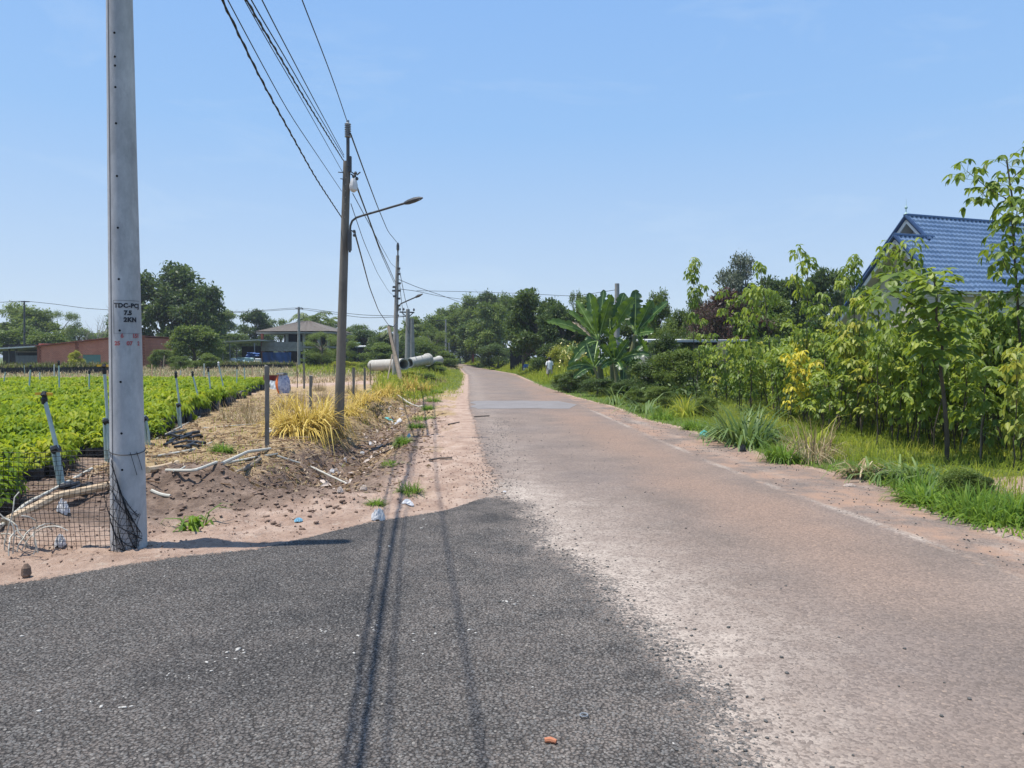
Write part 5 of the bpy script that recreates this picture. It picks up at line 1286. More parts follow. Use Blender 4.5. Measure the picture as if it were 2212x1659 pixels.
for x, wd in ((2.2, 1.5), (6.2, 1.6), (10, 1.5)):
    q = MB().box((x, -W+.45, zf-1.15), (wd+.3, 0.2, 0.10)).box((x, -W+.42, zf-1.08), (wd+.42, 0.26, 0.05)); q.build('window_cornice', M_mint, S)
    g_ = MB().box((x, -W+.47, zf-1.95), (wd, 0.05, 1.4)).build('window', M_dark, S)
    fr_ = MB()
    for i in range(4): fr_.box((x-wd/2+i*wd/3, -W+.43, zf-1.95), (0.06, 0.05, 1.4))
    fr_.box((x, -W+.43, zf-1.27), (wd, 0.05, 0.05)).build('window_frame', M_trim, g_)
MB().box((0.9, -W+.48, zf/2), (0.35, 0.12, zf)).build('pilaster', M_hw2, S)

# ------------------------------------------------------------------ nursery field
TLs = t_leaf6(0.36, 0.45, 0.08); TLs2 = t_leaf2(0.42, 0.40)
def seedling_leaves(acc, base, h, tmpl, nw=7, tint=None, ls=0.125):
    """base (n,3) foot of each seedling; whorls of drooping trifoliate leaves"""
    n_ = len(base); 
    tint = rng.random(n_) if tint is None else tint
    for k in range(nw):
        az = rng.random(n_)*6.28; el = 0.45+0.5*rng.random(n_)-0.07*k
        d = np.stack([np.cos(az)*np.cos(el), np.sin(az)*np.cos(el), np.sin(el)], 1)
        hh = h*(1.0-0.040*k)*(0.93+0.1*rng.random(n_))
        e = base + Z3*hh[:,None] + d*(0.04+0.09*rng.random(n_))[:,None]
        side = norm(np.cross(d, Z3))
        for sg in (-1, 0, 1):
            ax = norm(d*0.6+side*sg*0.6+np.array([0,0,-0.80])+rng.normal(size=(n_,3))*0.2)
            v, f, r = inst(tmpl[0], tmpl[1], frames(ax, norm(Z3+d*0.6)), e, ls*(0.7+0.5*rng.random(n_)), np.clip(0.15+tint*0.45+0.4*rng.random(n_)+(0.10 if k < 2 else -0.06*k/3), 0, 1)); acc.add(v, f, r)
SP = 0.155; pts = []
kbed = np.arange(-2, 16)
for kb_ in kbed:
    e0 = kb_*2.3-1.2
    for ee in np.arange(e0, e0+1.62, SP):
        ii_ = np.arange(0.0, 34, SP)
        pts.append(np.stack([np.full(len(ii_), ee), ii_+0.18*math.sin(ee*3.1)+0.25*_h(np.array([kb_]), np.array([3]), 5)[0], np.full(len(ii_), kb_), np.full(len(ii_), abs((ee-e0-0.8)/0.8))], 1))
pts = np.concatenate(pts); pts[:,:2] += rng.normal(size=(len(pts),2))*0.03
wx = EO[0]+pts[:,0]*EE[0]+pts[:,1]*EB[0]; wy = EO[1]+pts[:,0]*EE[1]+pts[:,1]*EB[1]
vis = (wx > -0.70*wy-0.9) & (wy > 5.5) & (wy < 41)
pts, wx, wy = pts[vis], wx[vis], wy[vis]
dist = np.hypot(wx, wy); inview = wx > -0.672*wy
order = np.argsort(dist+1e3*(~inview)); near_i = order[:300]; far_i = order[300:]
hgt = 0.50+0.10*(fbm(wx*0.8, wy*0.8, 77, 3)-0.5)*2 - 0.20*pts[:,3]**2 + rng.normal(size=len(wx))*0.025
tintall = np.clip(fbm(wx*1.3+5, wy*1.3, 91, 4)*2.2-0.7, 0, 1)
zz = H0(wx, wy)
SD = []
for i in range(8):
    acc = Acc(); seedling_leaves(acc, np.zeros((1,3)), np.array([0.66]), TLs, 14, np.array([i/7.0])); lm = acc.mesh('leaves'); lm.materials.append(L_nursery)
    s_ = MB().tube([(0,0,0.26),(0.004*i,0.003,0.45),(0,0,0.66)], [0.006,0.005,0.003], 5); sm_ = bpy.data.meshes.new('stem'); sm_.from_pydata(s_.v, [], s_.f); sm_.materials.append(M_rib)
    SD.append((lm, sm_))
q = MB().lathe([(0.080,0),(0.088,0.05),(0.085,0.16),(0.088,0.24),(0.080,0.29),(0.06,0.285)], 9); bag_me = bpy.data.meshes.new('grow_bag'); bag_me.from_pydata(q.v, [], q.f); bag_me.materials.append(M_black)
for i in near_i:
    sc_ = hgt[i]/0.66
    o = empty('rubber_seedling', 'potted rubber seedling in a black bag in the near rows behind the mesh fence', 'seedling', (wx[i], wy[i], zz[i]), rng.random()*6.28, 'potted seedlings at the near side of the nursery', (1, 1, sc_))
    k = int(min(7, tintall[i]*8))
    for nm, me in (('leaves', SD[k][0]), ('stem', SD[k][1]), ('grow_bag', bag_me)):
        c = bpy.data.objects.new(nm, me); COL.objects.link(c); c.parent = o
acc = Acc(); fb = np.stack([wx, wy, zz], 1)
nr_ = far_i[dist[far_i] < 17]; fr2 = far_i[dist[far_i] >= 17]
seedling_leaves(acc, fb[nr_], hgt[nr_], TLs2, 13, tintall[nr_], 0.13); seedling_leaves(acc, fb[fr2], hgt[fr2], TLs2, 8, tintall[fr2], 0.15)
o = link('nursery_seedlings', acc.mesh('nursery_seedlings'), L_nursery); tag(o, 'dense beds of bright green drooping rubber seedlings', 'seedlings', kind='stuff')
bv = np.array([(0.088*math.cos(a), 0.088*math.sin(a), z) for z in (0, 0.28) for a in np.arange(6)*math.pi/3]); bf = np.array([(i, (i+1) % 6, (i+1) % 6+6, i+6) for i in range(6)]+[(6,7,8,9),(9,10,11,6)])
v, f, r = inst(bv, bf, zrot(rng.random(len(far_i))*6), fb[far_i], np.ones(len(far_i)))
tag(link('seedling_bags', npmesh('seedling_bags', v, f), M_black), 'black plastic bags holding the seedlings in the beds', 'bags', kind='stuff')
# far low beds, dark bags with dry plants
acc = Acc(); bg_ = MB(); P_ = []
for (u0, u1, d, ht) in ((-60, 292, 60, .55), (-60, 292, 62, .6), (395, 640, 74, .45), (395, 560, 78, .5)):
    a, b_ = PD(u0, 800, d), PD(u1, 800, d+3); n_ = int((b_-a).length/0.16)
    for i in range(n_):
        p = a.lerp(b_, i/n_); z = zg(p.x, p.y); P_.append((p.x, p.y, z, ht)); bg_.box((p.x, p.y, z+ht/2-0.05), (0.15, 0.5, ht))
P_ = np.array(P_); tag(bg_.build('distant_seedling_bags', M_black), 'low dark rows of black bags before the brick shed and the house', 'bags', kind='stuff')
pr = np.repeat(P_, 10, 0); ps = pr[:,:3]+np.stack([rng.normal(size=len(pr))*0.07, rng.normal(size=len(pr))*0.25, pr[:,3]-0.08], 1)
blades(acc, ps, 0.25+0.3*rng.random(len(ps)), (0.2, 1.2), 0.10); tag(link('dry_seedlings', acc.mesh('dry_seedlings'), leafmat('dull_seedling', [(0,(0.07,0.07,0.02)),(0.5,(0.14,0.11,0.04)),(1,(0.18,0.2,0.05))], 0.2, 0.7)), 'dull brownish plants in the low far rows', 'plants', kind='stuff')

# ------------------------------------------------------------------ sprinkler pipes in the field
SPR = [((66,794),(58.6,880),'thin leaning sprinkler pipe at the left side of the seedling field'), ((127,785),(128,880),'upright sprinkler pipe between the left edge and the lettered pole'),
 ((193,804),(190.6,872),'short sprinkler pipe halfway back left of the lettered pole'), ((96,862),(142,1056),'nearest sprinkler pipe leaning left behind the mesh fence'),
 ((225.5,799),(235.5,996),'tall sprinkler pipe just left of the lettered pole'), ((313,897),(324,961),'pair of short pipe stakes right of the lettered pole'),
 ((380,811),(392,926),'first leaning sprinkler pipe along the right field edge'), ((416,809),(437,899),'second sprinkler pipe along the right field edge, leaning most'),
 ((450,799),(458,885),'third sprinkler pipe along the right field edge'), ((472,787),(489,869),'fourth sprinkler pipe along the right field edge with a white head'),
 ((512,794),(510,854),'fifth sprinkler pipe at the right field corner'), ((527,791),(530,848),'last thin pipe at the far right field corner'),
 ((12,800),(4,850),'leaning sprinkler pipe at the very left edge of the photo'), ((52,787),(53,810),'far pipe in front of the shed lean-to'), ((86,800),(85,850),'far sprinkler pipe left of the shed door')]
for i, (t, b_, lb) in enumerate(SPR):
    g_ = GT(*b_); tp = PD(t[0], t[1], g_.y+0.05); v_ = tp-g_; o = empty('sprinkler_pipe', lb, 'sprinkler pipe', g_, group='sprinkler pipes of the nursery')
    r_ = 0.022 if i != 3 else 0.024; v_ = Vector(v_)
    MB().tube([(0,0,-0.15), tuple(v_*0.45+Vector((0.01,0,0))), tuple(v_)], r_, 8).build('pipe', M_pvc, o, smooth=True)
    if i in (3, 4, 5, 6, 7):
        h2 = 0.48 if i != 5 else 0.95; off = Vector((-0.05, 0.02, 0)); MB().tube([tuple(off+Vector((-0.0,0,-0.15))), tuple(off*0.9+v_*h2)], r_*1.05, 8).build('support_stake', M_pvc, o, smooth=True)
        MB().tube([tuple(v_*h2*0.93+Vector((-.04,0,-.02))), tuple(v_*h2*0.93+Vector((.03,0,.01)))], r_*2.1, 8).build('tie_band', M_black, o)
    if i != 5:
        hd = MB().lathe([(r_*1.3,-0.06),(r_*1.5,0.0),(r_*1.1,0.03),(r_*1.8,0.05),(r_*0.8,0.09)], 8, c=v_).build('sprinkler_head', M_black if i != 9 else M_bagw, o)
        if i in (3, 4): MB().bar(tuple(v_+Vector((-0.10,0,0.06))), tuple(v_+Vector((-0.02,0,0.065))), 0.03).bar(tuple(v_+Vector((0.03,0,0.06))), tuple(v_+Vector((0.09,0,0.055))), 0.03).build('nozzle', M_yellow, hd)
stk = [((117,787),(117,822)),((328,787),(328,823)),((346,792),(347,826)),((441,785),(441,824)),((265,789),(266,830)),((355,768),(352,800)),((390,800),(390,822)),((232,800),(232,818)),((545,790),(545,815)),((492,778),(492,795)),((590,786),(590,806)),((640,700),(641,745))]
for i, (t, b_) in enumerate(stk[:-1]):
    g_ = GT(*b_); tp = PD(t[0], t[1], g_.y)-g_; o = MB().tube([(0,0,-.1), tuple(tp)], 0.035, 6).build('wooden_stake', M_bamboo if i % 3 else M_pvc); o.location = g_
    tag(o, 'thin upright stake standing along the far side of the seedling field', 'stake', 'stakes along the far side of the field')

# ------------------------------------------------------------------ fence posts
for i, (t, b_, wd, lb) in enumerate((((576.7,789),(577,970),11,'tallest nearest square concrete fence post with the white pipes at its foot'), ((671.5,812),(672,898),8,'concrete fence post standing in the yellow grass left of the lamp pole'), ((656.5,786),(657,840),4.5,'thin dark fence post behind the post in the yellow grass'),
   ((763.5,794),(764,876),6,'first concrete fence post right of the lamp pole'), ((787.5,794),(788,848),5.5,'second concrete fence post right of the lamp pole'), ((641.5,784),(642.5,838),2.2,'thin stick left of the thin dark fence post'), ((799.5,785),(800,832),2.2,'thin dark stick beside the first concrete pipe'), ((722,786),(722,812),2,'thin stick seen just left of the lamp pole'))):
    g_ = GT(*b_); tp = PD(t[0], t[1], g_.y)-g_; s_ = wd*g_.y/F; rz = R(20)
    mb = MB(); M = Matrix.Rotation(rz, 3, 'Z')
    for k in range(7):
        pass
    v_ = []; n_ = 9
    for k in range(n_):
        tt = k/(n_-1); c_ = Vector((0,0,-0.15)).lerp(Vector(tp), tt)
        for sx, sy in ((-1,-1),(1,-1),(1,1),(-1,1)):
            j = 0.06*random.uniform(-1, 1)*s_; v_.append(c_+M@Vector((sx*s_*0.42+j, sy*s_*0.42-j, (0.02*random.uniform(-1,1) if k == n_-1 else 0))))
    mb.add(v_, [(k*4+j, k*4+(j+1)%4, k*4+4+(j+1)%4, k*4+4+j) for k in range(n_-1) for j in range(4)]+[(0,3,2,1), tuple(range(4*n_-4, 4*n_))])
    o = mb.build('fence_post', M_post if i not in (5, 6, 7) else M_wood); o.location = g_; tag(o, lb, 'fence post', 'fence posts along the ditch')

# ------------------------------------------------------------------ concrete drain pipes
def drain(a, b_, r, lb, collar=False):
    d = (b_-a); L = d.length; o = empty('concrete_pipe', lb, 'concrete pipe', a, rot=d.to_track_quat('Z', 'Y').to_euler())
    prof = [(r*0.78,0.02),(r*0.80,0.0),(r,0.0),(r,L*0.9)] + ([(r*1.02,L*0.9),(r*1.22,L*0.93),(r*1.22,L)] if collar else [(r,L)]) + [(r*0.78,L),(r*0.78,0.02)]
    n_ = 32; v_ = [(q*math.cos(2*math.pi*k/n_), q*math.sin(2*math.pi*k/n_), z) for q, z in prof for k in range(n_)]
    MB().add(v_, [(i*n_+k, i*n_+(k+1)%n_, (i+1)*n_+(k+1)%n_, (i+1)*n_+k) for i in range(len(prof)-1) for k in range(n_)]).build('pipe_shell', M_pipe, o, smooth=True)
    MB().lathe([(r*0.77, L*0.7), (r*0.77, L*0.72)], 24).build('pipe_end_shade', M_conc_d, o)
    return o
M_pipe = simple('pipe_concrete', (0.50,0.48,0.42), (0.38,0.36,0.31), 2.5, 0.9, bs=0.3, bd=0.01, c3=(0.56,0.53,0.47))
drain(PD(873, 787, 51.5), PD(805, 789.5, 56.5), 0.40, 'left concrete drain pipe behind the grey pole, its dark open end facing the road')
drain(PD(884, 784.5, 56.5), PD(925, 776, 59), 0.38, 'second concrete drain pipe, its flared end tilted up on the right', True)
drain(PD(924, 783, 60), PD(949, 778, 64), 0.30, 'last concrete drain pipe mostly hidden by scrub', True)
# ------------------------------------------------------------------ grass, weeds and litter that nobody could count
def scatter(n, x0, x1, y0, y1, keep):
    y = y0+(y1-y0)*rng.random(n); x = x0+(x1-x0)*rng.random(n)
    m = rng.random(n) < keep(x, y); x, y = x[m], y[m]
    return np.stack([x, y, H0(x, y)-0.01], 1)
def stuff(name, acc, mat, label, cat):
    return tag(link(name, acc.mesh(name), mat), label, cat, kind='stuff')
edge_r = lambda x, y: x-xs_(y)-0.16*(fbm(x*2.2, y*2.2, 5, 3)-0.5)*2
# right verge: yellow-green meadow grass
acc = Acc()
P_ = scatter(150000, 3.2, 13, 6.5, 34, lambda x, y: ss(edge_r(x, y), 0.45, 1.1)*np.clip(1.25-0.045*y, 0.25, 1)*ss(front(y)+3.2-x, 0, 1)*(1-np.exp(-(((x-7.0)/1.2)**2+((y-9.4)/0.7)**2))*1.1)*(0.35+0.9*fbm(x, y, 8, 3)))
blades(acc, P_, 0.10+0.15*rng.random(len(P_))+0.10*fbm(P_[:,0]*1.5, P_[:,1]*1.5, 9, 3), (0.2, 1.5), 0.018, rnd=np.clip(fbm(P_[:,0]*0.8, P_[:,1]*0.8, 44, 3)*1.1-0.1+rng.normal(size=len(P_))*0.16, 0, 1))
stuff('meadow_grass', acc, G_yg, 'soft yellow-green grass between the road edge and the rubber trees', 'grass')
# greener creeping edge of the verge
acc = Acc()
P_ = scatter(90000, 1.0, 9, 5.0, 48, lambda x, y: ss(edge_r(x, y), -0.02, 0.10)*(1-ss(edge_r(x, y), 0.55, 1.15))*np.clip(1.3-0.03*y, 0.3, 1)*(0.25+fbm(x*1.7, y*1.7, 12, 3)*1.1))
blades(acc, P_, 0.09+0.15*rng.random(len(P_)), (0.5, 2.2), 0.038)
stuff('verge_grass', acc, G_grn, 'bright green creeping grass along the gravel shoulder', 'grass')
# roadside growth farther on, both sides
acc = Acc()
P_ = scatter(200000, -12, 12, 44, 135, lambda x, y: ss(x-xs_(y), 0.15, 0.5)*(1-ss(x-xs_(y), 7, 9))*(0.3+fbm(x*.5, y*.3, 3, 2)))
blades(acc, P_, (0.55+0.75*rng.random(len(P_)))*(0.25+0.75*ss(P_[:,0]-xs_(P_[:,1]), 0.4, 2.2)), (0.2, 1.2), 0.06, rnd=np.clip(fbm(P_[:,0]*.5, P_[:,1]*.4, 9, 3)+rng.normal(size=len(P_))*.15, 0, 1))
stuff('tall_roadside_grass', acc, G_yg, 'tall yellowish grass on the right of the road at the bend', 'grass')
acc = Acc()
P_ = scatter(170000, -22, 0, 27, 112, lambda x, y: ss(xl(y)-x, 0.15, 0.6)*np.maximum(ss(x+0.165*y, -0.8, 0.4), 0.8*ss(y, 56, 70)*ss(x+0.30*y-2.5, -2, 0.5))*(0.15+1.1*fbm(x*.7, y*.3, 31, 3))*ss(y, 27, 36))
blades(acc, P_, (0.14+0.55*rng.random(len(P_)))*(0.35+0.65*ss(xl(P_[:,1])-P_[:,0], 0.8, 3)), (0.3, 1.5), 0.055)
stuff('scrub_grass', acc, G_yg, 'mixed green grass around the concrete pipes left of the road', 'grass')
acc = Acc()
P_ = scatter(60000, -45, -6, 36, 98, lambda x, y: (1-infld(x, y))*(0.1+fbm(x*.4, y*.25, 35, 3)) if False else (0.1+0.8*fbm(x*.4, y*.25, 35, 3))*(field_e(x, y)[0] > 37.5))
blades(acc, P_, 0.15+0.35*rng.random(len(P_)), (0.3, 1.5), 0.06)
stuff('far_dry_grass', acc, G_dry, 'dull dry grass on the open ground before the shed and the house', 'grass')
# undergrowth leaves below the plantation, with fallen yellow ones
acc = Acc()
P_ = scatter(26000, 6, 20, 9, 34, lambda x, y: ss(x-front(y), -0.2, 1.2)*np.clip(1.2-0.03*y, .2, 1)); P_[:,2] += 0.05+0.55*rng.random(len(P_))**1.6*ss(P_[:,0]-front(P_[:,1]), 0.3, 2.5)
leaves_on(acc, P_, sph(len(P_)), 0.13, TL2, 0.8); stuff('undergrowth', acc, L_mid, 'shaded leafy undergrowth between the rubber stems', 'undergrowth')
acc = Acc()
P_ = scatter(9000, 1, 14, 26, 44, lambda x, y: ss(x-xs_(y), 0.9, 1.9)*(1-ss(x-xs_(y), 6, 9))); P_[:,2] += 0.05+0.55*rng.random(len(P_))**1.3
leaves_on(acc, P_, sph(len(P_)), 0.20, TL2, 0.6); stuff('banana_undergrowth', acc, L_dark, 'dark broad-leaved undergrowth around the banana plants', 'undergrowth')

# left side: straw, leaf litter, twigs, clods
def leftkeep(x, y):
    return ss(xl(y)-x, 0.5, 1.2)*ss(y-ye(x), 0.3, 0.7)*ss(-field_e(x, y)[1], 0.0, 0.3)
pl = lambda x, y: leftkeep(x, y)*ss(-(x+2.7+0.04*(y-9)), -0.1, 0.6)*(1-0.95*np.exp(-(((x+3.55)/0.95)**2+((y-8.8)/0.85)**2)))
acc = Acc()
P_ = scatter(60000, -12, -2, 7.4, 36, lambda x, y: pl(x, y)*np.clip(1.2-0.03*y, .25, 1)*(0.1+1.2*fbm(x*1.3, y*1.3, 15, 4)**1.5)*ss(y, 8.6, 10))
blades(acc, P_, 0.07+0.17*rng.random(len(P_)), (1.0, 2.6), 0.02); stuff('dry_straw', acc, G_dry, 'dry straw and flattened grass covering the strip between field and ditch', 'straw')
acc = Acc()
P_ = scatter(9000, -9, -2, 8.5, 34, lambda x, y: pl(x, y)*(fbm(x*1.1, y*1.1, 19, 3) > .52)*.8)
blades(acc, P_, 0.08+0.14*rng.random(len(P_)), (0.4, 1.8), 0.024); stuff('sparse_green_grass', acc, G_yg, 'patches of short olive grass in the straw', 'grass')
def flat_leaves(n, keep, s0, s1, box, z=0.012):
    P_ = scatter(n, *box, keep); P_[:,2] += z+0.02*rng.random(len(P_))
    acc = Acc(); nn = len(P_); ax = norm(np.stack([rng.normal(size=nn), rng.normal(size=nn), rng.normal(size=nn)*0.3], 1)); up = norm(Z3+rng.normal(size=(nn,3))*0.5)
    v, f, r = inst(*t_leaf6(0.45, 0.35, 0.16), frames(ax, up), P_, s0+(s1-s0)*rng.random(nn)); acc.add(v, f, r); return acc
stuff('leaf_litter', flat_leaves(46000, lambda x, y: leftkeep(x, y)*np.clip(1.2-.03*y, .2, 1)*(0.03+0.97*np.maximum(np.exp(-((ditch(x, y)[0])/0.75)**2)*(ditch(x, y)[1] > .02), pl(x, y)*fbm(x*1.5, y*1.5, 51, 3)**1.3))*ss(y, 8.3, 9.2), 0.04, 0.11, (-10, -0.8, 7.6, 34)), L_brn, 'brown dead leaves scattered over the strip and in the ditch', 'leaf litter')
acc = Acc()
P_ = scatter(3200, -9, -1.2, 8.2, 30, lambda x, y: leftkeep(x, y)*(0.12+0.88*pl(x, y))*(y > 8.4)); P_[:,2] += 0.03
for p in P_:
    a = rng.random()*6.28; L = 0.12+0.45*rng.random()**2; d = np.array([math.cos(a), math.sin(a), 0.08*rng.normal()])
    q = p+d*L; q[2] = max(q[2], zg(q[0], q[1])+0.015); v, f = tubev([p, (p+q)/2+rng.normal(size=3)*0.01, q], 0.003+0.005*rng.random(), 4); acc.add(v, f, np.full(len(v), rng.random()))
stuff('twigs', acc, L_brn, 'dry twigs and stalks lying over the strip beside the ditch', 'twigs')
def rocks(name, n, keep, s0, s1, box, mat, label, cat, flat=0.6, sink=0.2):
    P_ = scatter(n, *box, keep); nn = len(P_)
    t = bmesh.new(); bmesh.ops.create_icosphere(t, subdivisions=1, radius=0.5); tv = np.array([tuple(q.co) for q in t.verts]); tf = np.array([[q.index for q in f_.verts] for f_ in t.faces]); t.free()
    tv = tv*(1+0.9*(rng.random((len(tv),1))-0.5)); s = s0+(s1-s0)*rng.random(nn)**2.5; sc3 = np.stack([s*(0.7+0.6*rng.random(nn)), s*(0.7+0.6*rng.random(nn)), s*flat], 1)
    P_[:,2] += s*flat*(0.5-sink)+0.015
    v, f, r = inst(tv, tf, zrot(rng.random(nn)*6.28), P_, sc3); me = npmesh(name, v, f, False, r); return tag(link(name, me, mat), label, cat, kind='stuff')
M_clod = simple('soil_clod', (0.26,0.175,0.13), (0.17,0.115,0.083), 5, 0.95, bs=0.6, bd=0.01, c3=(0.38,0.27,0.205))
M_clodp = simple('pink_clod', (0.34,0.23,0.175), (0.22,0.14,0.10), 5, 0.95, bs=0.6, bd=0.01, c3=(0.45,0.33,0.27))
M_grav = simple('dark_gravel', (0.06,0.06,0.058), (0.10,0.098,0.09), 30, 0.85, bs=0.5, bd=0.005, c3=(0.15,0.14,0.13))
M_gravp = simple('pale_gravel', (0.55,0.52,0.46), (0.40,0.38,0.34), 30, 0.85)
rocks('soil_clods', 13000, lambda x, y: leftkeep(x, y)*np.exp(-((ditch(x, y)[0])/1.3)**2)*(y < 22)+np.exp(-(((x+3.6)/1.4)**2+((y-8.8)/1.0)**2))*.8, 0.008, 0.06, (-6, -1.2, 6.6, 24), M_clod, 'crumbly brown clods on the earth heap and ditch banks', 'soil clods')
rocks('earth_crumbs', 9000, lambda x, y: ss(y-ye(x), 0.02, 0.2)*(y < 13)*(x < xl(y)+0.1)*(0.3+.7*(fbm(x*2, y*2, 61, 3) > .5)), 0.004, 0.028, (-6.5, 0.1, 4.6, 13), M_clodp, 'pinkish crumbs of earth on the verge around the side road', 'soil clods')
bd = lambda x, y: np.clip(-(xb(y)-x), -9, 9)
rocks('loose_gravel', 26000, lambda x, y: np.exp(-(bd(x, y)/np.where(bd(x, y) > 0, 0.35, 0.12))**2)*0.55+0.02+0.25*np.exp(-((x-xl(y)+0.05)/0.3)**2)*(y > 9)*(y < 20), 0.006, 0.022, (-0.8, 2.2, 2.6, 20), M_grav, 'dark loose chippings along the ragged edge of the new asphalt', 'gravel', 0.7, 0.1)
rocks('shoulder_gravel', 9000, lambda x, y: ss(x-xr(y), -0.1, 0.05)*ss(xs_(y)-x, 0, .1)*(0.25+.75*(fbm(x*2, y*2, 71, 3) > .48)), 0.006, 0.022, (1.5, 6, 5, 24), M_grav, 'dark chippings on the gravel shoulder', 'gravel', 0.7, 0.1)
ln = lambda x, y: np.exp(-((y-(4.15+0.62*(x+1.2)+0.25*np.sin(x*4)))/0.17)**2)*(x > -3)*(x < 0.35)*(0.2+(fbm(x*4, y*4, 81, 2) > .55))
rocks('pale_chips', 4200, lambda x, y: ln(x, y)*0.9+0.012, 0.008, 0.032, (-3, 0.8, 2.6, 7.5), M_gravp, 'scattered pale chips crossing the dark asphalt', 'gravel', 0.35, 0.1)
P_ = scatter(78000, -4.2, 1.4, 2.7, 7.2, lambda x, y: (np.minimum(xb(y)+0.15-x, ye(x)-0.05-y) > 0)*np.clip(1.5-0.2*y, 0.12, 1)*(np.abs(x) < 0.69*y))
nn = len(P_); tv = np.array([(0.5,0,0),(0,0.45,0),(-0.5,0.05,0),(0.05,-0.5,0),(0.12,0.05,0.30),(-0.15,-0.06,0.26)]); tf = np.array([(0,1,4),(1,5,4),(1,2,5),(2,3,5),(3,4,5),(3,0,4)])
s = 0.008+0.014*rng.random(nn)**1.5; P_[:,2] += 0.015
v, f, r = inst(tv, tf, zrot(rng.random(nn)*6.28), P_, np.stack([s, s*(0.6+0.6*rng.random(nn)), s*0.8], 1))
am, n, out = new_mat('asphalt_stone'); at_ = n.nodes.new('ShaderNodeAttribute'); at_.attribute_name = 'rnd'
princ(n, out, ramp(n, [(0,(0.045,0.044,0.042)),(0.5,(0.095,0.091,0.085)),(0.9,(0.155,0.15,0.14)),(1,(0.24,0.22,0.19))], at_.outputs['Fac']), 0.85)
tag(link('asphalt_chips', npmesh('asphalt_chips', v, f, False, r), am), 'coarse grey stones standing proud of the dark asphalt', 'gravel', kind='stuff')
acc = flat_leaves(1500, lambda x, y: np.exp(-((ditch(x, y)[0])/0.45)**2)*(ditch(x, y)[1] > .05)*(0.15+(fbm(x*1.5, y*1.5, 93, 2) > .45)), 0.05, 0.17, (-5, -1.8, 9.6, 30), 0.03)
stuff('ditch_litter', acc, M_litter_w, 'pale scraps of paper and plastic lying in the ditch', 'litter')

# ------------------------------------------------------------------ grass clumps one can tell apart
def clump_mesh(n, h, spread, bend, wd, seed):
    global rng
    old = rng; rng = np.random.default_rng(seed); acc = Acc(); az = rng.random(n)*6.28; r = spread*np.sqrt(rng.random(n))
    P_ = np.stack([r*np.cos(az), r*np.sin(az), np.zeros(n)], 1)
    blades(acc, P_, h*(0.5+0.6*rng.random(n)), bend, wd, az=az-math.pi/2+rng.normal(size=n)*0.5); rng = old
    return acc.mesh('blades')
CM = {'yel': clump_mesh(300, 0.88, 0.30, (0.4, 2.1), 0.015, 1), 'grn': clump_mesh(260, 0.30, 0.16, (0.5, 1.9), 0.03, 2), 'broad': clump_mesh(120, 1.0, 0.30, (0.5, 2.2), 0.022, 3),
      'dry': clump_mesh(260, 0.55, 0.24, (0.2, 1.9), 0.010, 4), 'arch': clump_mesh(60, 0.85, 0.22, (0.9, 2.4), 0.026, 5), 'weed': clump_mesh(16, 0.34, 0.05, (0.9, 2.2), 0.055, 6)}
CV = {k: [m_] for k, m_ in CM.items()}
for k_, a_ in (('yel', (260, 0.75, 0.36, (0.3, 2.3), 0.015)), ('yel', (200, 0.9, 0.25, (0.6, 1.9), 0.014)), ('dry', (180, 0.6, 0.32, (0.3, 2.2), 0.009)), ('grn', (170, 0.34, 0.22, (0.3, 2.2), 0.026)), ('broad', (60, 0.95, 0.24, (0.7, 2.4), 0.022)), ('grn', (120, 0.26, 0.28, (0.8, 2.4), 0.034))): CV[k_].append(clump_mesh(*a_, 50+len(CV[k_])*7))
_cm = {}
def clump(kind, mat, u, v, s, label, cat='grass clump', group=None, sz=1.0, p=None):
    vi = random.randrange(len(CV[kind])); key = (kind, mat.name, vi)
    if key not in _cm: me = CV[kind][vi].copy(); me.materials.clear(); me.materials.append(mat); _cm[key] = me
    q = p if p is not None else GT(u, v); o = bpy.data.objects.new('grass_clump', _cm[key]); COL.objects.link(o); o.location = (q[0], q[1], zg(q[0], q[1])-0.01)
    o.rotation_euler = (0, 0, random.random()*6.28); o.scale = (s*random.uniform(.85, 1.2), s*random.uniform(.85, 1.2), s*sz*random.uniform(.75, 1.1)); return tag(o, label, cat, group)
gy_ = 'yellow dried grass clumps beside the ditch'
for u, v, s, lb in ((640,938,1.0,'largest yellow grass clump left of the lamp pole foot'), (668,925,1.15,'tall yellow clump around the fence post next to the lamp pole'), (700,915,1.0,'yellow clump directly left of the lamp pole'), (612,925,.8,'small yellow clump leaning left at the edge of the yellow patch'),
   (620,885,.9,'yellow clump behind the white cloth'), (752,898,.8,'yellow clump just right of the lamp pole'), (780,880,1.0,'yellow clump between the lamp pole and the leafless shrub'), (805,868,1.0,'bushy yellow clump in the row beyond the lamp pole'), (828,858,1.1,'yellow clump in front of the leaning prop'),
   (850,853,.9,'yellow clump below the leaning prop'), (888,850,1.0,'yellow clump at the far end of the ditch'), (915,846,.9,'yellow clump nearest the road at the far end of the ditch'), (770,862,.8,'yellow clump between the two far fence posts'), (868,836,1.0,'far yellow clump right of the leaning prop')):
    clump('yel', G_yel, u, v, s, lb, group=gy_)
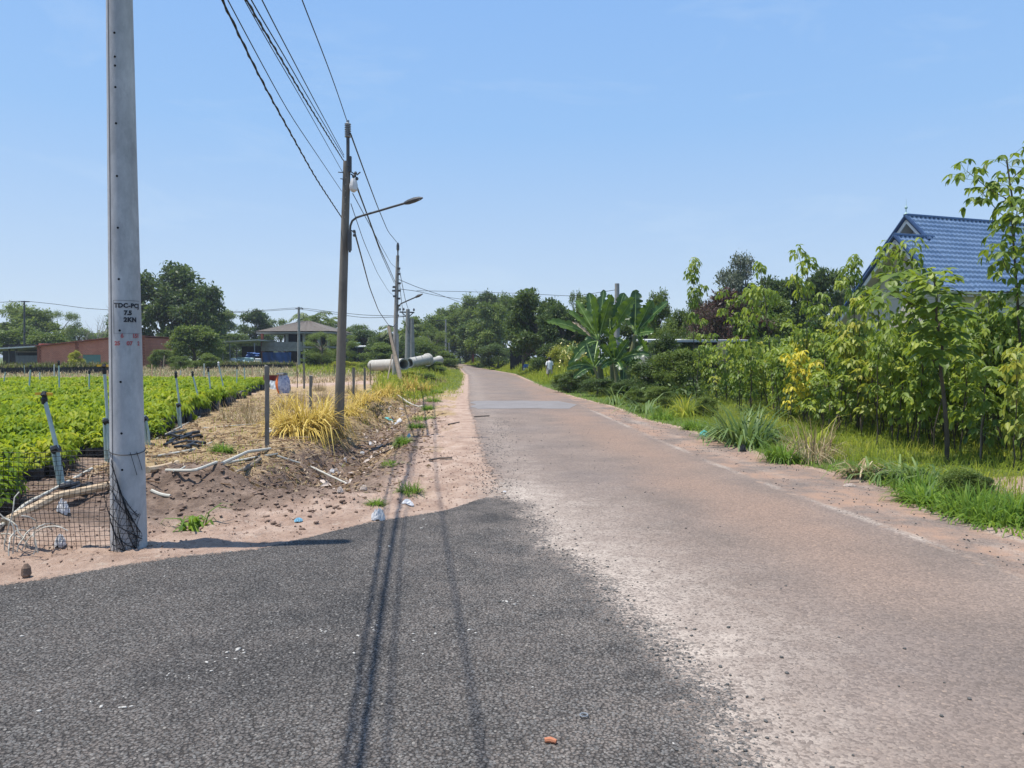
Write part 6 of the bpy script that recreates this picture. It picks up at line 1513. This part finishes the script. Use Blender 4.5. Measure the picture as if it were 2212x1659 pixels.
for u, v, s, lb in ((500,905,1.0,'grey dry brush nearest the seedling field'), (535,890,1.1,'grey dry brush left of the tallest fence post'), (545,915,.9,'dry brush just behind the tallest fence post'), (600,895,1.0,'dry brush between the two nearest fence posts'), (640,870,1.1,'dry brush behind the yellow clumps'),
   (700,868,1.1,'dry brush left of the lamp pole and behind the yellow patch'), (690,845,1.0,'far dry brush left of the lamp pole'), (760,850,1.1,'dry brush behind the fence post right of the lamp pole'), (820,838,1.2,'dry brush between pipe and leaning prop'), (930,838,1.0,'dry brush near the road edge far down the ditch'), (955,828,1.0,'last dry brush before the green roadside growth')):
    clump('dry', G_dry, u, v, s, lb, group='dry brush clumps beside the ditch')
for u, v, s, lb in ((915,905,1.3,'green tuft on the road side of the ditch, the brightest one'), (900,925,1.1,'green tuft just below the brightest one by the ditch'), (935,868,1.3,'green tuft halfway up the ditch edge'), (945,850,1.3,'green tuft at the far end of the ditch edge'), (872,958,.9,'small green tuft above the bare verge'),
   (848,1002,.7,'small green tuft low on the ditch slope'), (884,1062,.7,'dark green tuft on the verge beside the cable shadow'), (812,1090,.5,'tiny green tuft above the white bag'), (480,975,.9,'short green tuft left of the white pipes'), (925,885,1.1,'green tuft in the middle of the ditch edge')):
    clump('grn', G_grn, u, v, s*0.85, lb, group='green tufts along the ditch')
clump('weed', G_grn, 410, 1142, 1.25, 'broad-bladed green weed growing beside the lettered pole')
clump('weed', G_grn, 432, 1136, 1.0, 'second broad-bladed weed right of the one beside the lettered pole', sz=1.5)
for u, v, s, k, mt, lb in ((1585,950,1.0,'broad',G_blu,'tall dark broad-bladed grass clump at the verge'), (1612,962,1.1,'broad',G_blu,'front half of the big broad-bladed clump at the verge'), (1560,940,.8,'broad',G_blu,'left part of the broad-bladed grass at the verge'), (1640,950,.9,'broad',G_blu,'right part of the broad-bladed grass at the verge'),
   (1740,995,1.0,'dry',G_dry,'brown withered grass clump next to the broad-bladed grass'), (1755,985,1.1,'dry',G_dry,'taller half of the brown withered clump'), (1690,998,1.4,'grn',G_grn,'green tuft beside the white stone'), (1760,965,.9,'broad',G_yg,'light green clump behind the brown withered one'),
   (1900,1038,.8,'arch',G_blu,'arching grass clump at the verge right of the withered clump'), (1960,1040,.9,'arch',G_blu,'arching grass clump in the middle of the near verge'), (2010,1050,.8,'arch',G_blu,'arching grass clump below the leaning rubber stem'), (1860,1030,.8,'arch',G_dry,'straw coloured arching clump on the near verge'),
   (1430,905,1.2,'grn',G_grn,'green tuft at the verge below the dark bushes'), (1500,928,1.4,'grn',G_grn,'green tuft left of the broad-bladed grass'), (1395,890,1.2,'broad',G_blu,'arching green clump near the banana plants'), (1480,900,.9,'broad',G_yg,'light green clump between verge and bushes'),
   (1330,872,1.0,'broad',G_blu,'grass clump directly below the banana plants'), (1630,900,1.1,'arch',G_blu,'grass clump at the edge of the rubber trees'), (1690,905,1.1,'arch',G_yg,'feathery grass clump below the bright yellow rubber tree')):
    clump(k, mt, u, v, s, lb, group='grass clumps of the right verge')
gg = 'broad green tufts along the near right verge'
for i, (u, v) in enumerate(((2000,1085),(2050,1098),(2095,1115),(2140,1128),(2185,1142),(2210,1120),(1975,1065),(2120,1095),(2170,1110))):
    clump('grn', G_grn, u, v, 1.25, 'bright green leafy tuft hanging over the gravel at the near right verge', group=gg)

# shrubs
def shrub(u, v, vt, wpx, mat, label, kind='bush', i=0, cat='shrub'):
    g_ = GT(u, v); o = tree(kind, i, mat, u, vt, wpx, g_.y, label, cat, 'shrub'); o.location = (o.location.x, g_.y, zg(o.location.x, g_.y)-0.02); return o
sg = 0
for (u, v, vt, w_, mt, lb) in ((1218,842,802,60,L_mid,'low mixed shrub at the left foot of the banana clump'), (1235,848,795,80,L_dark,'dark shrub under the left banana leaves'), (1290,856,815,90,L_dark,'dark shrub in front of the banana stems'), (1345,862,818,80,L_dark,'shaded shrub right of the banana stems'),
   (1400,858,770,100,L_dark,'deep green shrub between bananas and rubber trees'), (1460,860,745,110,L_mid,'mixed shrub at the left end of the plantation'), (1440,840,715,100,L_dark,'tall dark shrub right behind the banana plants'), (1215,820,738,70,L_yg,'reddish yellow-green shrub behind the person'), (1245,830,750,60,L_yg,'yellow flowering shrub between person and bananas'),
   (1490,835,715,80,L_mid,'shrub below the lone tall rubber tree'), (1550,845,735,100,L_mid,'leafy shrub in front of the grey outbuilding'), (1420,880,830,70,L_mid,'low shrub at the verge below the bananas'), (1375,878,838,60,L_mid,'low weeds at the verge right of the banana stems'),
   (1520,900,850,60,L_mid,'low leafy weeds before the plantation'), (2075,1075,1008,90,L_mid,'small round-leaved weed bush at the near right verge'), (2120,1068,1020,60,L_dark,'dark low weed beside the bare ground'), (1600,850,745,90,L_mid,'shrub hiding the brick panel'), (1170,800,770,40,L_mid,'low shrub beside the blue barrel'),
   (800,800,775,50,L_mid,'small shrub at the left end of the concrete pipes'), (838,812,788,30,L_mid,'weed in front of the first concrete pipe'), (905,806,782,60,L_mid,'weeds in front of the second concrete pipe'), (940,808,780,50,L_mid,'weeds in front of the last concrete pipe'), (960,795,770,60,L_dark,'bushy scrub at the inner side of the bend'), (745,800,778,60,L_yg,'yellowish scrub right of the lamp pole'), (880,822,800,60,L_yg,'bright green weeds below the concrete pipes'), (920,825,803,60,L_mid,'green weeds at the roadside before the bend')):
    shrub(u, v, vt, w_, mt, lb, i=sg); sg += 1
# flowering dots on the yellow shrub
M_petal = simple('yellow_petal', (0.75,0.62,0.15), (0.8,0.72,0.35), 5, 0.6); acc = Acc(); c0 = PD(1245, 765, 41.6)
P_ = np.array(c0)+rng.normal(size=(160,3))*np.array([0.5,0.25,0.35]); leaves_on(acc, P_, sph(160), 0.16, TL2)
tag(link('flower_cluster', acc.mesh('flower_cluster'), M_petal), 'pale yellow flowers on the shrub between person and banana plants', 'flowers')
# dark leafless shrub in the ditch grass, agave-like plant
acc = Acc(); g_ = GT(815, 905)
P_ = np.array([g_.x, g_.y, g_.z+0.25])+rng.normal(size=(260,3))*np.array([0.22,0.22,0.15]); leaves_on(acc, P_, sph(260), 0.08, TL2)
L_wi = leafmat('withered_leaf', [(0,(0.04,0.03,0.02)),(1,(0.12,0.08,0.05))], 0.1, 0.8); o = empty('withered_shrub', 'dark withered shrub standing in the yellow grass right of the lamp pole', 'shrub', (0,0,0))
link('leaves', acc.mesh('leaves'), L_wi, o); q = MB()
for k in range(9):
    a = k*0.7; q.tube([tuple(g_), (g_.x+.15*math.cos(a), g_.y+.15*math.sin(a), g_.z+.22), (g_.x+.32*math.cos(a), g_.y+.3*math.sin(a), g_.z+.45)], [0.012,0.008,0.004], 4)
q.build('twigs', M_bark, o)
ag = clump('broad', G_blu, 1235, 780, 1.1, 'spiky pale rosette plant sticking out over the shrubs left of the bananas', p=PD(1235, 790, 40)); ag.location.z = PD(1235, 758, 40).z

# ------------------------------------------------------------------ pipes, poles and hoses lying about
def lying(name, px, r, mat, label, cat, group=None, lift=0.0, n=8, dz=None):
    pts = []; rigid = name in ('plastic_pipe', 'wooden_pole'); r = r*0.66 if name == 'plastic_pipe' else r
    for i, (u, v) in enumerate(px):
        g_ = GT(u, v); pts.append((g_.x, g_.y, g_.z+r+lift+(dz[i] if dz else 0)+0.01))
    P_ = np.array(pts); t = np.linspace(0, 1, len(P_)); tt = np.linspace(0, 1, 14); Q = np.stack([np.interp(tt, t, P_[:,i]) for i in range(3)], 1)
    low = H0(Q[:,0], Q[:,1])+r*0.8; top_ = np.maximum(Q[:,2], low)
    for _ in range(6): top_[1:-1] = np.maximum(low[1:-1], 0.5*top_[1:-1]+0.25*(top_[:-2]+top_[2:]))
    if rigid:
        ln_ = low[0]+(low[-1]-low[0])*tt; top_ = ln_ + max(0, float(np.percentile(low-ln_, 85))) - 0.012*np.sin(np.pi*tt)
    Q[:,2] = top_
    return tag(MB().tube(Q, r, n).build(name, mat, smooth=True), label, cat, group)
gp = 'old plastic pipes dumped beside the ditch'
lying('plastic_pipe', [(583.5,972),(535,1003),(481,1031)], 0.036, M_pvcw, 'thickest pale pipe sloping down from the foot of the tall fence post', 'pipe', gp, 0.05, dz=[.05,.02,0])
lying('plastic_pipe', [(599,985),(540,993),(465,1012)], 0.028, M_pvcw, 'pale pipe crossing under the thickest one', 'pipe', gp)
lying('plastic_pipe', [(598,982),(670,1008),(751,1040)], 0.025, M_pvcw, 'long pale pipe reaching right over the hollow', 'pipe', gp, 0.02, dz=[0,.10,.02])
lying('plastic_pipe', [(542,976),(573,976)], 0.024, M_pvcw, 'short pale pipe end left of the tall fence post', 'pipe', gp)
lying('plastic_pipe', [(468,1025),(420,1032),(359,1040)], 0.028, M_pvcw, 'pale pipe left of the crossing ones, ending near the lettered pole', 'pipe', gp)
lying('plastic_pipe', [(400,1026),(375,1040)], 0.016, M_pvcw, 'thin yellowish pipe piece close to the lettered pole', 'pipe', gp)
lying('plastic_pipe', [(327,989),(375,983),(421,972)], 0.028, M_pvcw, 'pale pipe lying below the black hose heap', 'pipe', gp)
lying('plastic_pipe', [(421,968),(460,957.5)], 0.018, M_pvcw, 'thin pale pipe continuing past the black hose heap', 'pipe', gp)
lying('plastic_pipe', [(435,927),(490,921),(552,917)], 0.02, M_pvcw, 'level pale pipe beside the dry brush', 'pipe', gp)
lying('plastic_pipe', [(327,1058),(368,1050)], 0.03, M_pvcw, 'short pale pipe right behind the lettered pole', 'pipe', gp)
lying('plastic_pipe', [(0,1150),(57,1115),(132,1063),(199,1021)], 0.028, M_pvcw, 'white pipe along the field edge behind the mesh fence', 'pipe', gp, 0.04)
lying('plastic_pipe', [(336,953),(385,928),(436,899),(501,861)], 0.022, M_pvcw, 'long white pipe following the right edge of the seedling field', 'pipe', gp, 0.02)
lying('wooden_pole', [(12,1136),(120,1095),(247,1056)], 0.045, M_bamboo, 'long brown wooden pole lying behind the mesh fence', 'pole')
lying('wooden_pole', [(318,1037),(382,1018)], 0.04, M_bamboo, 'orange-brown pole end sticking out right of the lettered pole', 'pole')
lying('wooden_pole', [(562,1001),(535,1013),(508.6,1025)], 0.03, M_wood, 'grey crooked stick under the thickest pale pipe', 'stick')
lying('stick', [(800,835),(0+870,868),(905,880),(915,878)], 0.02, M_pvcw, 'white bent pipe lying at the far end of the ditch', 'pipe')
lying('stick', [(927,997),(950,993),(977,992)], 0.014, M_bark, 'thin dark stick lying across the verge', 'stick')
lying('stick', [(1024,902),(1057,900)], 0.016, M_bark, 'dark stick on the left edge of the road', 'stick')
lying('stick', [(968,919),(992,914)], 0.015, M_bark, 'small branch on the verge before the pale road patch', 'stick')
lying('stick', [(800,990),(840,975),(868,955)], 0.018, M_bark, 'dark branch lying on the road side bank of the ditch', 'stick')
hs = random.Random(4)
for i in range(15):
    u0 = 352+hs.random()*60; v0 = 945+hs.random()*32; a = hs.uniform(-.25, .25); L = hs.uniform(18, 40)
    lying('black_hose', [(u0, v0), (u0+L/2, v0+a*L/2-3), (u0+L, v0+a*L-6*hs.random())], 0.020+0.012*hs.random(), M_black, 'black hose piece in the heap right of the lettered pole', 'hose', 'black hose pieces heaped by the field edge', 0.02*(i % 4))
for i in range(8):
    u0 = 128+hs.random()*50; v0 = 1066+hs.random()*16; L = hs.uniform(20, 45)
    lying('black_hose', [(u0, v0), (u0+L/2, v0-4), (u0+L, v0-9)], 0.03, M_black, 'black hose piece lying behind the mesh fence', 'hose', 'black hose pieces behind the mesh fence', 0.02*(i % 3))
def crumple(u, v, w_, h_, mat, label, cat='plastic bag', name='plastic_bag', z=0.04, seed=0):
    g_ = GT(u, v); gg_ = np.random.default_rng(seed); n_ = 16; s = g_.y/F; W_, H_ = w_*s, h_*s*2.2; vv = []
    for j in range(n_+1):
        for i in range(n_+1):
            a, b_ = i/n_-.5, j/n_-.5; rr = 1-0.25*(abs(a*2)**3+abs(b_*2)**3); x = g_.x+a*W_*rr+gg_.normal()*W_*0.012; y = g_.y+b_*H_*rr+gg_.normal()*H_*0.012
            vv.append((x, y, zg(x, y)+0.008+z*max(0, 1-(a*a+b_*b_)*3.5)*(0.6+0.8*gg_.random())))
    return tag(MB().add(vv, [(j*(n_+1)+i, j*(n_+1)+i+1, (j+1)*(n_+1)+i+1, (j+1)*(n_+1)+i) for j in range(n_) for i in range(n_)]).build(name, mat), label, cat)
M_bagt = simple('teal_bag', (0.10,0.42,0.38), (0.15,0.5,0.45), 9, 0.5); M_bagb = simple('blue_bag', (0.25,0.5,0.62), (0.18,0.42,0.55), 9, 0.5)
crumple(817, 1124, 40, 13, M_bagw, 'crumpled white bag at the edge of the dark asphalt', z=0.09, seed=1)
crumple(881, 1088, 34, 9, M_bagw, 'flat white plastic strip on the verge above the white bag', z=0.03, seed=2)
crumple(592, 937, 42, 9, M_bagw, 'white cloth sheet lying right of the tallest fence post', 'cloth', 'cloth', 0.10, 3)
crumple(130, 1178, 24, 16, M_bagw, 'white plastic scrap at the foot of the mesh fence', z=0.07, seed=4)
crumple(137, 1116, 30, 16, M_bagw, 'pale plastic scrap on the soil behind the mesh fence', z=0.09, seed=5)
crumple(883, 945, 12, 7, M_bagb, 'small sky-blue plastic scrap in the ditch', z=0.06, seed=6)
crumple(840, 908, 26, 8, M_bagt, 'teal plastic shred in the far part of the ditch', z=0.05, seed=7)
crumple(860, 912, 22, 7, M_bagw, 'whitish plastic shred beside the teal one in the ditch', z=0.06, seed=8)
crumple(645, 1128, 24, 7, M_bagb, 'torn pale blue wrapper on the verge left of the white bag', z=0.03, seed=9)
crumple(735, 1064, 18, 8, M_litter_w, 'pale paper scrap at the end of the long pipe', 'paper', 'paper_scrap', 0.05, 10)
crumple(785, 1058, 20, 9, M_litter_w, 'pale paper scrap above the verge near the hollow', 'paper', 'paper_scrap', 0.04, 11)
crumple(1521, 943, 26, 12, M_bagt, 'teal plastic caught in the right verge grass', z=0.10, seed=12)
crumple(1604, 976, 22, 9, M_black, 'black plastic scrap below the broad-bladed grass', z=0.10, seed=13)
crumple(1684, 1000, 34, 7, M_bagw, 'flat whitish stone at the edge of the right verge', 'stone', 'stone', 0.05, 14)
crumple(1835, 1052, 36, 7, M_litter_w, 'pale husk lying on the gravel at the right verge', 'debris', 'husk', 0.03, 15)
crumple(1090, 1064+0, 10, 3, M_bagw, 'tiny white scrap on the asphalt near the junction corner', z=0.01, seed=16)
for k in range(24):
    t = hs.random(); g0 = DITCH[1]*(1-t)+DITCH[5]*t if False else None
    u = 700+hs.random()*190; v = 1045-(u-700)*0.9+hs.uniform(-14, 14)
    crumple(u, v, hs.uniform(6, 15), hs.uniform(3, 6), [M_bagw, M_litter_w, M_litter_w][k % 3], 'small whitish scrap among the rubbish in the ditch', 'litter', 'litter_scrap', 0.04, 20+k)['group'] = 'whitish scraps in the ditch'
M_wchip = simple('orange_wood', (0.50,0.20,0.10), (0.40,0.15,0.08), 20, 0.8, stretch=(1,4,4))
g_ = G(1189, 1607); o = MB().tube([(-0.024,0,0.016),(0,0,0.018),(0.024,-0.012,0.016)], [0.0105,0.0125,0.009], 8).build('wood_chip', M_wchip); o.location = g_; tag(o, 'small orange-brown wood chip on the dark asphalt near the bottom', 'wood chip')
g_ = G(1375, 1552); g_ = G(551+1900*0.3738, 1077+1270*0.3738)
o = MB().tube([(0.017*math.cos(a*math.pi/12), 0.017*math.sin(a*math.pi/12), 0.010) for a in range(25)], 0.0032, 6, caps=False).build('metal_washer', M_steel); o.location = (g_.x, g_.y, 0.006); tag(o, 'small flat grey ring lying on the dark asphalt', 'washer')
g_ = GT(57, 1247); o = MB().lathe([(0.02,0),(0.035,0.02),(0.03,0.07),(0.012,0.10)], 8).build('stone', M_clod); o.location = g_; tag(o, 'small upright brown stone at the edge of the side road', 'stone')
# dead vine at the left end of the mesh fence
q = MB()
for k in range(9):
    g_ = GT(10+k*9, 1190+(k*37 % 20)); p = Vector((g_.x, g_.y, 0.02)); pts = [p.copy()]; d = Vector((hs.uniform(-.6,.6), hs.uniform(-.2,.4), 1.2)).normalized()
    for i in range(9): p = p+d*0.055; d = (d+Vector((hs.uniform(-.5,.5), hs.uniform(-.3,.3), -0.22))).normalized(); pts.append(p.copy()); 
    q.tube([tuple(x) for x in pts if x.z > -0.05], 0.0055, 5)
tag(q.build('dead_vine', M_pvcw), 'tangled pale dead vine hanging in the left end of the mesh fence', 'vine')

# ------------------------------------------------------------------ cement bag and red panels
g_ = GT(613, 850); s_ = g_.y/F; bb_ = empty('feed_sack', 'standing orange, white and blue plastic sack beside the red corrugated panels', 'sack', g_)
def sack(w0, w1, mat, nm, y=0.0):
    v = []; n_ = 12; m_ = 10; Hh = 42*s_
    for j in range(m_+1):
        t = j/m_; wd = (0.5+0.12*math.sin(math.pi*t))*26*s_*(1-0.25*t**4)
        for i in range(n_+1):
            a = w0+(w1-w0)*i/n_; an = math.pi*2*a; r = 1+0.05*math.sin(7*t+9*a)
            v.append((wd*math.cos(an)*r-0.06*t, wd*0.62*math.sin(an)*r+y, Hh*t))
    MB().add(v, [(j*(n_+1)+i, j*(n_+1)+i+1, (j+1)*(n_+1)+i+1, (j+1)*(n_+1)+i) for j in range(m_) for i in range(n_)]).build(nm, mat, bb_, smooth=True)
M_org = simple('orange_print', (0.75,0.20,0.03), (0.65,0.16,0.03), 5, 0.5); M_prt = simple('blue_white_print', (0.62,0.66,0.74), (0.08,0.12,0.30), 9, 0.5)
sack(0.42, 0.66, M_org, 'orange_side'); sack(0.66, 1.0, M_prt, 'printed_front'); sack(0.0, 0.42, M_bagw, 'back')
MB().lathe([(0.26,0),(0.2,0.05),(0.02,0.07)], 12, c=(-0.07,0,41.5*s_)).build('folded_top', M_black, bb_)
M_redc = simple('red_corrugated', (0.50,0.10,0.09), (0.42,0.13,0.11), 3, 0.6)
p = GT(583, 842); k_ = p.y/F
q = MB(); nrow = 60; v = []
for j in range(nrow+1):
    for i in (0, 1): v.append(((i-.5)*41*k_, 0.05*abs(math.sin(j*math.pi/5)), 0.32+j*0.33/nrow))
q.add(v, [(2*j, 2*j+1, 2*j+3, 2*j+2) for j in range(nrow)]).box((0,0.12,0.48), (40*k_, 0.06, 0.32)); o = q.build('corrugated_panel', M_redc); o.location = (p.x, p.y+0.4, p.z); tag(o, 'faded red corrugated panels stacked behind the tallest fence post', 'roofing panel')
cloth('plastic_sheet', [tuple(PD(583,852,p.y-.1)), tuple(PD(604,852,p.y-.1)), tuple(PD(604,823,p.y+.3)), tuple(PD(583,822,p.y+.3))], simple('grey_sheet', (0.45,0.48,0.48), (0.3,0.33,0.34), 3, 0.6), 'grey-white plastic sheet between the fence post and the sack', 'sheet', 5)
lying('plastic_pipe', [(470,800),(530,802),(600,804)], 0.03, M_pvcw, 'white pipe lying along the far end of the field', 'pipe', gp, .05)
lying('plastic_pipe', [(418,800),(440,797)], 0.05, M_pvcw, 'tilted white pipe end at the far corner of the field', 'pipe', gp, .1)

# ------------------------------------------------------------------ barrels and warning sign
for u, v, d, lb in ((1137, 806, 74, 'blue plastic barrel standing at the right roadside'), (992.5, 797, 140, 'farther blue plastic barrel at the bend')):
    p = PD(u, v, d); z_ = zg(p.x, p.y); o = empty('barrel', lb, 'barrel', (p.x, p.y, z_), group='blue barrels by the road'); s = 0.82
    MB().lathe([(0.22,0),(0.28,0.03),(0.29,0.25),(0.31,0.27),(0.31,0.31),(0.29,0.33),(0.29,0.57),(0.31,0.59),(0.31,0.63),(0.29,0.65),(0.27,0.86),(0.22,0.89)], 18).build('body', M_blue, o, smooth=True)
    MB().lathe([(0.265,0.36),(0.295,0.37),(0.295,0.50),(0.265,0.51)], 18).build('pale_band', M_bagw, o)
p = PD(1021.8, 772, 126); z_ = zg(p.x, p.y); o = empty('warning_sign', 'tilted red-orange triangular sign on a thin post at the bend', 'sign', (p.x, p.y, z_))
t0 = PD(1018.5, 750, 126).z-z_; sg_ = MB(); sg_.add([(-.55,0,t0-.95),(.55,0,t0-.85),(-.12,0,t0),(-.55,.03,t0-.95),(.55,.03,t0-.85),(-.12,.03,t0)], [(0,1,2),(5,4,3),(0,3,4,1),(1,4,5,2),(2,5,3,0)]); sg_.build('sign_plate', M_red, o)
MB().tube([(0.05,.06,0),(0.0,.06,t0-.3)], 0.035, 8).build('post', M_red, o)

# ------------------------------------------------------------------ person standing by the verge
M_skin = simple('skin', (0.22,0.12,0.075), (0.26,0.15,0.095), 9, 0.6); M_shirt = simple('white_shirt', (0.78,0.78,0.76), (0.70,0.70,0.68), 6, 0.8, bs=0.5, bd=0.02, bscale=8)
M_short = simple('grey_shorts', (0.42,0.37,0.34), (0.36,0.32,0.30), 8, 0.85); M_hair = simple('black_hair', (0.012,0.010,0.009), (0.02,0.018,0.016), 20, 0.6)
def skin_figure(pts, edges, rad, name, mat, parent):
    me = bpy.data.meshes.new(name); me.from_pydata(pts, edges, []); o = link(name, me, mat, parent)
    md = o.modifiers.new('s', 'SKIN'); md.use_smooth_shade = True
    for vv, r in zip(me.skin_vertices[0].data, rad): vv.radius = (r, r) if isinstance(r, float) else r
    me.skin_vertices[0].data[0].use_root = True; o.modifiers.new('b', 'SUBSURF').levels = 2; o.modifiers['b'].render_levels = 2
    bpy.context.view_layer.update(); dg = bpy.context.evaluated_depsgraph_get(); m2 = bpy.data.meshes.new_from_object(o.evaluated_get(dg)); o.modifiers.clear(); o.data = m2; bpy.data.meshes.remove(me); return o
pp = PD(1187, 822, 50); pp.z = zg(pp.x, pp.y)
PR = empty('person', 'person in a loose white shirt and grey shorts standing at the right verge', 'person', pp, R(200))
H = 1.56
pts = [(0,0,.86),(0,0,1.02),(0,-.01,1.18),(0,0,1.30),(0,-.01,1.37),(0,-.03,1.45),(0,-.035,1.53),
 (-.09,0,.82),(-.10,-.02,.46),(-.10,.01,.09),(-.11,-.11,.035),(-.115,-.19,.03),(.09,0,.82),(.105,.02,.46),(.10,.05,.09),(.11,-.07,.035),(.115,-.15,.03),
 (-.155,0,1.28),(-.20,.01,1.04),(-.215,-.06,.82),(-.215,-.08,.76),(.155,0,1.28),(.20,.01,1.04),(.21,-.09,.84),(.21,-.12,.78)]
edg = [(0,1),(1,2),(2,3),(3,4),(4,5),(5,6),(0,7),(7,8),(8,9),(9,10),(10,11),(0,12),(12,13),(13,14),(14,15),(15,16),(3,17),(17,18),(18,19),(19,20),(3,21),(21,22),(22,23),(23,24)]
rad = [(.13,.10),(.115,.09),(.13,.095),(.10,.08),(.05,.05),(.078,.088),(.05,.055),.085,.055,.036,.035,.025,.085,.055,.036,.035,.025,.052,.038,.026,(.03,.016),.052,.038,.026,(.03,.016)]
for sx, base_ in ((-1, 20), (1, 24)):
    bx, by, bz = pts[base_]
    for k in range(4):
        n0 = len(pts); ox = (k-1.5)*0.017; L = (.062,.07,.066,.052)[k]
        pts += [(bx+sx*0.0+0.004, by+ox, bz-.045), (bx-sx*.008, by+ox*1.1-.004, bz-.045-L*.55), (bx-sx*.022, by+ox*1.1-.006, bz-.045-L)]
        edg += [(base_, n0), (n0, n0+1), (n0+1, n0+2)]; rad += [.009, .008, .007]
    n0 = len(pts); pts += [(bx-sx*.01, by-.035, bz-.02), (bx-sx*.02, by-.048, bz-.05)]; edg += [(base_, n0), (n0, n0+1)]; rad += [.010, .008]
skin_figure(pts, edg, [r if isinstance(r, tuple) else float(r) for r in rad], 'body', M_skin, PR)
def loft(name, rings, mat, parent, n_=20):
    v = []
    for (cx_, cy_, z, rx, ry) in rings:
        for k in range(n_): a = 2*math.pi*k/n_; wv = 1+0.03*math.sin(5*a+z*20); v.append((cx_+rx*wv*math.cos(a), cy_+ry*wv*math.sin(a), z))
    return MB().add(v, [(i*n_+k, i*n_+(k+1)%n_, (i+1)*n_+(k+1)%n_, (i+1)*n_+k) for i in range(len(rings)-1) for k in range(n_)]).build(name, mat, parent, smooth=True)
sh = loft('shirt', [(0,0,.78,.20,.15),(0,0,.90,.185,.14),(0,0,1.05,.175,.13),(0,0,1.20,.185,.13),(0,0,1.28,.175,.115),(0,0,1.33,.12,.09),(0,-.005,1.36,.065,.065)], M_shirt, PR)
for s in (-1, 1): loft('sleeve', [(s*.13,0,1.31,.06,.07),(s*.17,0,1.24,.075,.075),(s*.195,.005,1.12,.075,.07),(s*.20,.01,1.05,.078,.07)], M_shirt, sh, 14)
for s in (-1, 1): loft('short_leg', [(s*.07,0,.88,.12,.13),(s*.095,0,.75,.105,.12),(s*.105,0,.60,.11,.11),(s*.108,0,.50,.115,.11)], M_short, PR, 16)
loft('hair', [(0,-.0,1.40,.075,.06),(0,.0,1.46,.092,.088),(0,-.005,1.53,.09,.095),(0,-.02,1.575,.06,.07),(0,-.02,1.59,.01,.01)], M_hair, PR, 16)
fc_ = MB()
for s in (-1, 1): fc_.lathe([(0.0,-.006),(0.012,0),(0.0,.006)], 8, c=(s*.032,-.118,1.475), M=Matrix.Rotation(R(90), 3, 'X'))
fc_.build('eyes', M_hair, PR); 
MB().lathe([(0.004,0.035),(0.012,0),(0.014,-.01),(0.006,-.014)], 8, c=(0,-.126,1.445)).build('nose', M_skin, PR)
MB().box((0,-.118,1.41), (.045,.008,.009)).build('mouth', M_fan, PR)
for s in (-1, 1): MB().lathe([(0.0,-.008),(0.026,0),(0.0,.008)], 10, c=(s*.088,-.03,1.455), M=Matrix.Rotation(R(90), 3, 'Y')).build('ear', M_skin, PR)

# ------------------------------------------------------------------ hazy air
hz = MB().box((0, 0, 12.5), (5600, 5600, 27.6)).build('haze', None)
hm, n, out = new_mat('haze'); pv_ = n.nodes.new('ShaderNodeVolumePrincipled'); pv_.inputs['Color'].default_value = (0.80, 0.88, 1.0, 1); pv_.inputs['Density'].default_value = 0.0004
pv_.inputs['Anisotropy'].default_value = 0.3
n.links.new(pv_.outputs[0], out.inputs['Volume']); hz.data.materials.append(hm); tag(hz, kind='stuff')
sc.cycles.volume_step_rate = 4; sc.cycles.volume_bounces = 0
